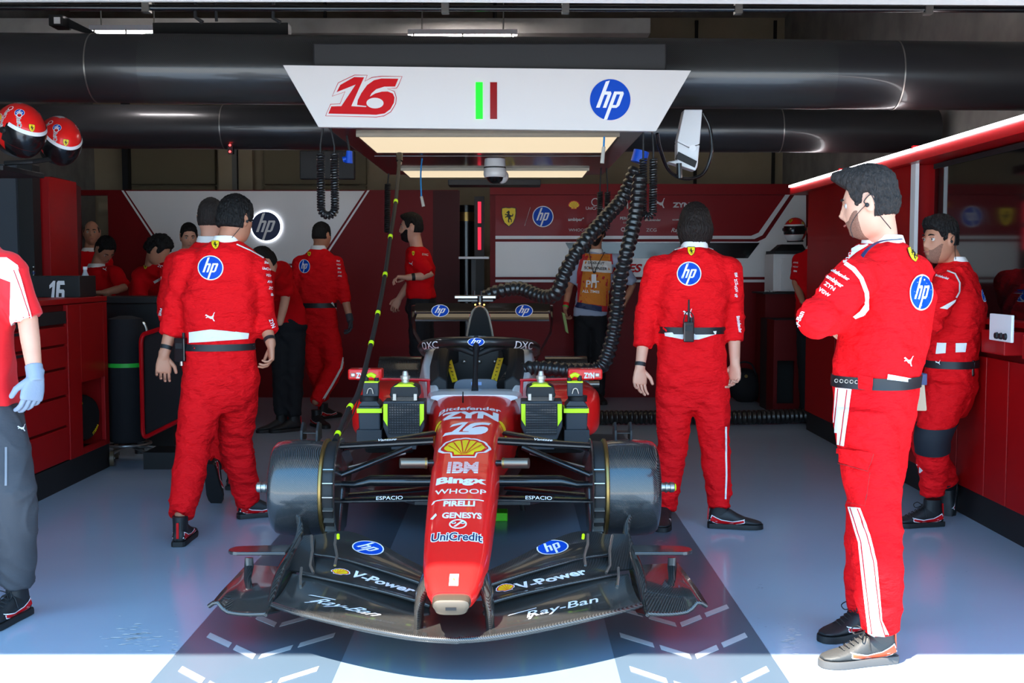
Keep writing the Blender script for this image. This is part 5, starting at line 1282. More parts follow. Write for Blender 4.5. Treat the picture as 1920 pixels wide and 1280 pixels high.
box('glass_panel', (XR + .10, 4.0, 1.152), (XR + .17, yr(1718), 2.06), GLASSB, t)
box('top_frame', (XR + .09, 4.0, 2.06), (XR + .19, yr(1718), 2.09), BLACKM, t)
t = thing('led_rail', 'long red rail with a glowing white led strip along the right side', 'lamp', (XR, 7.5, 2.1))
box('rail', (XR - .06, 3.9, 2.10), (XR + .3, 10.3, 2.165), PAINTD, t)
LEDM = mat('led_white', (1, .98, 1), emit=7, ecol=(1, .97, 1, 1))
m = MB(); q = 3.95
while q < 10.25: m.box((XR - .078, q, 2.165), (XR - .055, min(q + 1.56, 10.28), 2.183)); q += 1.6
m.build('led_strip', LEDM, t, smooth=False)
c2 = MB()
for q in (5.53, 7.13, 8.73): c2.box((XR - .07, q, 2.17), (XR - .03, q + .03, 2.2))
c2.build('clips', REDM, t, smooth=False)
# rear right: white locker with helmet, red counter, bag
yw = 11.7
t = thing('storage_locker', 'white rear locker with black top under the red and white helmet', 'locker', (xat(1480, yw), yw, 0))
box('body', (xat(1448, yw), yw, zat(546, yw)), (xat(1512, yw), yw + .4, zat(476, yw)), WPAN, t, .004); box('door', (xat(1462, yw), yw - .012, zat(543, yw)), (xat(1510, yw), yw, zat(484, yw)), WPAN, t, .003)
box('black_top', (xat(1450, yw), yw - .02, zat(476, yw)), (xat(1514, yw), yw + .4, zat(470, yw)), BLACKM, t)
pd = MB().prism([at(1452, 470, yw - .01), at(1512, 470, yw - .01), at(1505, 458, yw + .12), at(1466, 458, yw + .12)], (0, .2, 0)).build('helmet_plinth', BLACKM, t, smooth=False)
helmet(at(1491, 432, yw + .1), .128, (-.55, -.9, -.05), 0, 'red and white helmet on the white locker at the rear', 'spare helmets', 'white')
yc = 11.0
t = thing('service_counter', 'dark red counter with a tall black opening at the rear right', 'counter', (xat(1490, yc), yc, 0))
x0, x1 = xat(1451, yc), xat(1545, yc)
box('front_left_rail', (x0, yc, 0.04), (xat(1458, yc), yc + .03, zat(600, yc)), CABDARK, t); box('front_right_panel', (xat(1490, yc), yc, .04), (x1, yc + .03, zat(600, yc)), CABDARK, t)
box('front_top_panel', (xat(1458, yc), yc, zat(676, yc)), (xat(1490, yc), yc + .03, zat(600, yc)), CABDARK, t); box('front_bottom_rail', (xat(1458, yc), yc, .04), (xat(1490, yc), yc + .03, .1), CABDARK, t)
box('carcass', (x0, yc + .3, 0), (x1, yc + .6, zat(600, yc)), BLACKM, t); box('side_panel', (x0 - .0, yc + .03, 0), (x0 + .02, yc + .3, zat(600, yc)), CABDARK, t)
t = thing('rear_cupboard', 'dark red cupboard with black top under the white locker at the rear', 'cupboard', (xat(1475, 11.7), 11.7, 0))
box('cupboard_top', (xat(1430, 11.6), 11.6, zat(551, 11.6)), (xat(1520, 11.6), 12.15, zat(548, 11.6)), BLACKM, t)
box('cupboard_body', (xat(1434, 11.65), 11.65, 0), (xat(1518, 11.65), 12.1, zat(551, 11.6)), CABDARK, t)
t = thing('cleaning_cloth', 'crumpled white cloth on the black cupboard top at the rear right', 'cloth', at(1440, 548, 11.62))
rows = [[Vector((xat(1434 + i * 1.9, 11.62), 11.62 + j * .012, zat(548, 11.6))) + Vector((0, 0, .014 + .022 * noise.noise(Vector((i * .9, j * .9, 3))))) for i in range(12)] for j in range(6)]
MB().grid(rows, .004).build('fabric', WHT, t)
t = thing('kit_bag', 'black soft bag lying on the floor before the rear red wall', 'bag', (xat(1399, 12.0), 12.0, 0))
def lump(c, r, m=.12, seed=0):
    q = MB().ball(c, r, 28, 18); cc_ = Vector(c)
    q.v = [cc_ + (v - cc_) * (1 + m * noise.noise((v - cc_) * 7 + Vector((seed, 0, 0)))) for v in q.v]
    q.v = [Vector((v.x, v.y, max(v.z, .002))) for v in q.v]; return q
lump((xat(1399, 12.0), 12.0, .17), (.18, .14, .19)).build('body', BLACKCLOTH, t); MB().tube(spl([at(1378, 700, 11.86), at(1388, 680, 11.84), at(1408, 682, 11.84), at(1418, 702, 11.86)]), .01, 8).build('handle', BLACKCLOTH, t)
MB().lathe(at(1399, 705, 11.87), (0, -1, 0), [(0, .018), (.004, .018)], 16).build('round_badge', GOLD, t)
yh_ = 10.2
corrugated('floor_hose', [(xat(1520, yh_), yh_ + .1, .07), (xat(1400, yh_), yh_, .07), (xat(1250, yh_), yh_, .07), (xat(1080, yh_), yh_, .07), (xat(960, yh_), yh_ + .1, .07), (xat(900, yh_), yh_ + .5, .07)], .068, 'black ribbed hose lying along the floor behind the mechanics', None, HOSEM, .045, .18)
# stacked tyre edge at far right
t = tyre((2.46, 4.9, .72), .16, .12, (-.35, -1, 0), 'tyre with yellow lettering poking out at the right edge', YEL)
# ================================================================== PEOPLE
import numpy as np
def remesh(mb, voxel, smooth=6):
    me = bpy.data.meshes.new('tmp'); me.from_pydata([tuple(v) for v in mb.v], [], mb.f)
    o = bpy.data.objects.new('tmp', me); COL.objects.link(o)
    r = o.modifiers.new('r', 'REMESH'); r.mode = 'VOXEL'; r.voxel_size = voxel
    s = o.modifiers.new('s', 'SMOOTH'); s.factor = .5; s.iterations = smooth
    dg = bpy.context.evaluated_depsgraph_get(); e = o.evaluated_get(dg); m = e.to_mesh()
    n = len(m.vertices); co = np.empty(n * 3); m.vertices.foreach_get('co', co); no = np.empty(n * 3); m.vertices.foreach_get('normal', no)
    out = MB(); out.v = [Vector(c) for c in co.reshape(-1, 3)]; out.n = [Vector(c) for c in no.reshape(-1, 3)]
    out.f = [tuple(p.vertices) for p in m.polygons]; out.mi = [0] * len(out.f)
    e.to_mesh_clear(); bpy.data.objects.remove(o); bpy.data.meshes.remove(me)
    return out
def wrinkle(mb, amp, seed=0, joints=()):
    off = Vector((seed * 7.3, seed * 3.1, seed))
    for i, v in enumerate(mb.v):
        k = 1
        for j, r, g in joints:
            d = (v - j).length
            if d < r: k += g * (1 - d / r)
        p = Vector((v.x * 6 + v.z * 3, v.y * 6 - v.z * 2, v.z * 8.5 + v.x * 5)) + off
        w = noise.noise(p * .35) * 2.6
        q = p + Vector((w, w * .7, -w))
        h = (1 - abs(noise.noise(q))) ** 4 - .45
        h2 = noise.noise(Vector((v.x * 11 + v.z * 9, v.y * 11, v.z * 8)) + off)
        mb.v[i] = v + mb.n[i] * amp * k * (h * 1.25 + h2 * .8)
def ring(c, lat, dep, w, d, n=24, e=.8):
    out = []
    for k in range(n):
        a = 2 * pi * k / n; ca, sa = cos(a), sin(a)
        out.append(c + lat * (w * abs(ca) ** e * (1 if ca > 0 else -1)) + dep * (d * abs(sa) ** e * (1 if sa > 0 else -1)))
    return out
def head_point(az, el, fem=0):
    """unit-free head surface; az 0 = face, returns (right, forward, up) metres"""
    ce, se = cos(el), sin(el); x = .076 * ce * sin(az); y = .098 * ce * cos(az); z = .120 * se
    fr = max(0, cos(az)); t = max(0, -se)
    x *= 1 - .22 * t ** 1.3 * fr; x *= 1 + .03 * max(0, -cos(az)) * max(0, se)
    y += .030 * t ** 1.6 * (.4 + .6 * fr)
    if cos(az) < 0: y *= 1 - .28 * t
    if fr > 0:
        a = abs(az)
        y += .026 * exp(-(az / .12) ** 2) * max(0, min(1, (.22 - el) / .42)) * (1 if el > -.26 else max(0, 1 - (-.26 - el) / .09))
        y += .004 * exp(-((el - .26) / .10) ** 2) * exp(-(a / .7) ** 2)
        y -= .010 * exp(-((el - .07) / .12) ** 2) * exp(-((a - .34) / .17) ** 2)
        y += .005 * exp(-((el + .47) / .05) ** 2) * exp(-(a / .25) ** 2) + .004 * exp(-((el + .60) / .05) ** 2) * exp(-(a / .22) ** 2)
        y -= .003 * exp(-((el + .535) / .025) ** 2) * exp(-(a / .25) ** 2)
        y += .007 * exp(-((el + .92) / .14) ** 2) * exp(-(a / .35) ** 2)
        x += .004 * exp(-((el + .08) / .2) ** 2) * exp(-((a - .95) / .35) ** 2) * (1 if az > 0 else -1)
    return x, y, z
class Head:
    def __init__(s, c, f, tilt=0, k=1.0, pitch=0):
        s.c = Vector(c); f = Vector((f[0], f[1], 0)).normalized(); r = f.cross(Vector((0, 0, 1))).normalized(); u = r.cross(f)
        if pitch: f, u = f * cos(pitch) - u * sin(pitch), u * cos(pitch) + f * sin(pitch)
        if tilt: r, u = r * cos(tilt) + u * sin(tilt), u * cos(tilt) - r * sin(tilt)
        s.f, s.r, s.u, s.k = f, r, u, k
    def P(s, x, y, z): return s.c + (s.r * x + s.f * y + s.u * z) * s.k
    def shell(s, fn, na=72, ne=44):
        R = []
        for i in range(ne + 1):
            el = -pi / 2 + pi * (i + .15) / (ne + .3); row = []
            for j in range(na):
                az = -pi + 2 * pi * j / na; x, y, z = head_point(az, el); q = fn(az, el); 
                if isinstance(q, tuple): q, ax, ay, az_ = q
                else: ax = ay = az_ = 0
                l = sqrt(x * x + y * y + z * z); m = (l + q) / l
                row.append(s.P(x * m + ax, y * m + ay, z * m + az_))
            R.append(row)
        return R
    def skin(s, mb):
        mb.rings(s.shell(lambda a, e: 0))
        for sg in (-1, 1):
            c = s.P(sg * .078, -.006, .002)
            m = MB().ball((0, 0, 0), 1, 14, 10)
            mb.add([c + s.r * (v.x * .007 + sg * v.y * -.004) * s.k + s.f * (v.y * .017 - v.z * .003) * s.k + s.u * v.z * .031 * s.k for v in m.v], m.f)
            mb.tube([s.P(sg * (.084 + .002 * sin(a)), -.006 - .016 * cos(a) , .002 + .029 * sin(a)) for a in [radians(-150 + 22 * q) + pi for q in range(13)]], .0042, 6)
        # nostril wings
        for sg in (-1, 1): mb.ball(s.P(sg * .012, .098, -.034), .0085 * s.k, 10, 8)
def smooth01(x): x = max(0, min(1, x)); return x * x * (3 - 2 * x)
def hair(head, parent, m, top=.022, side=.008, nape=-.5, front=.62, quiff=0, long=0, rough=.0025, seed=0, fine=False, curly=0):
    def fn(az, el):
        a = abs(az)
        # hairline height as function of azimuth
        if a < .75: hl = front - .10 * smooth01((a - .3) / .45)
        elif a < 1.15: hl = front - .10 - (front - .05) * smooth01((a - .75) / .4)
        elif a < 1.32: hl = -.05
        elif a < 1.75: hl = -.05 + .33 * smooth01((a - 1.32) / .12) if a < 1.6 else .28 - (.28 - nape) * smooth01((a - 1.6) / .2)
        else: hl = nape
        mk = smooth01((el - hl) / (.10 if a < 1.2 else .16))
        th = side + (top - side) * smooth01((el - .15) / .7) + long * smooth01((.4 - el) / .5) * (1 if a > 1.5 else .3)
        n1 = noise.noise(Vector((az * 26, el * 5, seed))) * rough * 1.4 + noise.noise(Vector((az * 9, el * 9, seed + 5))) * rough * 1.6
        if curly: n1 += curly * noise.noise(Vector((sin(az) * 6 * cos(el), cos(az) * 6 * cos(el), sin(el) * 6 + seed)))
        q = -.008 + mk * (.008 + th + n1); ay = az_ = 0
        if quiff: w = exp(-(a / .75) ** 2) * exp(-((el - .78) / .34) ** 2) * mk; q += quiff * w * .6; ay = quiff * w * .9; az_ = quiff * w * .35
        return (q, 0, ay, az_)
    return MB().rings(head.shell(fn, 200 if fine else 120, 110 if fine else 64)).build('hair', m, parent, angle=180)
def beard(head, parent, m, th=.003):
    def fn(az, el):
        a = abs(az); mk = smooth01((1.35 - a) / .35) * smooth01((-.32 - .0 - el + .28 * smooth01((a - .45) / .6)) / .12)
        if a < .22 and -.66 < el < -.43: mk *= .0
        return -.006 + mk * (.006 + th + noise.noise(Vector((az * 30, el * 30, 2))) * .0012)
    return MB().rings(head.shell(fn, 120, 64)).build('beard', m, parent, angle=180)
def face_bits(head, body, dark=True):
    for sg in (-1, 1):
        e = MB().ball(head.P(sg * .031, .0775, .009), .0125 * head.k, 16, 12).build('eye', mat('eye_white', srgb(190, 180, 172), .25), body)
        MB().ball(head.P(sg * .031, .0855, .009), .0058 * head.k, 12, 8).build('iris', mat('iris_brown', srgb(40, 26, 18), .2), e)
        x = MB(); rows = []
        x.tube([head.P(sg * (.014 + .033 * q / 6), .0985 - .013 * (q / 6) ** 2 + .001, .030 + .004 * sin(pi * q / 6)) for q in range(7)], [.002, .0038, .0042, .004, .0036, .003, .0015], 6).build('eyebrow', HAIR, body)
        MB().tube([head.P(sg * (.018 + .026 * q / 5), .094 - .006 * (q / 5) ** 2 , .0165 + .003 * sin(pi * q / 5)) for q in range(6)], .0022, 6).build('eyelid', SKIND, body)
    MB().tube([head.P(x, .1045 - abs(x) * .35, -.0590 + abs(x) * .05) for x in (-.022, -.012, 0, .012, .022)], [.0015, .0035, .004, .0035, .0015], 6).build('lips', mat('lip', srgb(170, 96, 86), .5), body)
def hand(mb, w, d, pn, ts, curl=.5, k=1.0, fat=0, thumb=.9, fingers=None):
    """w wrist, d towards fingertips, pn palm facing, ts thumb side. Adds palm to mb and fingers to `fingers` (or mb)"""
    d = Vector(d).normalized(); pn = Vector(pn); pn = (pn - d * pn.dot(d)).normalized(); ts = Vector(ts); ts = (ts - d * ts.dot(d) - pn * ts.dot(pn)).normalized()
    fb = fingers if fingers is not None else mb
    R = []
    for t, wd, th in ((-.03, .027, .021), (0, .029, .020), (.02, .036, .019), (.05, .042, .0175), (.08, .043, .015), (.092, .040, .012)):
        R.append(ring(w + d * t * k + ts * .004 * (t / .09), ts, pn, (wd + fat) * k, (th + fat) * k, 20, .8))
    mb.rings(R)
    for i, (off, L, base) in enumerate(((.031, .074, .084), (.0105, .082, .088), (-.0105, .076, .085), (-.031, .060, .078))):
        p = w + (d * base + ts * off) * k; a = .12 + .05 * i; pts = [p - d * .02 * k, p]; dirv = (d + ts * off * 1.6).normalized()
        for q, f in enumerate((.46, .30, .24)):
            a += curl * (1.0, 1.15, .8)[q] * (1 + .08 * i)
            pts.append(pts[-1] + (dirv * cos(a) + pn * sin(a)) * L * f * k)
        r = (.0088, .0086, .0082, .0074)[i] + fat * .6
        fb.tube(pts, [r * k, r * k, r * .94 * k, r * .88 * k, r * .74 * k], 12, round_=True)
    p = w + (d * .022 + ts * .030) * k; a = (d * .62 + ts * thumb * .62 + pn * .35).normalized(); b = (d * .86 + ts * .25 * thumb + pn * .38).normalized()
    fb.tube([p - a * .012 * k, p + a * .022 * k, p + a * .046 * k, p + a * .046 * k + b * .032 * k], [(.0125 + fat * .6) * k, (.0125 + fat * .6) * k, (.0105 + fat * .6) * k, .0085 * k + fat * .5], 12, round_=True)
def wrap_band(bv, c, axis, h, off, lat=None, n=56, maxd=.26, rows=4, hull=True, th=.003):
    """band hugging a body part: rays outward from c in the plane normal to axis"""
    axis = Vector(axis).normalized(); u = (Vector(lat) if lat else axis.orthogonal()); u = (u - axis * u.dot(axis)).normalized(); v = axis.cross(u)
    R = []
    for i in range(rows):
        cc = c + axis * h * (i / (rows - 1) - .5); ds = []
        for k in range(n):
            a = 2 * pi * k / n; dr = u * cos(a) + v * sin(a); hit = bv.ray_cast(cc, dr, maxd)
            ds.append(hit[3] if hit[0] is not None else None)
        known = [d for d in ds if d is not None]; avg = sorted(known)[len(known) // 2] if known else .15
        ds = [d if d is not None else avg for d in ds]
        for _ in range(3):
            ds = [max(ds[k], (ds[k - 1] + ds[(k + 1) % n]) / 2) for k in range(n)] if hull else ds
            ds = [(ds[k - 1] + 2 * ds[k] + ds[(k + 1) % n]) / 4 for k in range(n)]
        R.append([cc + (u * cos(2 * pi * k / n) + v * sin(2 * pi * k / n)) * (ds[k] + off) for k in range(n)])
    first = [p - (p - c).normalized() * (off + .012) for p in R[0]]; last = [p - (p - c).normalized() * (off + .012) for p in R[-1]]
    return MB().rings([first] + R + [last], caps=False)
def shoe(t, ank, fd, z0=0.0, pitch=0.0, m=None, sole=None, acc=None, lace=False, k=1.0, stripe=True):
    """low boot; ank = ankle point, fd = toe direction, pitch>0 lifts the heel about the toe"""
    m = m or SHOE; fd = Vector((fd[0], fd[1], 0)).normalized(); lat = Vector((fd.y, -fd.x, 0)); up = Vector((0, 0, 1))
    base = Vector((ank.x, ank.y, z0)); 
    if pitch:
        toe = base + fd * .13 * k
    sh = Vector((0, 0, 0))
    def T(x, y, z):      # x lateral, y along foot, z up
        p = base + lat * x * k + fd * y * k + up * z * k
        if pitch:
            q = p - toe; yy, zz = q.dot(fd), q.dot(up); p = toe + lat * q.dot(lat) + fd * (yy * cos(pitch) + zz * sin(pitch)) + up * (-yy * sin(pitch) + zz * cos(pitch))
        return p + sh
    q0 = T(0, -.03, .11); sh = Vector((ank.x - q0.x, ank.y - q0.y, (ank.z - q0.z) if pitch else 0))
    S = [(-.088, .020, .030, .055), (-.080, .030, .022, .085), (-.05, .036, .022, .112), (-.01, .037, .022, .118), (.03, .038, .022, .104), (.07, .042, .022, .080), (.11, .046, .022, .062), (.15, .045, .024, .052), (.18, .036, .026, .044), (.197, .020, .030, .038)]
    R = []
    for y, w, zb, zt in S:
        n = 24; row = []
        for q in range(n):
            a = 2 * pi * q / n; ca, sa = cos(a), sin(a); hh = (zt - zb) / 2
            x = w * abs(ca) ** .7 * (1 if ca > 0 else -1) * (1 - .25 * max(0, sa)); row.append(T(x, y, (zt + zb) / 2 + hh * abs(sa) ** .75 * (1 if sa > 0 else -1)))
        R.append(row)
    u = MB().rings(R); cp = [T(0, -.03, .07), T(0, -.028, .11), T(0, -.03, .15)]
    u.rings([ring(p, lat, (fd if not pitch else (T(0, .1, .1) - T(0, 0, .1)).normalized()), w * k, d * k, 20, .9) for p, w, d in zip(cp, (.036, .037, .039), (.058, .050, .048))])
    up_ = u.build('shoe', m, t, angle=50); bv = u.bvh()
    SO = [(-.095, .024), (-.085, .035), (-.04, .040), (.02, .041), (.08, .047), (.13, .051), (.17, .045), (.195, .030), (.206, .014)]
    R = [[T(-w, y, .002), T(w, y, .002), T(w * 1.02, y, .018), T(w * .96, y, .027), T(-w * .96, y, .027), T(-w * 1.02, y, .018)] for y, w in SO]
    MB().rings(R).build('sole', sole or RUBBER, up_, angle=40)
    MB().prism([T(-.006, -.090, .045), T(.006, -.090, .045), T(.006, -.086, .125), T(-.006, -.086, .125)], T(0, -.006, 0) - T(0, 0, 0)).build('heel_tab', acc or REDM, up_, smooth=False)
    if stripe:
        for sg in (-1, 1):
            st = [(-.07, .07), (-.02, .048), (.04, .040), (.10, .052), (.12, .060), (.10, .040), (.04, .026), (-.04, .030), (-.08, .045)]
            ed = grow(st, .004)
            put_art('side_flash', ([(fill2d([ed]), 0), (fill2d([st]), 1)], [WHT, acc or REDM]), T(sg * .04, 0, 0), (T(0, .1, 0) - T(0, 0, 0)) * 10 / k * k, (T(0, 0, .1) - T(0, 0, 0)) * 10 / k * k, up_, bvh=bv, n=lat * sg, lift=.0015, reach=.08)
    if lace:
        L = MB()
        for q in range(6): y = .03 + .018 * q; z = .108 - .0085 * q; L.tube([T(-.020, y, z - .006), T(0, y + .004, z + .004), T(.020, y, z - .006)], .0022, 5)
        for sg in (-1, 1): L.tube(spl([T(0, .03, .118), T(sg * .025, .045, .13), T(sg * .04, .06, .115), T(sg * .025, .055, .10), T(0, .035, .115)]), .0022, 5); L.tube(spl([T(0, .03, .116), T(sg * .03, .03, .10), T(sg * .045, .03, .06)]), .002, 5)
        L.build('laces', BLACKM, up_)
    return up_
class Person: pass
def person(label, J, F, hf, outfit='suit', skin=None, vox=.007, cv=.012, hpitch=0, htilt=0, hk=1.0, group=None, seed=1, hands=None, W=None, cuffs=(.55, .55), shoes=None, name='person', legs=True, amp=.006, collar=True, shoekw=None, limb=1.0, face=False, sleeve=.075, legr=(.100, .080, .068), torso=1.0, shirt=None, pants=None, armr=None):
    """J: joints as (px,py,distance); a = picture-left side, b = picture-right side"""
    j = {k: at(*v) for k, v in J.items()}
    F = Vector((F[0], F[1], 0)).normalized(); up = Vector((0, 0, 1)); skin = skin or SKIN
    lat = (j['sb'] - j['sa']); lat.z = 0; lat = lat.normalized(); dep = up.cross(lat).normalized()
    gx = (j['pel'].x, j['pel'].y, 0)
    t = thing(name, label, 'person', gx, group); p = Person(); p.root = t; p.j = j; p.F = F
    H = Head(j['head'], hf, htilt, hk, hpitch); p.H = H
    sp = [j['pel'], j['pel'].lerp(j['neck'], .28), j['pel'].lerp(j['neck'], .55), j['pel'].lerp(j['neck'], .80), j['pel'].lerp(j['neck'], .93), j['neck']]
    if 'waist' in j: sp[1] = j['waist']
    if 'chest' in j: sp[2] = j['waist'].lerp(j['chest'], .5) if 'waist' in j else sp[2]; sp[3] = j['chest']
    hl = (j['hb'] - j['ha']); hl.z = 0; hl = hl.normalized() if hl.length > .03 else lat
    def lats(i): q = hl.lerp(lat, min(1, i / 3)); return q.normalized()
    sw = (j['sb'] - j['sa']).length / 2
    # ---------- skin body
    b = MB(); w0 = [.145, .125, .14, .15, .10, .055]; d0 = [.095, .09, .10, .10, .075, .055]
    b.rings([ring(c, lats(i), up.cross(lats(i)), w * torso, d * torso) for i, (c, w, d) in enumerate(zip(sp, w0, d0))])
    nk = H.P(0, -.018, -.045); b.tube([j['neck'] - up * .04, j['neck'].lerp(nk, .5), nk], [.060, .056, .056], 20)
    H.skin(b)
    fing = MB()
    for s in 'ab':
        S, E, Wr = j['s' + s], j['e' + s], j['w' + s]
        b.tube([S, S.lerp(E, .5), E, E.lerp(Wr, .35), Wr], [.048, .044, .040, .038, .0275], 16, round_=True)
        hip, K, A = j['h' + s], j['k' + s], j['a' + s]
        b.tube([hip, hip.lerp(K, .5), K, K.lerp(A, .35), A], [.078, .068, .052, .052, .036], 16, round_=True)
        hd = (hands or {}).get(s)
        if hd:
            if hd.get('glove'):
                g = MB(); gf = MB(); hand(g, Wr, hd['d'], hd['pn'], hd['ts'], hd.get('curl', .3), hd.get('k', 1), .0025, hd.get('thumb', .9), gf)
                cuffd = (Wr - E).normalized(); g.tube([Wr - cuffd * .05, Wr, Wr + cuffd * .02], [.034, .033, .033], 20)
                g = remesh(g, .004, 3); g.add(gf.v, gf.f); p.__dict__['glove_' + s] = g.build('glove', hd['glove'], t, angle=70)
                gf.n = None
            else: hand(b, Wr, hd['d'], hd['pn'], hd['ts'], hd.get('curl', .3), hd.get('k', 1), 0, hd.get('thumb', .9), fing)
    b = remesh(b, vox, 4); p.skinbvh = BVHTree.FromPolygons([tuple(v) for v in b.v], b.f); b.add(fing.v, fing.f)
    p.body = b.build('body', skin, t, angle=180, recalc=False)
    if face: face_bits(H, p.body)
    # ---------- clothes
    W_ = W or dict(w=[.185, .172, .178, .190, .135, .075], d=[.135, .120, .125, .125, .095, .072])
    def torso_rings(q, lo=0):
        cs = sp[lo:]; hm = j['ha'].lerp(j['hb'], .5); hw = min(.5 * (j['ha'] - j['hb']).length + legr[0] * .98, W_['w'][0] * torso * 1.15)
        low = [ring(hm - up * .16, hl, up.cross(hl), hw * .66, legr[0] * .8, 28), ring(hm - up * .08, hl, up.cross(hl), hw * .90, legr[0] * 1.04, 28), ring(hm, hl, up.cross(hl), hw, legr[0] * 1.2, 28)] if (outfit == 'suit') else []
        rr = [ring(c, lats(i + lo), up.cross(lats(i + lo)), w * torso, d * torso, 28) for i, (c, w, d) in enumerate(zip(cs, W_['w'][lo:], W_['d'][lo:]))]
        q.rings(low + (rr[1:] if low else rr))
        q.tube([j['sa'], j['sa'].lerp(j['sb'], .5) + up * .015, j['sb']], [sleeve * .95] * 3, 16, round_=True)
    def leg(q, s, top=True):
        hip, K, A = j['h' + s], j['k' + s], j['a' + s]; e = A - (K - A).normalized() * .015
        q.tube([hip + up * .03, hip, hip.lerp(K, .5), K, K.lerp(A, .4), A.lerp(K, .15), e], [legr[0] * 1.0, legr[0], legr[0] * .94, legr[1], legr[1] * .97, legr[2], legr[2] * .92], 20)
    def arm(q, s, cuff):
        S, E, Wr = j['s' + s], j['e' + s], j['w' + s]; r0, r1, r2 = armr or (sleeve, sleeve * .86, sleeve * .78)
        if cuff >= 0: q.ball(E, r1 * 1.0, 16, 12)
        end = E.lerp(Wr, cuff) if cuff >= 0 else S.lerp(E, 1 + cuff)
        if cuff >= 0: q.tube([S, S.lerp(E, .5), E, E.lerp(end, .6), end], [r0, r0 * .95, r1, r2, r2 * .96], 18)
        else: q.tube([S, S.lerp(end, .5), end], [r0, r0 * .92, r0 * .92], 18)
    jn = [(j['ea'], .14, 1.2), (j['eb'], .14, 1.2), (j['ka'], .18, .9), (j['kb'], .18, .9), (j['aa'], .2, 1.3), (j['ab'], .2, 1.3), (sp[1], .2, .7)]
    if outfit == 'suit':
        s_ = MB(); torso_rings(s_)
        s_.ball(j['ha'].lerp(j['hb'], .5), (.15 * torso, .13 * torso, .11), 20, 12)
        for s in 'ab': leg(s_, s); arm(s_, s, cuffs['ab'.index(s)])
        s_ = remesh(s_, cv, 5); wrinkle(s_, amp, seed, jn); p.suitbvh = BVHTree.FromPolygons([tuple(v) for v in s_.v], s_.f)
        p.suit = s_.build('race_suit', shirt or RED, t, angle=180, recalc=False)
    else:
        s_ = MB(); torso_rings(s_)
        for s in 'ab': arm(s_, s, cuffs['ab'.index(s)])
        s_ = remesh(s_, cv, 5); wrinkle(s_, amp, seed, jn); p.suitbvh = BVHTree.FromPolygons([tuple(v) for v in s_.v], s_.f)
        p.suit = s_.build('shirt', shirt or SHIRT, t, angle=180, recalc=False)
        q = MB(); cs = sp[:2]; q.rings([ring(c, hl, up.cross(hl), w * torso * .96, d * torso * .96, 28) for c, w, d in zip([sp[0] - up * .03, sp[0].lerp(sp[1], .5)], W_['w'], W_['d'])])
        q.ball(j['ha'].lerp(j['hb'], .5), (.145 * torso, .125 * torso, .11), 20, 12)
        for s in 'ab': leg(q, s)
        q = remesh(q, cv, 5); wrinkle(q, amp, seed + 3, jn); p.legbvh = BVHTree.FromPolygons([tuple(v) for v in q.v], q.f)
        p.pants = q.build('trousers', pants or BLACKCLOTH, t, angle=180, recalc=False)
    if collar:
        m = wrap_band(p.suitbvh, j['neck'] + up * .0, (nk - j['neck']), .055, -.004, lat, maxd=.10) if False else MB()
        ax_ = (nk - j['neck'] + up * .08).normalized(); c0 = j['neck'] - ax_ * .03
        dd = up.cross(lat)
        m.rings([ring(c0, lat, dd, .078, .076), ring(c0 + ax_ * .035, lat, dd, .073, .072), ring(c0 + ax_ * .058, lat, dd, .067, .067), ring(c0 + ax_ * .060, lat, dd, .062, .062), ring(c0 + ax_ * .035, lat, dd, .063, .063)], caps=False)
        p.collar = m.build('collar', WHITE if collar is True else collar, t)
    for s in 'ab':
        sd = (shoes or {}).get(s)
        if sd: shoe(t, Vector((j['a' + s].x, j['a' + s].y, j['a' + s].z)) + Vector(sd.get('off', (0, 0, 0))), sd['fd'], sd.get('z', 0), sd.get('pitch', 0), **{**(shoekw or {}), **sd.get('kw', {})})
    # picture-aligned drawing plane through the person
    c = j['neck'].lerp(j['pel'], .4); vd = (c - Vector((0, 0, CAMZ))); vd.z = 0; p.n = -vd.normalized(); p.c = c
    return p
def px_art(p, name, polys, mats, bvh=None, parent=None, Y=None, lift=.003, step=5, reach=.4, label=None):
    """polys: list of (list of pixel points, material index) laid on the cloth facing the viewer"""
    Y = Y or p.c.y; cx = sum(q[0] for q in polys[0][0]) / len(polys[0][0]); cy = sum(q[1] for q in polys[0][0]) / len(polys[0][0])
    o = at(cx, cy, Y); s = (at(cx + 1, cy, Y) - o).length; vd = (o - Vector((0, 0, CAMZ))).normalized(); u = vd.cross(Vector((0, 0, 1))).normalized(); v = u.cross(vd)
    s = s * cos(atan(abs(o.x) / o.y)); art = [(fill2d([[(x - cx, cy - y) for x, y in pl]]), i) for pl, i in polys]
    return put_art(name, (art, mats), o, u * s, v * s, parent or p.suit, bvh=bvh or p.suitbvh, n=-vd, lift=lift + .001, step=step, reach=reach, label=label, layer=.0016)
def px_logo(p, name, art, px, py, w, h, rot=0, Y=None, lift=.0035, step=None, bvh=None, parent=None, label=None, reach=.4):
    """w,h: pixel size of one art unit"""
    Y = Y or p.c.y; o = at(px, py, Y); s = (at(px + 1, py, Y) - o).length * cos(atan(abs(o.x) / o.y)); vd = (o - Vector((0, 0, CAMZ))).normalized(); u = vd.cross(Vector((0, 0, 1))).normalized(); v = u.cross(vd)
    u2, v2 = u * cos(rot) + v * sin(rot), v * cos(rot) - u * sin(rot)
    return put_art(name, art, o, u2 * s * w, v2 * s * h, parent or p.suit, bvh=bvh or p.suitbvh, n=-vd, lift=lift + .0015, step=step or .22, label=label, reach=reach, layer=.0012)
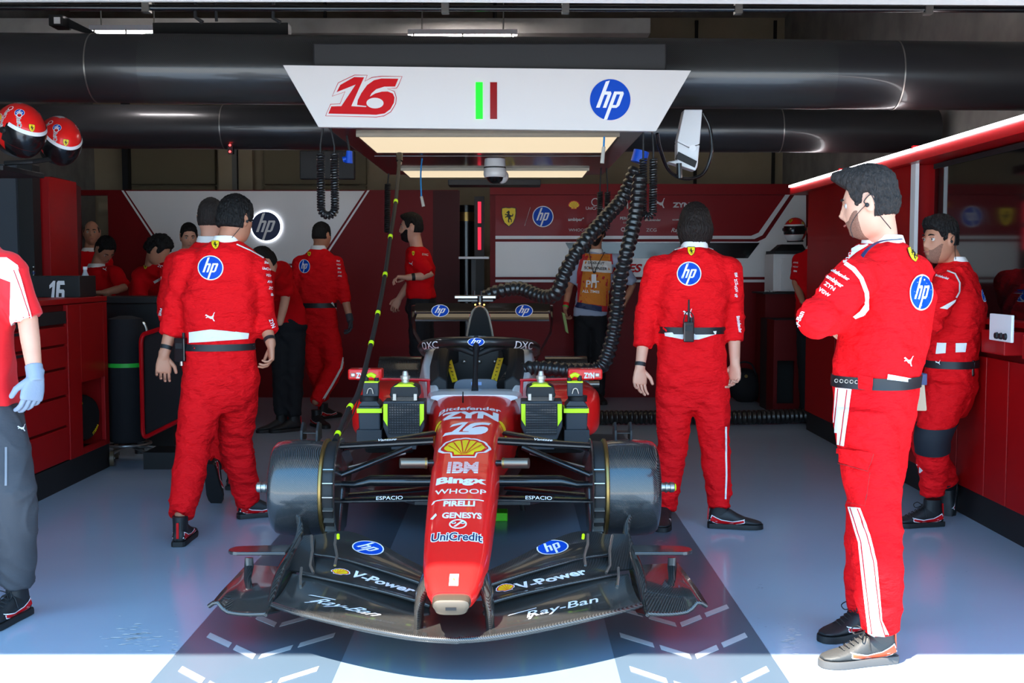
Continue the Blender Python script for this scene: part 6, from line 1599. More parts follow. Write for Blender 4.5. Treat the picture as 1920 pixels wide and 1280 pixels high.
def line_poly(pts, w):
    """thick polyline in pixels"""
    L, R = [], []
    for i, q in enumerate(pts):
        a = Vector(pts[max(i - 1, 0)]); b_ = Vector(pts[min(i + 1, len(pts) - 1)]); d = (b_ - a).normalized(); n = Vector((-d.y, d.x)) * w / 2
        L.append(tuple(Vector(q) + n)); R.append(tuple(Vector(q) - n))
    return L + R[::-1]
def belt(p, h=.042, up_=.0, m=None, buckle=None, c=None, name='belt', off=.004, white=None):
    c = c or p.j['waist']; ax = (p.j['neck'] - p.j['pel']).normalized()
    b = wrap_band(p.suitbvh, c + ax * up_, Vector((0, 0, 1)) * .8 + ax * .2, h, off, p.j['sb'] - p.j['sa'], maxd=.24)
    return b.build(name, m or BELT, p.root, angle=50)
def wristband(p, s, f=.78, m=None, h=.022, off=.002, name='wristband'):
    E, Wr = p.j['e' + s], p.j['w' + s]; d = (Wr - E).normalized()
    return wrap_band(p.skinbvh, E.lerp(Wr, f), d, h, off, maxd=.07, n=28, hull=False).build(name, m or BLACKM, p.root, angle=50)
def radio(p, c, up_=(0, 0, 1), out=(0, -1, 0), label=None, ant=True, k=1.0):
    """walkie-talkie clipped to a belt"""
    up_ = Vector(up_).normalized(); out = Vector(out).normalized(); lat = up_.cross(out).normalized(); c = Vector(c)
    r = thing('radio', label, 'radio', c) if label else None
    MB().obox(c, lat * .028 * k, out * .018 * k, up_ * .055 * k).build('case', BLACKG, r, smooth=False, bevel=.006)
    MB().obox(c + up_ * .02 + out * .019 * k, lat * .018 * k, out * .002, up_ * .014).build('speaker', BLACKM, r, smooth=False)
    MB().tube([c + up_ * .055 * k + lat * .015, c + up_ * .078 * k + lat * .015], .008, 12).build('knob', BLACKM, r)
    if ant: MB().tube([c + up_ * .05 * k, c + up_ * .17 * k], [.007, .0045], 10, round_=True).build('antenna', BLACKM, r)
    else: MB().tube([c - up_ * .055 * k, c - up_ * .075 * k], .010, 12).build('plug', STEEL, r)
    return r
def earpiece(p, sg, coil=True):
    H = p.H; t = MB(); t.ball(H.P(sg * .086, .004, -.004), .008, 10, 8); t.tube(spl([H.P(sg * .088, .002, -.004), H.P(sg * .09, .012, .01), H.P(sg * .088, -.012, .03), H.P(sg * .086, -.022, .01), H.P(sg * .075, -.03, -.04), H.P(sg * .05, -.06, -.10)]), .0018, 6)
    t.build('earpiece', BLACKM, p.root)
def mic(p, sg):
    H = p.H; MB().tube(spl([H.P(sg * .084, .006, -.002), H.P(sg * .078, .03, -.018), H.P(sg * .066, .06, -.045), H.P(sg * .062, .075, -.075), H.P(sg * .07, .07, -.11)]), .0013, 6).build('headset_wire', BLACKM, p.root)
T2 = lambda s, **k: text_logo(s, **k)
def sleeve_text(p, words, x, y0, dy, h, w, rot, dx=0, Y=None):
    for i, wd in enumerate(words): px_logo(p, 'sleeve_lettering', T2(wd, bold=.03), x + dx * i, y0 + dy * i, w, h, rot, Y)

# ---- standing mechanic with folded arms, right foreground
A = person('foreground mechanic in a red race suit with folded arms and grey shoes, seen from behind', dict(
    head=(1634, 384, 4.08), neck=(1656, 455, 4.12), sa=(1606, 518, 3.98), sb=(1712, 512, 4.28), ea=(1534, 596, 3.84), wa=(1592, 590, 4.16), eb=(1652, 610, 4.46), wb=(1600, 640, 4.16),
    pel=(1640, 752, 4.12), waist=(1642, 712, 4.12), chest=(1668, 560, 4.13), ha=(1624, 780, 4.02), hb=(1656, 780, 4.20), ka=(1642, 968, 3.98), kb=(1632, 968, 4.22), aa=(1650, 1172, 3.98), ab=(1624, 1135, 4.30)),
    (-.8, .6), (-.88, .42), vox=.0055, cv=.009, hpitch=.16, face=True, seed=2, legr=(.112, .092, .080), sleeve=.082, amp=.0055,
    W=dict(w=[.175, .168, .185, .200, .140, .080], d=[.160, .148, .150, .142, .105, .080]),
    hands={'b': dict(d=(-.75, -.62, .22), pn=(.3, -.3, .9), ts=(-.4, .6, .6), curl=.35)}, cuffs=(.9, .62),
    shoes={'a': dict(fd=(-1, -.22), kw=dict(m=SHOEG, acc=mat('orange_red', srgb(235, 90, 50), .5), lace=True, sole=mat('sole_grey', srgb(84, 82, 80), .6))), 'b': dict(fd=(-.85, -.45), kw=dict(lace=True))})
hair(A.H, A.root, HAIRG, top=.028, side=.005, nape=-.50, front=.60, quiff=.030, fine=True, rough=.0035)
beard(A.H, A.root, STUB, .0022); earpiece(A, -1); mic(A, -1)
px_logo(A, 'logo', hp_logo(), 1727, 548, 19.5, 32, .0, label='round blue hp patch on the back'); px_logo(A, 'logo', shield_logo(), 1712, 476, 11, 15, .25, label='yellow shield patch with a black horse'); px_logo(A, 'logo', puma_logo(), 1703, 677, 9, 11, -.1, label='white leaping cat')
px_art(A, 'shoulder_piping', [(line_poly([(1584, 492), (1600, 504), (1614, 522), (1624, 548), (1627, 575), (1620, 592)], 8), 0)], [WHITE], Y=3.95)
px_art(A, 'underarm_panel', [([(1629, 560), (1630, 580), (1620, 593), (1603, 599), (1598, 594), (1612, 584)], 0)], [WHITE], Y=3.95)
px_art(A, 'collar_yoke', [([(1572, 490), (1590, 470), (1622, 452), (1640, 452), (1606, 474), (1584, 494)], 0)], [WHITE], Y=4.0)
for wd, x, y, r, h in (('Bitdefender', 1573, 513, -.55, 7), ('ambipar', 1566, 527, -.6, 8), ('ZYN', 1556, 537, -.6, 8), ('VGW', 1546, 548, -.6, 7), ('Ray-Ban', 1497, 602, 1.2, 9)): px_logo(A, 'sleeve_lettering', T2(wd, bold=.04), x, y, h, h, r, Y=3.85)
belt(A, .042, .0)
rb_ = MB()
for q in range(5):
    o = at(1568 + 9.5 * q, 713.5 + q * .6, 3.7); vd = (o - Vector((0, 0, CAMZ))).normalized(); h_ = A.suitbvh.ray_cast(o, vd)
    if h_[0] is not None: rb_.tube([h_[0] - vd * .012 + Vector((.006 * cos(a), 0, .006 * sin(a))) for a in [2 * pi * k / 12 for k in range(12)]], .0016, 6, closed=True)
rb_.build('belt_eyelets', STEEL, A.root)
px_art(A, 'belt_loop', [([(1610, 702), (1637, 706), (1636, 733), (1610, 730)], 0)], [RED], Y=3.95, lift=.010)
px_art(A, 'waist_panel', [([(1665, 702), (1706, 708), (1706, 716), (1664, 712)], 0)], [WHITE], lift=.006)
up_st = [(1566, 724), (1596, 727), (1584, 838), (1561, 834)]; lo_st = [(1587, 948), (1611, 951), (1630, 1000), (1643, 1050), (1650, 1108), (1655, 1162), (1668, 1188), (1660, 1203), (1630, 1190), (1622, 1130), (1615, 1075), (1608, 1017)]
px_art(A, 'leg_stripe', [(up_st, 0), (line_poly([(1571, 726), (1563, 832)], 1.6), 1), (line_poly([(1588, 728), (1577, 836)], 1.6), 1)], [WHITE, REDM], Y=4.0)
px_art(A, 'leg_stripe', [(lo_st, 0), (line_poly([(1592, 950), (1613, 1014), (1622, 1080), (1630, 1140), (1637, 1190)], 1.8), 1), (line_poly([(1606, 952), (1624, 1000), (1637, 1050), (1645, 1108), (1651, 1160), (1662, 1192)], 1.8), 1)], [WHITE, REDM], Y=3.95)
px_art(A, 'pocket_flap', [([(1556, 838), (1636, 846), (1628, 880), (1562, 864)], 0)], [RED], Y=3.95, lift=.011)
px_art(A, 'pocket_seam', [(line_poly([(1560, 866), (1628, 882), (1637, 848)], 1.6), 0), (line_poly([(1566, 940), (1624, 950), (1632, 884)], 1.2), 0)], [mat('seam_red', (.30, .002, .004), .8)], Y=3.95, lift=.0125)
lan = MB().tube(spl([at(1612, 487, 3.95), at(1628, 466, 3.98), at(1652, 452, 4.02), at(1690, 448, 4.06)]), .007, 6, ell=(.3, 1.3)); lan.build('lanyard', NAVY, A.root)
# pouch and phone on the belt behind
t = thing('belt_pouch', 'beige belt pouch with dark phone on the foreground mechanic', 'pouch', at(1722, 740, 4.2))
MB().obox(at(1722, 742, 4.22), (.022, .0, 0), (0, .02, 0), (-.006, 0, .055)).build('pouch_body', mat('pouch_beige', srgb(150, 132, 110), .7), t, smooth=False, bevel=.006); MB().obox(at(1722, 710, 4.22), (.026, 0, 0), (0, .022, 0), (0, 0, .022)).build('phone', NAVY, t, smooth=False, bevel=.004); MB().obox(at(1711, 722, 4.2), (.008, 0, 0), (0, .02, 0), (0, 0, .045)).build('clip', BLACKM, t, smooth=False, bevel=.002)

# ---- centre-right mechanic seen from behind
Cc = person('mechanic in a red race suit standing with his back turned, radio clipped at the waist', dict(
    head=(1303, 427, 6.22), neck=(1302, 463, 6.2), sa=(1232, 502, 6.2), sb=(1366, 504, 6.2), ea=(1213, 590, 6.24), wa=(1200, 690, 6.16), eb=(1375, 592, 6.24), wb=(1378, 682, 6.16),
    pel=(1298, 692, 6.2), waist=(1296, 622, 6.2), chest=(1300, 540, 6.2), ha=(1266, 712, 6.2), hb=(1330, 712, 6.2), ka=(1262, 830, 6.2), kb=(1340, 830, 6.18), aa=(1246, 950, 6.2), ab=(1349, 948, 6.1)),
    (0, 1), (.05, 1), vox=.006, seed=5, W=dict(w=[.205, .180, .192, .205, .15, .078], d=[.145, .125, .13, .13, .10, .075]), legr=(.108, .085, .068),
    hands={'a': dict(d=(-.05, -.05, -1), pn=(.3, -.9, 0), ts=(.9, .2, 0), curl=.32), 'b': dict(d=(.0, -.05, -1), pn=(-.7, -.6, 0), ts=(-.5, .8, 0), curl=.45)}, cuffs=(.62, .55),
    shoes={'a': dict(fd=(-.2, -.95), kw={}), 'b': dict(fd=(1, -.15), kw={})})
hair(Cc.H, Cc.root, HAIRB, top=.024, side=.016, nape=-.85, front=.6, long=.010, rough=.0018, fine=True)
px_logo(Cc, 'logo', hp_logo(), 1292, 513, 20.5, 20.5, label='round blue hp patch on the back'); px_logo(Cc, 'logo', shield_logo(), 1296, 471, 9, 8, label='yellow shield patch with a black horse'); px_logo(Cc, 'logo', puma_logo(), 1290, 588, 9, 9, label='white leaping cat')
belt(Cc, .038, .012)
px_art(Cc, 'waist_panel', [([(1247, 624), (1342, 620), (1341, 626), (1310, 636), (1285, 637), (1248, 630)], 0)], [WHITE], lift=.004)
px_art(Cc, 'shoulder_piping', [(line_poly([(1246, 478), (1262, 470), (1284, 463)], 2.2), 0), (line_poly([(1322, 462), (1345, 472), (1366, 482)], 2.2), 0)], [WHITE])
px_art(Cc, 'leg_stripe', [(line_poly([(1360, 800), (1361, 850), (1362, 890), (1361, 935)], 3.2), 0)], [WHITE]); px_art(Cc, 'leg_stripe', [(line_poly([(1230, 800), (1228, 850), (1226, 870)], 3.4), 0)], [WHITE])
sleeve_text(Cc, ['IBM', 'ZCG', 'VGW', 'HP'], 1380, 515, 13, 5, 4, -1.35, Y=6.2); px_logo(Cc, 'sleeve_lettering', T2('Bitdefender', bold=.03), 1386, 608, 5, 6, -1.4)
wristband(Cc, 'a', .93); radio(Cc, at(1291, 622, 6.02), label='black two-way radio on the back of the centre-right mechanic', out=(0, -1, 0))
MB().tube(spl([at(1284, 640, 6.03), at(1281, 610, 6.03), at(1287, 585, 6.03), at(1299, 590, 6.03), at(1301, 612, 6.02)]), .003, 6).build('radio_cord', BLACKM, Cc.root)

# ---- left-centre mechanic walking away
D = person('walking mechanic in a red race suit with white waist panel, seen from behind at left', dict(
    head=(441, 414, 6.05), neck=(424, 452, 6.05), sa=(352, 492, 6.05), sb=(478, 502, 6.1), ea=(330, 585, 6.05), wa=(307, 668, 5.98), eb=(493, 592, 6.15), wb=(508, 645, 6.05),
    pel=(416, 698, 6.05), waist=(412, 642, 6.05), chest=(412, 550, 6.05), ha=(382, 716, 6.0), hb=(446, 714, 6.1), ka=(362, 842, 5.95), kb=(442, 835, 6.25), aa=(340, 962, 5.74), ab=(466, 940, 6.35)),
    (.15, 1), (.55, .85), vox=.006, seed=9, hpitch=.12, W=dict(w=[.205, .182, .195, .205, .15, .078], d=[.15, .13, .135, .13, .10, .075]), legr=(.116, .092, .075), sleeve=.082,
    hands={'a': dict(d=(-.05, -.1, -1), pn=(.35, -.9, 0), ts=(.9, .3, 0), curl=.42), 'b': dict(d=(.05, -.1, -1), pn=(-.9, -.3, 0), ts=(-.2, .9, 0), curl=.5)}, cuffs=(.55, .62),
    shoes={'a': dict(fd=(-.05, 1), off=(.0, -.02, 0), kw=dict(stripe=True)), 'b': dict(fd=(.75, .35))}, skin=SKIND)
hair(D.H, D.root, HAIR, top=.026, side=.014, nape=-.42, front=.62, rough=.003, fine=True); earpiece(D, 1)
px_logo(D, 'logo', hp_logo(), 395, 502, 21.5, 21.5, label='round blue hp patch on the back'); px_logo(D, 'logo', shield_logo(), 404, 459, 9, 8, label='yellow shield patch with a black horse'); px_logo(D, 'logo', puma_logo(), 395, 595, 10, 9, label='white leaping cat')
px_art(D, 'waist_panel', [([(356, 622), (396, 617), (466, 625), (464, 636), (356, 642)], 0)], [WHITE], lift=.005)
belt(D, .036, -.02)
px_art(D, 'hip_stripe', [(line_poly([(476, 644), (486, 660), (489, 690), (489, 712)], 4.5), 0)], [WHITE])
px_art(D, 'shoulder_piping', [(line_poly([(444, 458), (470, 470), (494, 484)], 2.2), 0)], [WHITE]); px_art(D, 'heel_tab', [([(336, 968), (342, 968), (342, 990), (336, 990)], 0)], [REDM], Y=5.7) if False else None
sleeve_text(D, ['Shell', 'UniCredit', 'VGW', 'AWS', 'ZCG', 'IBM'], 500, 492, 12, 5, 3.8, -.15, 2.2, Y=6.1); px_logo(D, 'sleeve_lettering', T2('ZYN', bold=.03), 510, 606, 6, 7, -1.2)
wristband(D, 'a', .80); wristband(D, 'b', .85); 
radio(D, at(340, 655, 5.95), label='black radio in a holster on the hip of the left walking mechanic', out=(-.3, -1, 0), ant=False, k=1.15)
# ---- second mechanic right in front of him, mostly hidden
D2 = person('mechanic in red mostly hidden behind the left walking mechanic, one heel raised', dict(
    head=(396, 412, 6.95), neck=(392, 452, 6.95), sa=(330, 492, 6.95), sb=(448, 492, 6.95), ea=(312, 572, 6.95), wa=(318, 640, 6.85), eb=(460, 575, 6.95), wb=(455, 640, 6.85),
    pel=(400, 672, 6.95), waist=(396, 620, 6.95), chest=(394, 540, 6.95), ha=(374, 690, 6.95), hb=(426, 690, 6.95), ka=(408, 790, 6.95), kb=(432, 790, 7.1), aa=(405, 868, 6.75), ab=(438, 880, 7.2)),
    (.0, 1), (-.1, 1), seed=12, vox=.008, cv=.014, shoes={'a': dict(fd=(.1, 1), pitch=1.15, z=.0), 'b': dict(fd=(.2, 1))}, legr=(.105, .09, .072), cuffs=(.45, .45))
hair(D2.H, D2.root, HAIRG, top=.018, side=.006, nape=-.4, front=.6); px_logo(D2, 'sleeve_lettering', T2('IBM', bold=.03), 302, 585, 7, 6, 1.3)
# ---- right-hand mechanic leaning, profile to the left
Bb = person('dark-haired mechanic with an earpiece and black knee pad leaning at the right cabinets', dict(
    head=(1764, 452, 6.15), neck=(1788, 490, 6.2), sa=(1778, 532, 6.05), sb=(1812, 528, 6.38), ea=(1746, 608, 6.0), wa=(1712, 596, 6.2), eb=(1770, 610, 6.45), wb=(1724, 606, 6.3),
    pel=(1782, 706, 6.22), waist=(1784, 668, 6.22), chest=(1798, 575, 6.22), ha=(1776, 726, 6.12), hb=(1788, 726, 6.32), ka=(1748, 822, 6.08), kb=(1728, 822, 6.42), aa=(1749, 920, 6.14), ab=(1778, 905, 6.45)),
    (-.96, .28), (-.93, -.36), vox=.0055, cv=.010, face=True, seed=15, skin=SKIND, legr=(.112, .09, .070), W=dict(w=[.175, .165, .175, .19, .14, .078], d=[.155, .135, .145, .14, .10, .075]), cuffs=(.9, .9),
    hands={'a': dict(d=(-.6, .6, 0), pn=(.3, .5, 0), ts=(0, 0, 1), curl=.3)}, shoes={'a': dict(fd=(-1, -.15), kw=dict(lace=True)), 'b': dict(fd=(-.5, -.7), pitch=.9)})
hair(Bb.H, Bb.root, HAIR, top=.028, side=.004, nape=-.30, front=.52, quiff=.016, fine=True, rough=.004); beard(Bb.H, Bb.root, STUB, .0010); earpiece(Bb, -1)
px_logo(Bb, 'logo', hp_logo(), 1846, 545, 6, 21, label='round blue hp patch on the back'); px_logo(Bb, 'logo', shield_logo(), 1833, 497, 6, 9, .8, label='yellow shield patch')
px_art(Bb, 'shoulder_piping', [(line_poly([(1775, 506), (1790, 512), (1799, 530), (1799, 548), (1793, 560)], 3), 0)], [WHITE], Y=6.0); px_art(Bb, 'underarm_panel', [([(1792, 560), (1790, 566), (1776, 580), (1762, 578)], 0)], [WHITE], Y=6.0)
px_logo(Bb, 'sleeve_lettering', T2('Bitdefender', bold=.03), 1767, 519, 4, 5, -.3, Y=6.0)
for q in ([(1757, 642), (1774, 642), (1773, 662), (1755, 664)], [(1792, 643), (1812, 642), (1810, 660), (1792, 661)]): px_art(Bb, 'waist_panel', [(q, 0)], [WHITE])
belt(Bb, .04, .0, c=at(1784, 680, 6.22)); px_logo(Bb, 'belt_lettering', puma_logo(), 1760, 680, 5, 5, lift=.012)
px_art(Bb, 'leg_stripe', [(line_poly([(1707, 860), (1716, 872), (1728, 884)], 8), 0)], [WHITE], Y=6.3)
wrap_band(Bb.suitbvh, Bb.j['ka'] + Vector((.0, 0, .0)), Bb.j['ka'] - Bb.j['aa'], .15, .006, maxd=.16, n=36, rows=6).build('knee_pad', mat('pad_navy', srgb(20, 24, 34), .75), Bb.root)
radio(Bb, at(1822, 690, 6.1), label='small black radio on the belt of the leaning right mechanic', out=(.8, -.5, 0), ant=True, k=.8)
# ---- gloved crew member walking in at the left edge
E = person('crew member in red and white polo and pale glove, cut off by the left edge', dict(
    head=(-72, 378, 4.55), neck=(-72, 440, 4.55), sa=(-150, 500, 4.6), sb=(14, 500, 4.52), ea=(-180, 610, 4.6), wa=(-175, 705, 4.5), eb=(52, 600, 4.52), wb=(66, 706, 4.46),
    pel=(-55, 758, 4.55), waist=(-60, 660, 4.55), chest=(-68, 560, 4.55), ha=(-98, 780, 4.55), hb=(-8, 780, 4.55), ka=(-110, 930, 4.6), kb=(24, 925, 4.42), aa=(-110, 1060, 4.9), ab=(32, 1088, 4.5)),
    (.05, -1), (.1, -1), 'polo', vox=.005, cv=.010, seed=20, cuffs=(-.02, -.02), shirt=mat('polo_bright', srgb(232, 14, 28), .7, sheen=.1, bump=((30, 30, 50), .25, .006)), pants=GREYCLOTH, legr=(.108, .09, .078), sleeve=.072, armr=(.075, .07, .06),
    hands={'b': dict(d=(-.10, -.15, -1), pn=(-.6, .5, 0), ts=(-.75, -.5, 0), curl=.38, glove=GLOVE, k=1.05), 'a': dict(d=(0, -.1, -1), pn=(.6, .5, 0), ts=(.7, -.5, 0), curl=.4, glove=GLOVE)},
    shoes={'a': dict(fd=(0, -1)), 'b': dict(fd=(-.22, -1), kw=dict(lace=True))}, W=dict(w=[.19, .178, .19, .195, .15, .078], d=[.135, .125, .13, .13, .10, .075]), amp=.005)
hair(E.H, E.root, HAIRB); face_bits(E.H, E.body)
px_art(E, 'white_panel', [([(-30, 478), (14, 478), (34, 494), (44, 540), (58, 602), (18, 618), (17, 600), (20, 528), (-30, 506)], 0), (line_poly([(26, 503), (40, 548), (54, 600)], 1.6), 1), (line_poly([(34, 500), (46, 540), (58, 596)], 1.2), 1)], [WHITE, REDM], Y=4.5)
px_logo(E, 'logo', puma_logo(), 40, 803, 8, 8, bvh=E.legbvh, parent=E.pants, label='small white leaping cat'); px_art(E, 'pocket_zip', [([(10, 836), (14, 836), (12, 912), (8, 912)], 0)], [mat('zip_grey', srgb(120, 120, 126), .5)], bvh=E.legbvh, parent=E.pants)
# ---- dim crew in the back of the garage
Ff = person('mechanic in a dark red suit with gloves walking at the rear, badge on his back', dict(
    head=(603, 443, 10.5), neck=(597, 466, 10.5), sa=(562, 493, 10.5), sb=(630, 493, 10.5), ea=(556, 560, 10.5), wa=(561, 608, 10.45), eb=(646, 555, 10.5), wb=(656, 598, 10.45),
    pel=(600, 612, 10.5), waist=(596, 572, 10.5), chest=(595, 525, 10.5), ha=(586, 622, 10.5), hb=(614, 622, 10.5), ka=(592, 692, 10.5), kb=(628, 690, 10.4), aa=(606, 745, 10.6), ab=(592, 752, 10.1)),
    (.35, .93), (.5, .86), vox=.009, cv=.015, seed=25, legr=(.112, .09, .07), skin=SKIND, hands={'a': dict(d=(.05, -.1, -1), pn=(.3, -.9, 0), ts=(.9, .2, 0), curl=.4, glove=GLOVED), 'b': dict(d=(.1, -.1, -1), pn=(-.8, -.3, 0), ts=(-.2, -.9, 0), curl=.4, glove=GLOVED)}, cuffs=(.45, .3), shoes={'a': dict(fd=(.6, .8)), 'b': dict(fd=(.45, -.6))})
hair(Ff.H, Ff.root, HAIR, top=.018, side=.005, nape=-.3)
px_logo(Ff, 'logo', hp_logo(), 571, 499, 9.5, 12, label='round blue hp patch'); px_logo(Ff, 'logo', shield_logo(), 580, 476, 4, 4)
belt(Ff, .045, 0); px_art(Ff, 'hip_stripe', [(line_poly([(622, 567), (632, 578), (637, 612)], 3.5), 0)], [WHITE]); px_art(Ff, 'leg_stripe', [(line_poly([(646, 662), (640, 690), (622, 722), (606, 748)], 4), 0)], [WHITE], Y=10.3)
sleeve_text(Ff, ['Shell', 'VGW', 'IBM', 'ZCG', 'AWS'], 634, 489, 7, 3, 2.4, -.1, .8)
Gg = person('bearded crew member in dark red polo and black trousers standing in profile at the rear', dict(
    head=(772, 428, 10.0), neck=(782, 462, 10.0), sa=(776, 480, 9.85), sb=(794, 480, 10.2), ea=(806, 516, 9.8), wa=(764, 520, 9.75), eb=(768, 532, 10.25), wb=(748, 560, 10.2),
    pel=(790, 560, 10.0), waist=(788, 535, 10.0), chest=(788, 500, 10.0), ha=(786, 575, 9.9), hb=(792, 575, 10.1), ka=(786, 680, 9.9), kb=(796, 680, 10.1), aa=(788, 772, 9.9), ab=(796, 770, 10.15)),
    (-.95, -.2), (-1, -.1), 'polo', vox=.008, cv=.015, seed=30, face=True, cuffs=(-.05, -.05), hands={'a': dict(d=(-1, 0, .05), pn=(0, -.2, -1), ts=(0, 1, .1), curl=.5), 'b': dict(d=(-.5, 0, -1), pn=(.3, .9, 0), ts=(-.9, .2, 0), curl=.4)}, shoes={'a': dict(fd=(-1, 0)), 'b': dict(fd=(-1, .1))}, collar=False)
hair(Gg.H, Gg.root, HAIR, top=.024, side=.008, nape=-.4, quiff=.012); beard(Gg.H, Gg.root, HAIR, .006); wristband(Gg, 'a', .75, h=.03)
px_logo(Gg, 'logo', shield_logo(), 775, 475, 3, 4); px_logo(Gg, 'logo', puma_logo(), 771, 494, 4, 4); px_logo(Gg, 'sleeve_lettering', T2('DXC', bold=.02), 797, 477, 4, 4, -.1)
TAB = mat('bib_orange', srgb(214, 128, 40), .8)
Hh = person('scrutineer in white shirt and orange bib standing behind the ribbed hoses', dict(
    head=(1118, 440, 12.0), neck=(1118, 472, 12.0), sa=(1090, 488, 12.0), sb=(1160, 488, 12.0), ea=(1068, 535, 12.0), wa=(1060, 578, 11.9), eb=(1186, 535, 12.1), wb=(1168, 572, 12.0),
    pel=(1106, 592, 12.0), waist=(1110, 555, 12.0), chest=(1118, 515, 12.0), ha=(1094, 602, 12.0), hb=(1122, 602, 12.0), ka=(1090, 672, 12.0), kb=(1122, 675, 12.0), aa=(1092, 738, 12.0), ab=(1122, 740, 11.9)),
    (.05, -1), (-.3, -1), 'polo', vox=.008, cv=.015, seed=33, face=True, skin=SKIND, shirt=mat('shirt_pale_blue', srgb(170, 180, 205), .7), cuffs=(-.1, -.1), collar=True, hands={'a': dict(d=(0, -.1, -1), pn=(.9, -.2, 0), ts=(.3, -.9, 0), curl=.6), 'b': dict(d=(-.9, -.1, -.2), pn=(0, 1, 0), ts=(0, 0, 1), curl=.3)}, shoes={'a': dict(fd=(-.2, -1)), 'b': dict(fd=(.2, -1))})
hair(Hh.H, Hh.root, HAIR, top=.03, side=.02, nape=-.3, front=.4); beard(Hh.H, Hh.root, HAIRB, .005)
px_art(Hh, 'bib', [([(1092, 470), (1104, 478), (1132, 478), (1146, 468), (1152, 520), (1148, 585), (1124, 583), (1078, 574), (1082, 510)], 0), ([(1098, 476), (1144, 478), (1142, 574), (1086, 567)], 1), ([(1094, 488), (1146, 490), (1146, 512), (1090, 508)], 2), ([(1084, 566), (1128, 574), (1128, 584), (1080, 576)], 3)], [mat('bib_red', srgb(190, 30, 40), .7), TAB, WHITE, NAVY], lift=.012, step=6)
for wd, x, y, w, mm in (('DOSS-AUT', 1118, 493, 4.5, BLK), ('SCRUTINEER', 1117, 503, 5.2, BLK), ('F1', 1115, 510, 4.5, BLK), ('PIT', 1111, 532, 13, WHT), ('ALL TIMES', 1108, 546, 5, WHT)): px_logo(Hh, 'bib_lettering', text_logo(wd, mm, bold=.03), x, y, w, w, -.05, lift=.018)
MB().tube(spl([at(1104, 470, 11.86), at(1110, 500, 11.82), at(1114, 512, 11.82), at(1120, 498, 11.82), at(1134, 472, 11.86)]), .004, 6).build('lanyard', BLACKM, Hh.root); MB().box(at(1109, 530, 11.81), at(1118, 514, 11.81) + Vector((0, .004, 0))).build('pass_card', WHT, Hh.root, smooth=False)
wrap_band(Hh.skinbvh, Hh.j['ea'].lerp(Hh.j['wa'], .82), (Hh.j['wa'] - Hh.j['ea']), .03, .003, maxd=.07, n=24).build('wristband', REDM, Hh.root); wrap_band(Hh.skinbvh, Hh.j['ea'].lerp(Hh.j['wa'], .93), (Hh.j['wa'] - Hh.j['ea']), .012, .004, maxd=.07, n=24).build('wristband', GREEN, Hh.root)
t = thing('clipboard', 'pale green papers held low in the scrutineer\'s left-side hand', 'papers', at(1063, 622, 11.85))
MB().prism([at(1054, 586, 11.85), at(1060, 588, 11.85), at(1066, 625, 11.85), at(1061, 622, 11.85)], (.0, .2, 0)).build('paper_stack', mat('paper_green', srgb(170, 190, 120), .8), t, smooth=False)
def back(label, J, F, hf, hairm, seed, **k):
    base = dict(vox=.009, cv=.016, seed=seed); base.update(k); hk_ = base.pop('hairk', {}); p = person(label, J, F, hf, 'polo', cuffs=(-.1, -.1), shoes={'a': dict(fd=F, kw=dict(stripe=False)), 'b': dict(fd=F, kw=dict(stripe=False))}, **base)
    if hairm: hair(p.H, p.root, hairm, **hk_)
    return p
I_ = back('mechanic with bowed black-haired head behind the clear bottle at far left', dict(head=(196, 468, 10.2), neck=(180, 500, 10.2), sa=(158, 520, 10.35), sb=(216, 512, 10.1), ea=(165, 560, 10.1), wa=(190, 560, 9.95), eb=(232, 540, 10.0), wb=(196, 548, 9.9), pel=(180, 625, 10.3), waist=(180, 590, 10.3), chest=(182, 540, 10.25), ha=(165, 640, 10.3), hb=(196, 640, 10.3), ka=(165, 720, 10.3), kb=(196, 720, 10.3), aa=(165, 785, 10.3), ab=(196, 785, 10.3)), (.6, -.6), (.7, -.6), HAIR, 41, hpitch=.8, face=True, collar=True, skin=SKIND, hands={'a': dict(d=(1, -.2, .2), pn=(0, 0, -1), ts=(0, 1, 0)), 'b': dict(d=(-1, -.3, 0), pn=(0, 0, -1), ts=(0, 1, 0))})
px_art(I_, 'shoulder_stripe', [(line_poly([(210, 476), (206, 500)], 5), 0)], [WHITE], Y=10.0); px_logo(I_, 'logo', puma_logo(), 197, 505, 4, 4)
L_ = back('balding man standing in the doorway behind the bowed mechanic at far left', dict(head=(172, 437, 11.2), neck=(168, 470, 11.2), sa=(140, 490, 11.2), sb=(198, 490, 11.2), ea=(135, 545, 11.2), wa=(150, 590, 11.1), eb=(203, 545, 11.2), wb=(195, 590, 11.1), pel=(168, 600, 11.2), waist=(168, 565, 11.2), chest=(168, 520, 11.2), ha=(154, 612, 11.2), hb=(182, 612, 11.2), ka=(154, 690, 11.2), kb=(182, 690, 11.2), aa=(154, 752, 11.2), ab=(182, 752, 11.2)), (.2, -1), (.3, -1), HAIRG, 42, face=True, skin=SKIND, hairk=dict(top=-.004, side=.004, nape=-.4, front=1.2), collar=True)
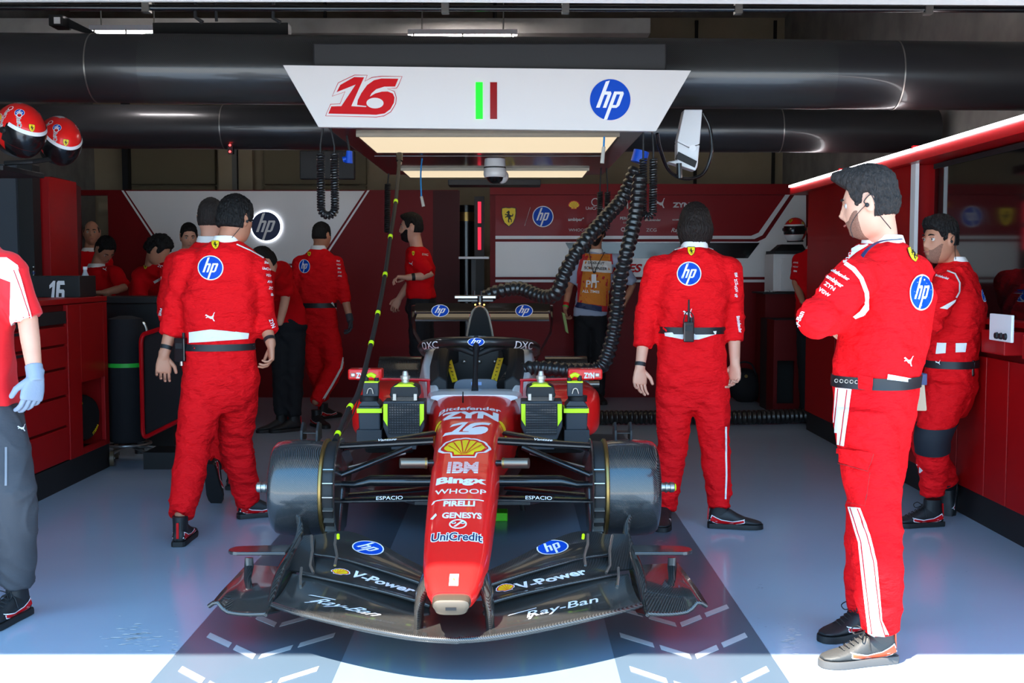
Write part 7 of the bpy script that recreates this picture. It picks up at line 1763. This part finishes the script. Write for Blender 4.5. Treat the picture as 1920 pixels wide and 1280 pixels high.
J_ = back('curly-haired mechanic in a polo bending over the bench at left', dict(head=(296, 470, 9.6), neck=(283, 500, 9.7), sa=(262, 516, 9.75), sb=(312, 505, 9.6), ea=(263, 565, 9.6), wa=(285, 560, 9.3), eb=(318, 545, 9.4), wb=(285, 585, 9.2), pel=(275, 610, 10.2), waist=(275, 580, 10.1), chest=(280, 532, 9.85), ha=(262, 625, 10.2), hb=(290, 625, 10.2), ka=(262, 715, 10.1), kb=(290, 715, 10.1), aa=(262, 785, 10.2), ab=(290, 785, 10.2)), (.5, -.2), (.7, -.1), HAIR, 43, hpitch=.6, collar=False, skin=SKIND, hairk=dict(top=.035, side=.028, nape=-.4, curly=.012), hands={'a': dict(d=(1, -.3, -.1), pn=(0, 0, -1), ts=(0, 1, 0))})
px_logo(J_, 'logo', shield_logo(), 273, 500, 4.5, 4.5); px_logo(J_, 'sleeve_lettering', T2('ZCG', bold=.03), 303, 500, 5, 5, -.4); px_art(J_, 'sleeve_band', [(line_poly([(288, 530), (305, 520), (316, 512)], 5), 0)], [WHITE], Y=9.5)
K_ = back('dark-haired mechanic looking down, head showing left of the walking pair', dict(head=(354, 444, 10.90), neck=(350, 478, 10.90), sa=(318, 498, 10.90), sb=(382, 498, 10.90), ea=(312, 555, 10.90), wa=(330, 600, 10.80), eb=(388, 555, 10.90), wb=(375, 600, 10.80), pel=(350, 615, 10.90), waist=(350, 580, 10.90), chest=(350, 530, 10.90), ha=(335, 630, 10.90), hb=(365, 630, 10.90), ka=(335, 712, 10.90), kb=(365, 712, 10.90), aa=(335, 782, 10.90), ab=(365, 782, 10.90)), (.3, -.9), (.35, -.9), HAIR, 44, hpitch=.25, face=True)
M_ = back('bending mechanic in red and white polo right of the walking pair', dict(head=(497, 492, 9.00), neck=(508, 500, 9.20), sa=(500, 512, 9.00), sb=(532, 505, 9.40), ea=(498, 565, 9.00), wa=(490, 600, 8.90), eb=(535, 560, 9.40), wb=(525, 605, 9.30), pel=(540, 610, 9.80), waist=(535, 580, 9.70), chest=(522, 530, 9.40), ha=(528, 625, 9.80), hb=(552, 625, 9.80), ka=(528, 712, 9.80), kb=(552, 712, 9.80), aa=(528, 775, 9.80), ab=(552, 775, 9.80)), (-.7, -.5), (-.7, -.5), HAIR, 45, hpitch=.7)
px_art(M_, 'shoulder_panel', [([(512, 494), (530, 500), (539, 512), (524, 513), (511, 512)], 0)], [WHITE], Y=9.8)
N_ = back('crew member in a polo half hidden by the tall red locker at the rear right', dict(head=(1530, 432, 10.9), neck=(1526, 466, 10.9), sa=(1500, 486, 10.9), sb=(1556, 486, 10.9), ea=(1492, 530, 10.9), wa=(1506, 566, 10.75), eb=(1562, 535, 10.9), wb=(1556, 580, 10.8), pel=(1526, 600, 10.9), waist=(1526, 565, 10.9), chest=(1526, 520, 10.9), ha=(1512, 612, 10.9), hb=(1540, 612, 10.9), ka=(1512, 695, 10.9), kb=(1540, 695, 10.9), aa=(1512, 765, 10.9), ab=(1540, 765, 10.9)), (.1, -1), (-.2, -1), HAIR, 46, hands={'a': dict(d=(.6, -.4, -.5), pn=(0, .3, -1), ts=(.5, 0, .8))}, skin=SKIND)
sleeve_text(N_, ['AWS', 'VGW', 'IBM'], 1492, 492, 8, 3.2, 3, -.1, -.4)
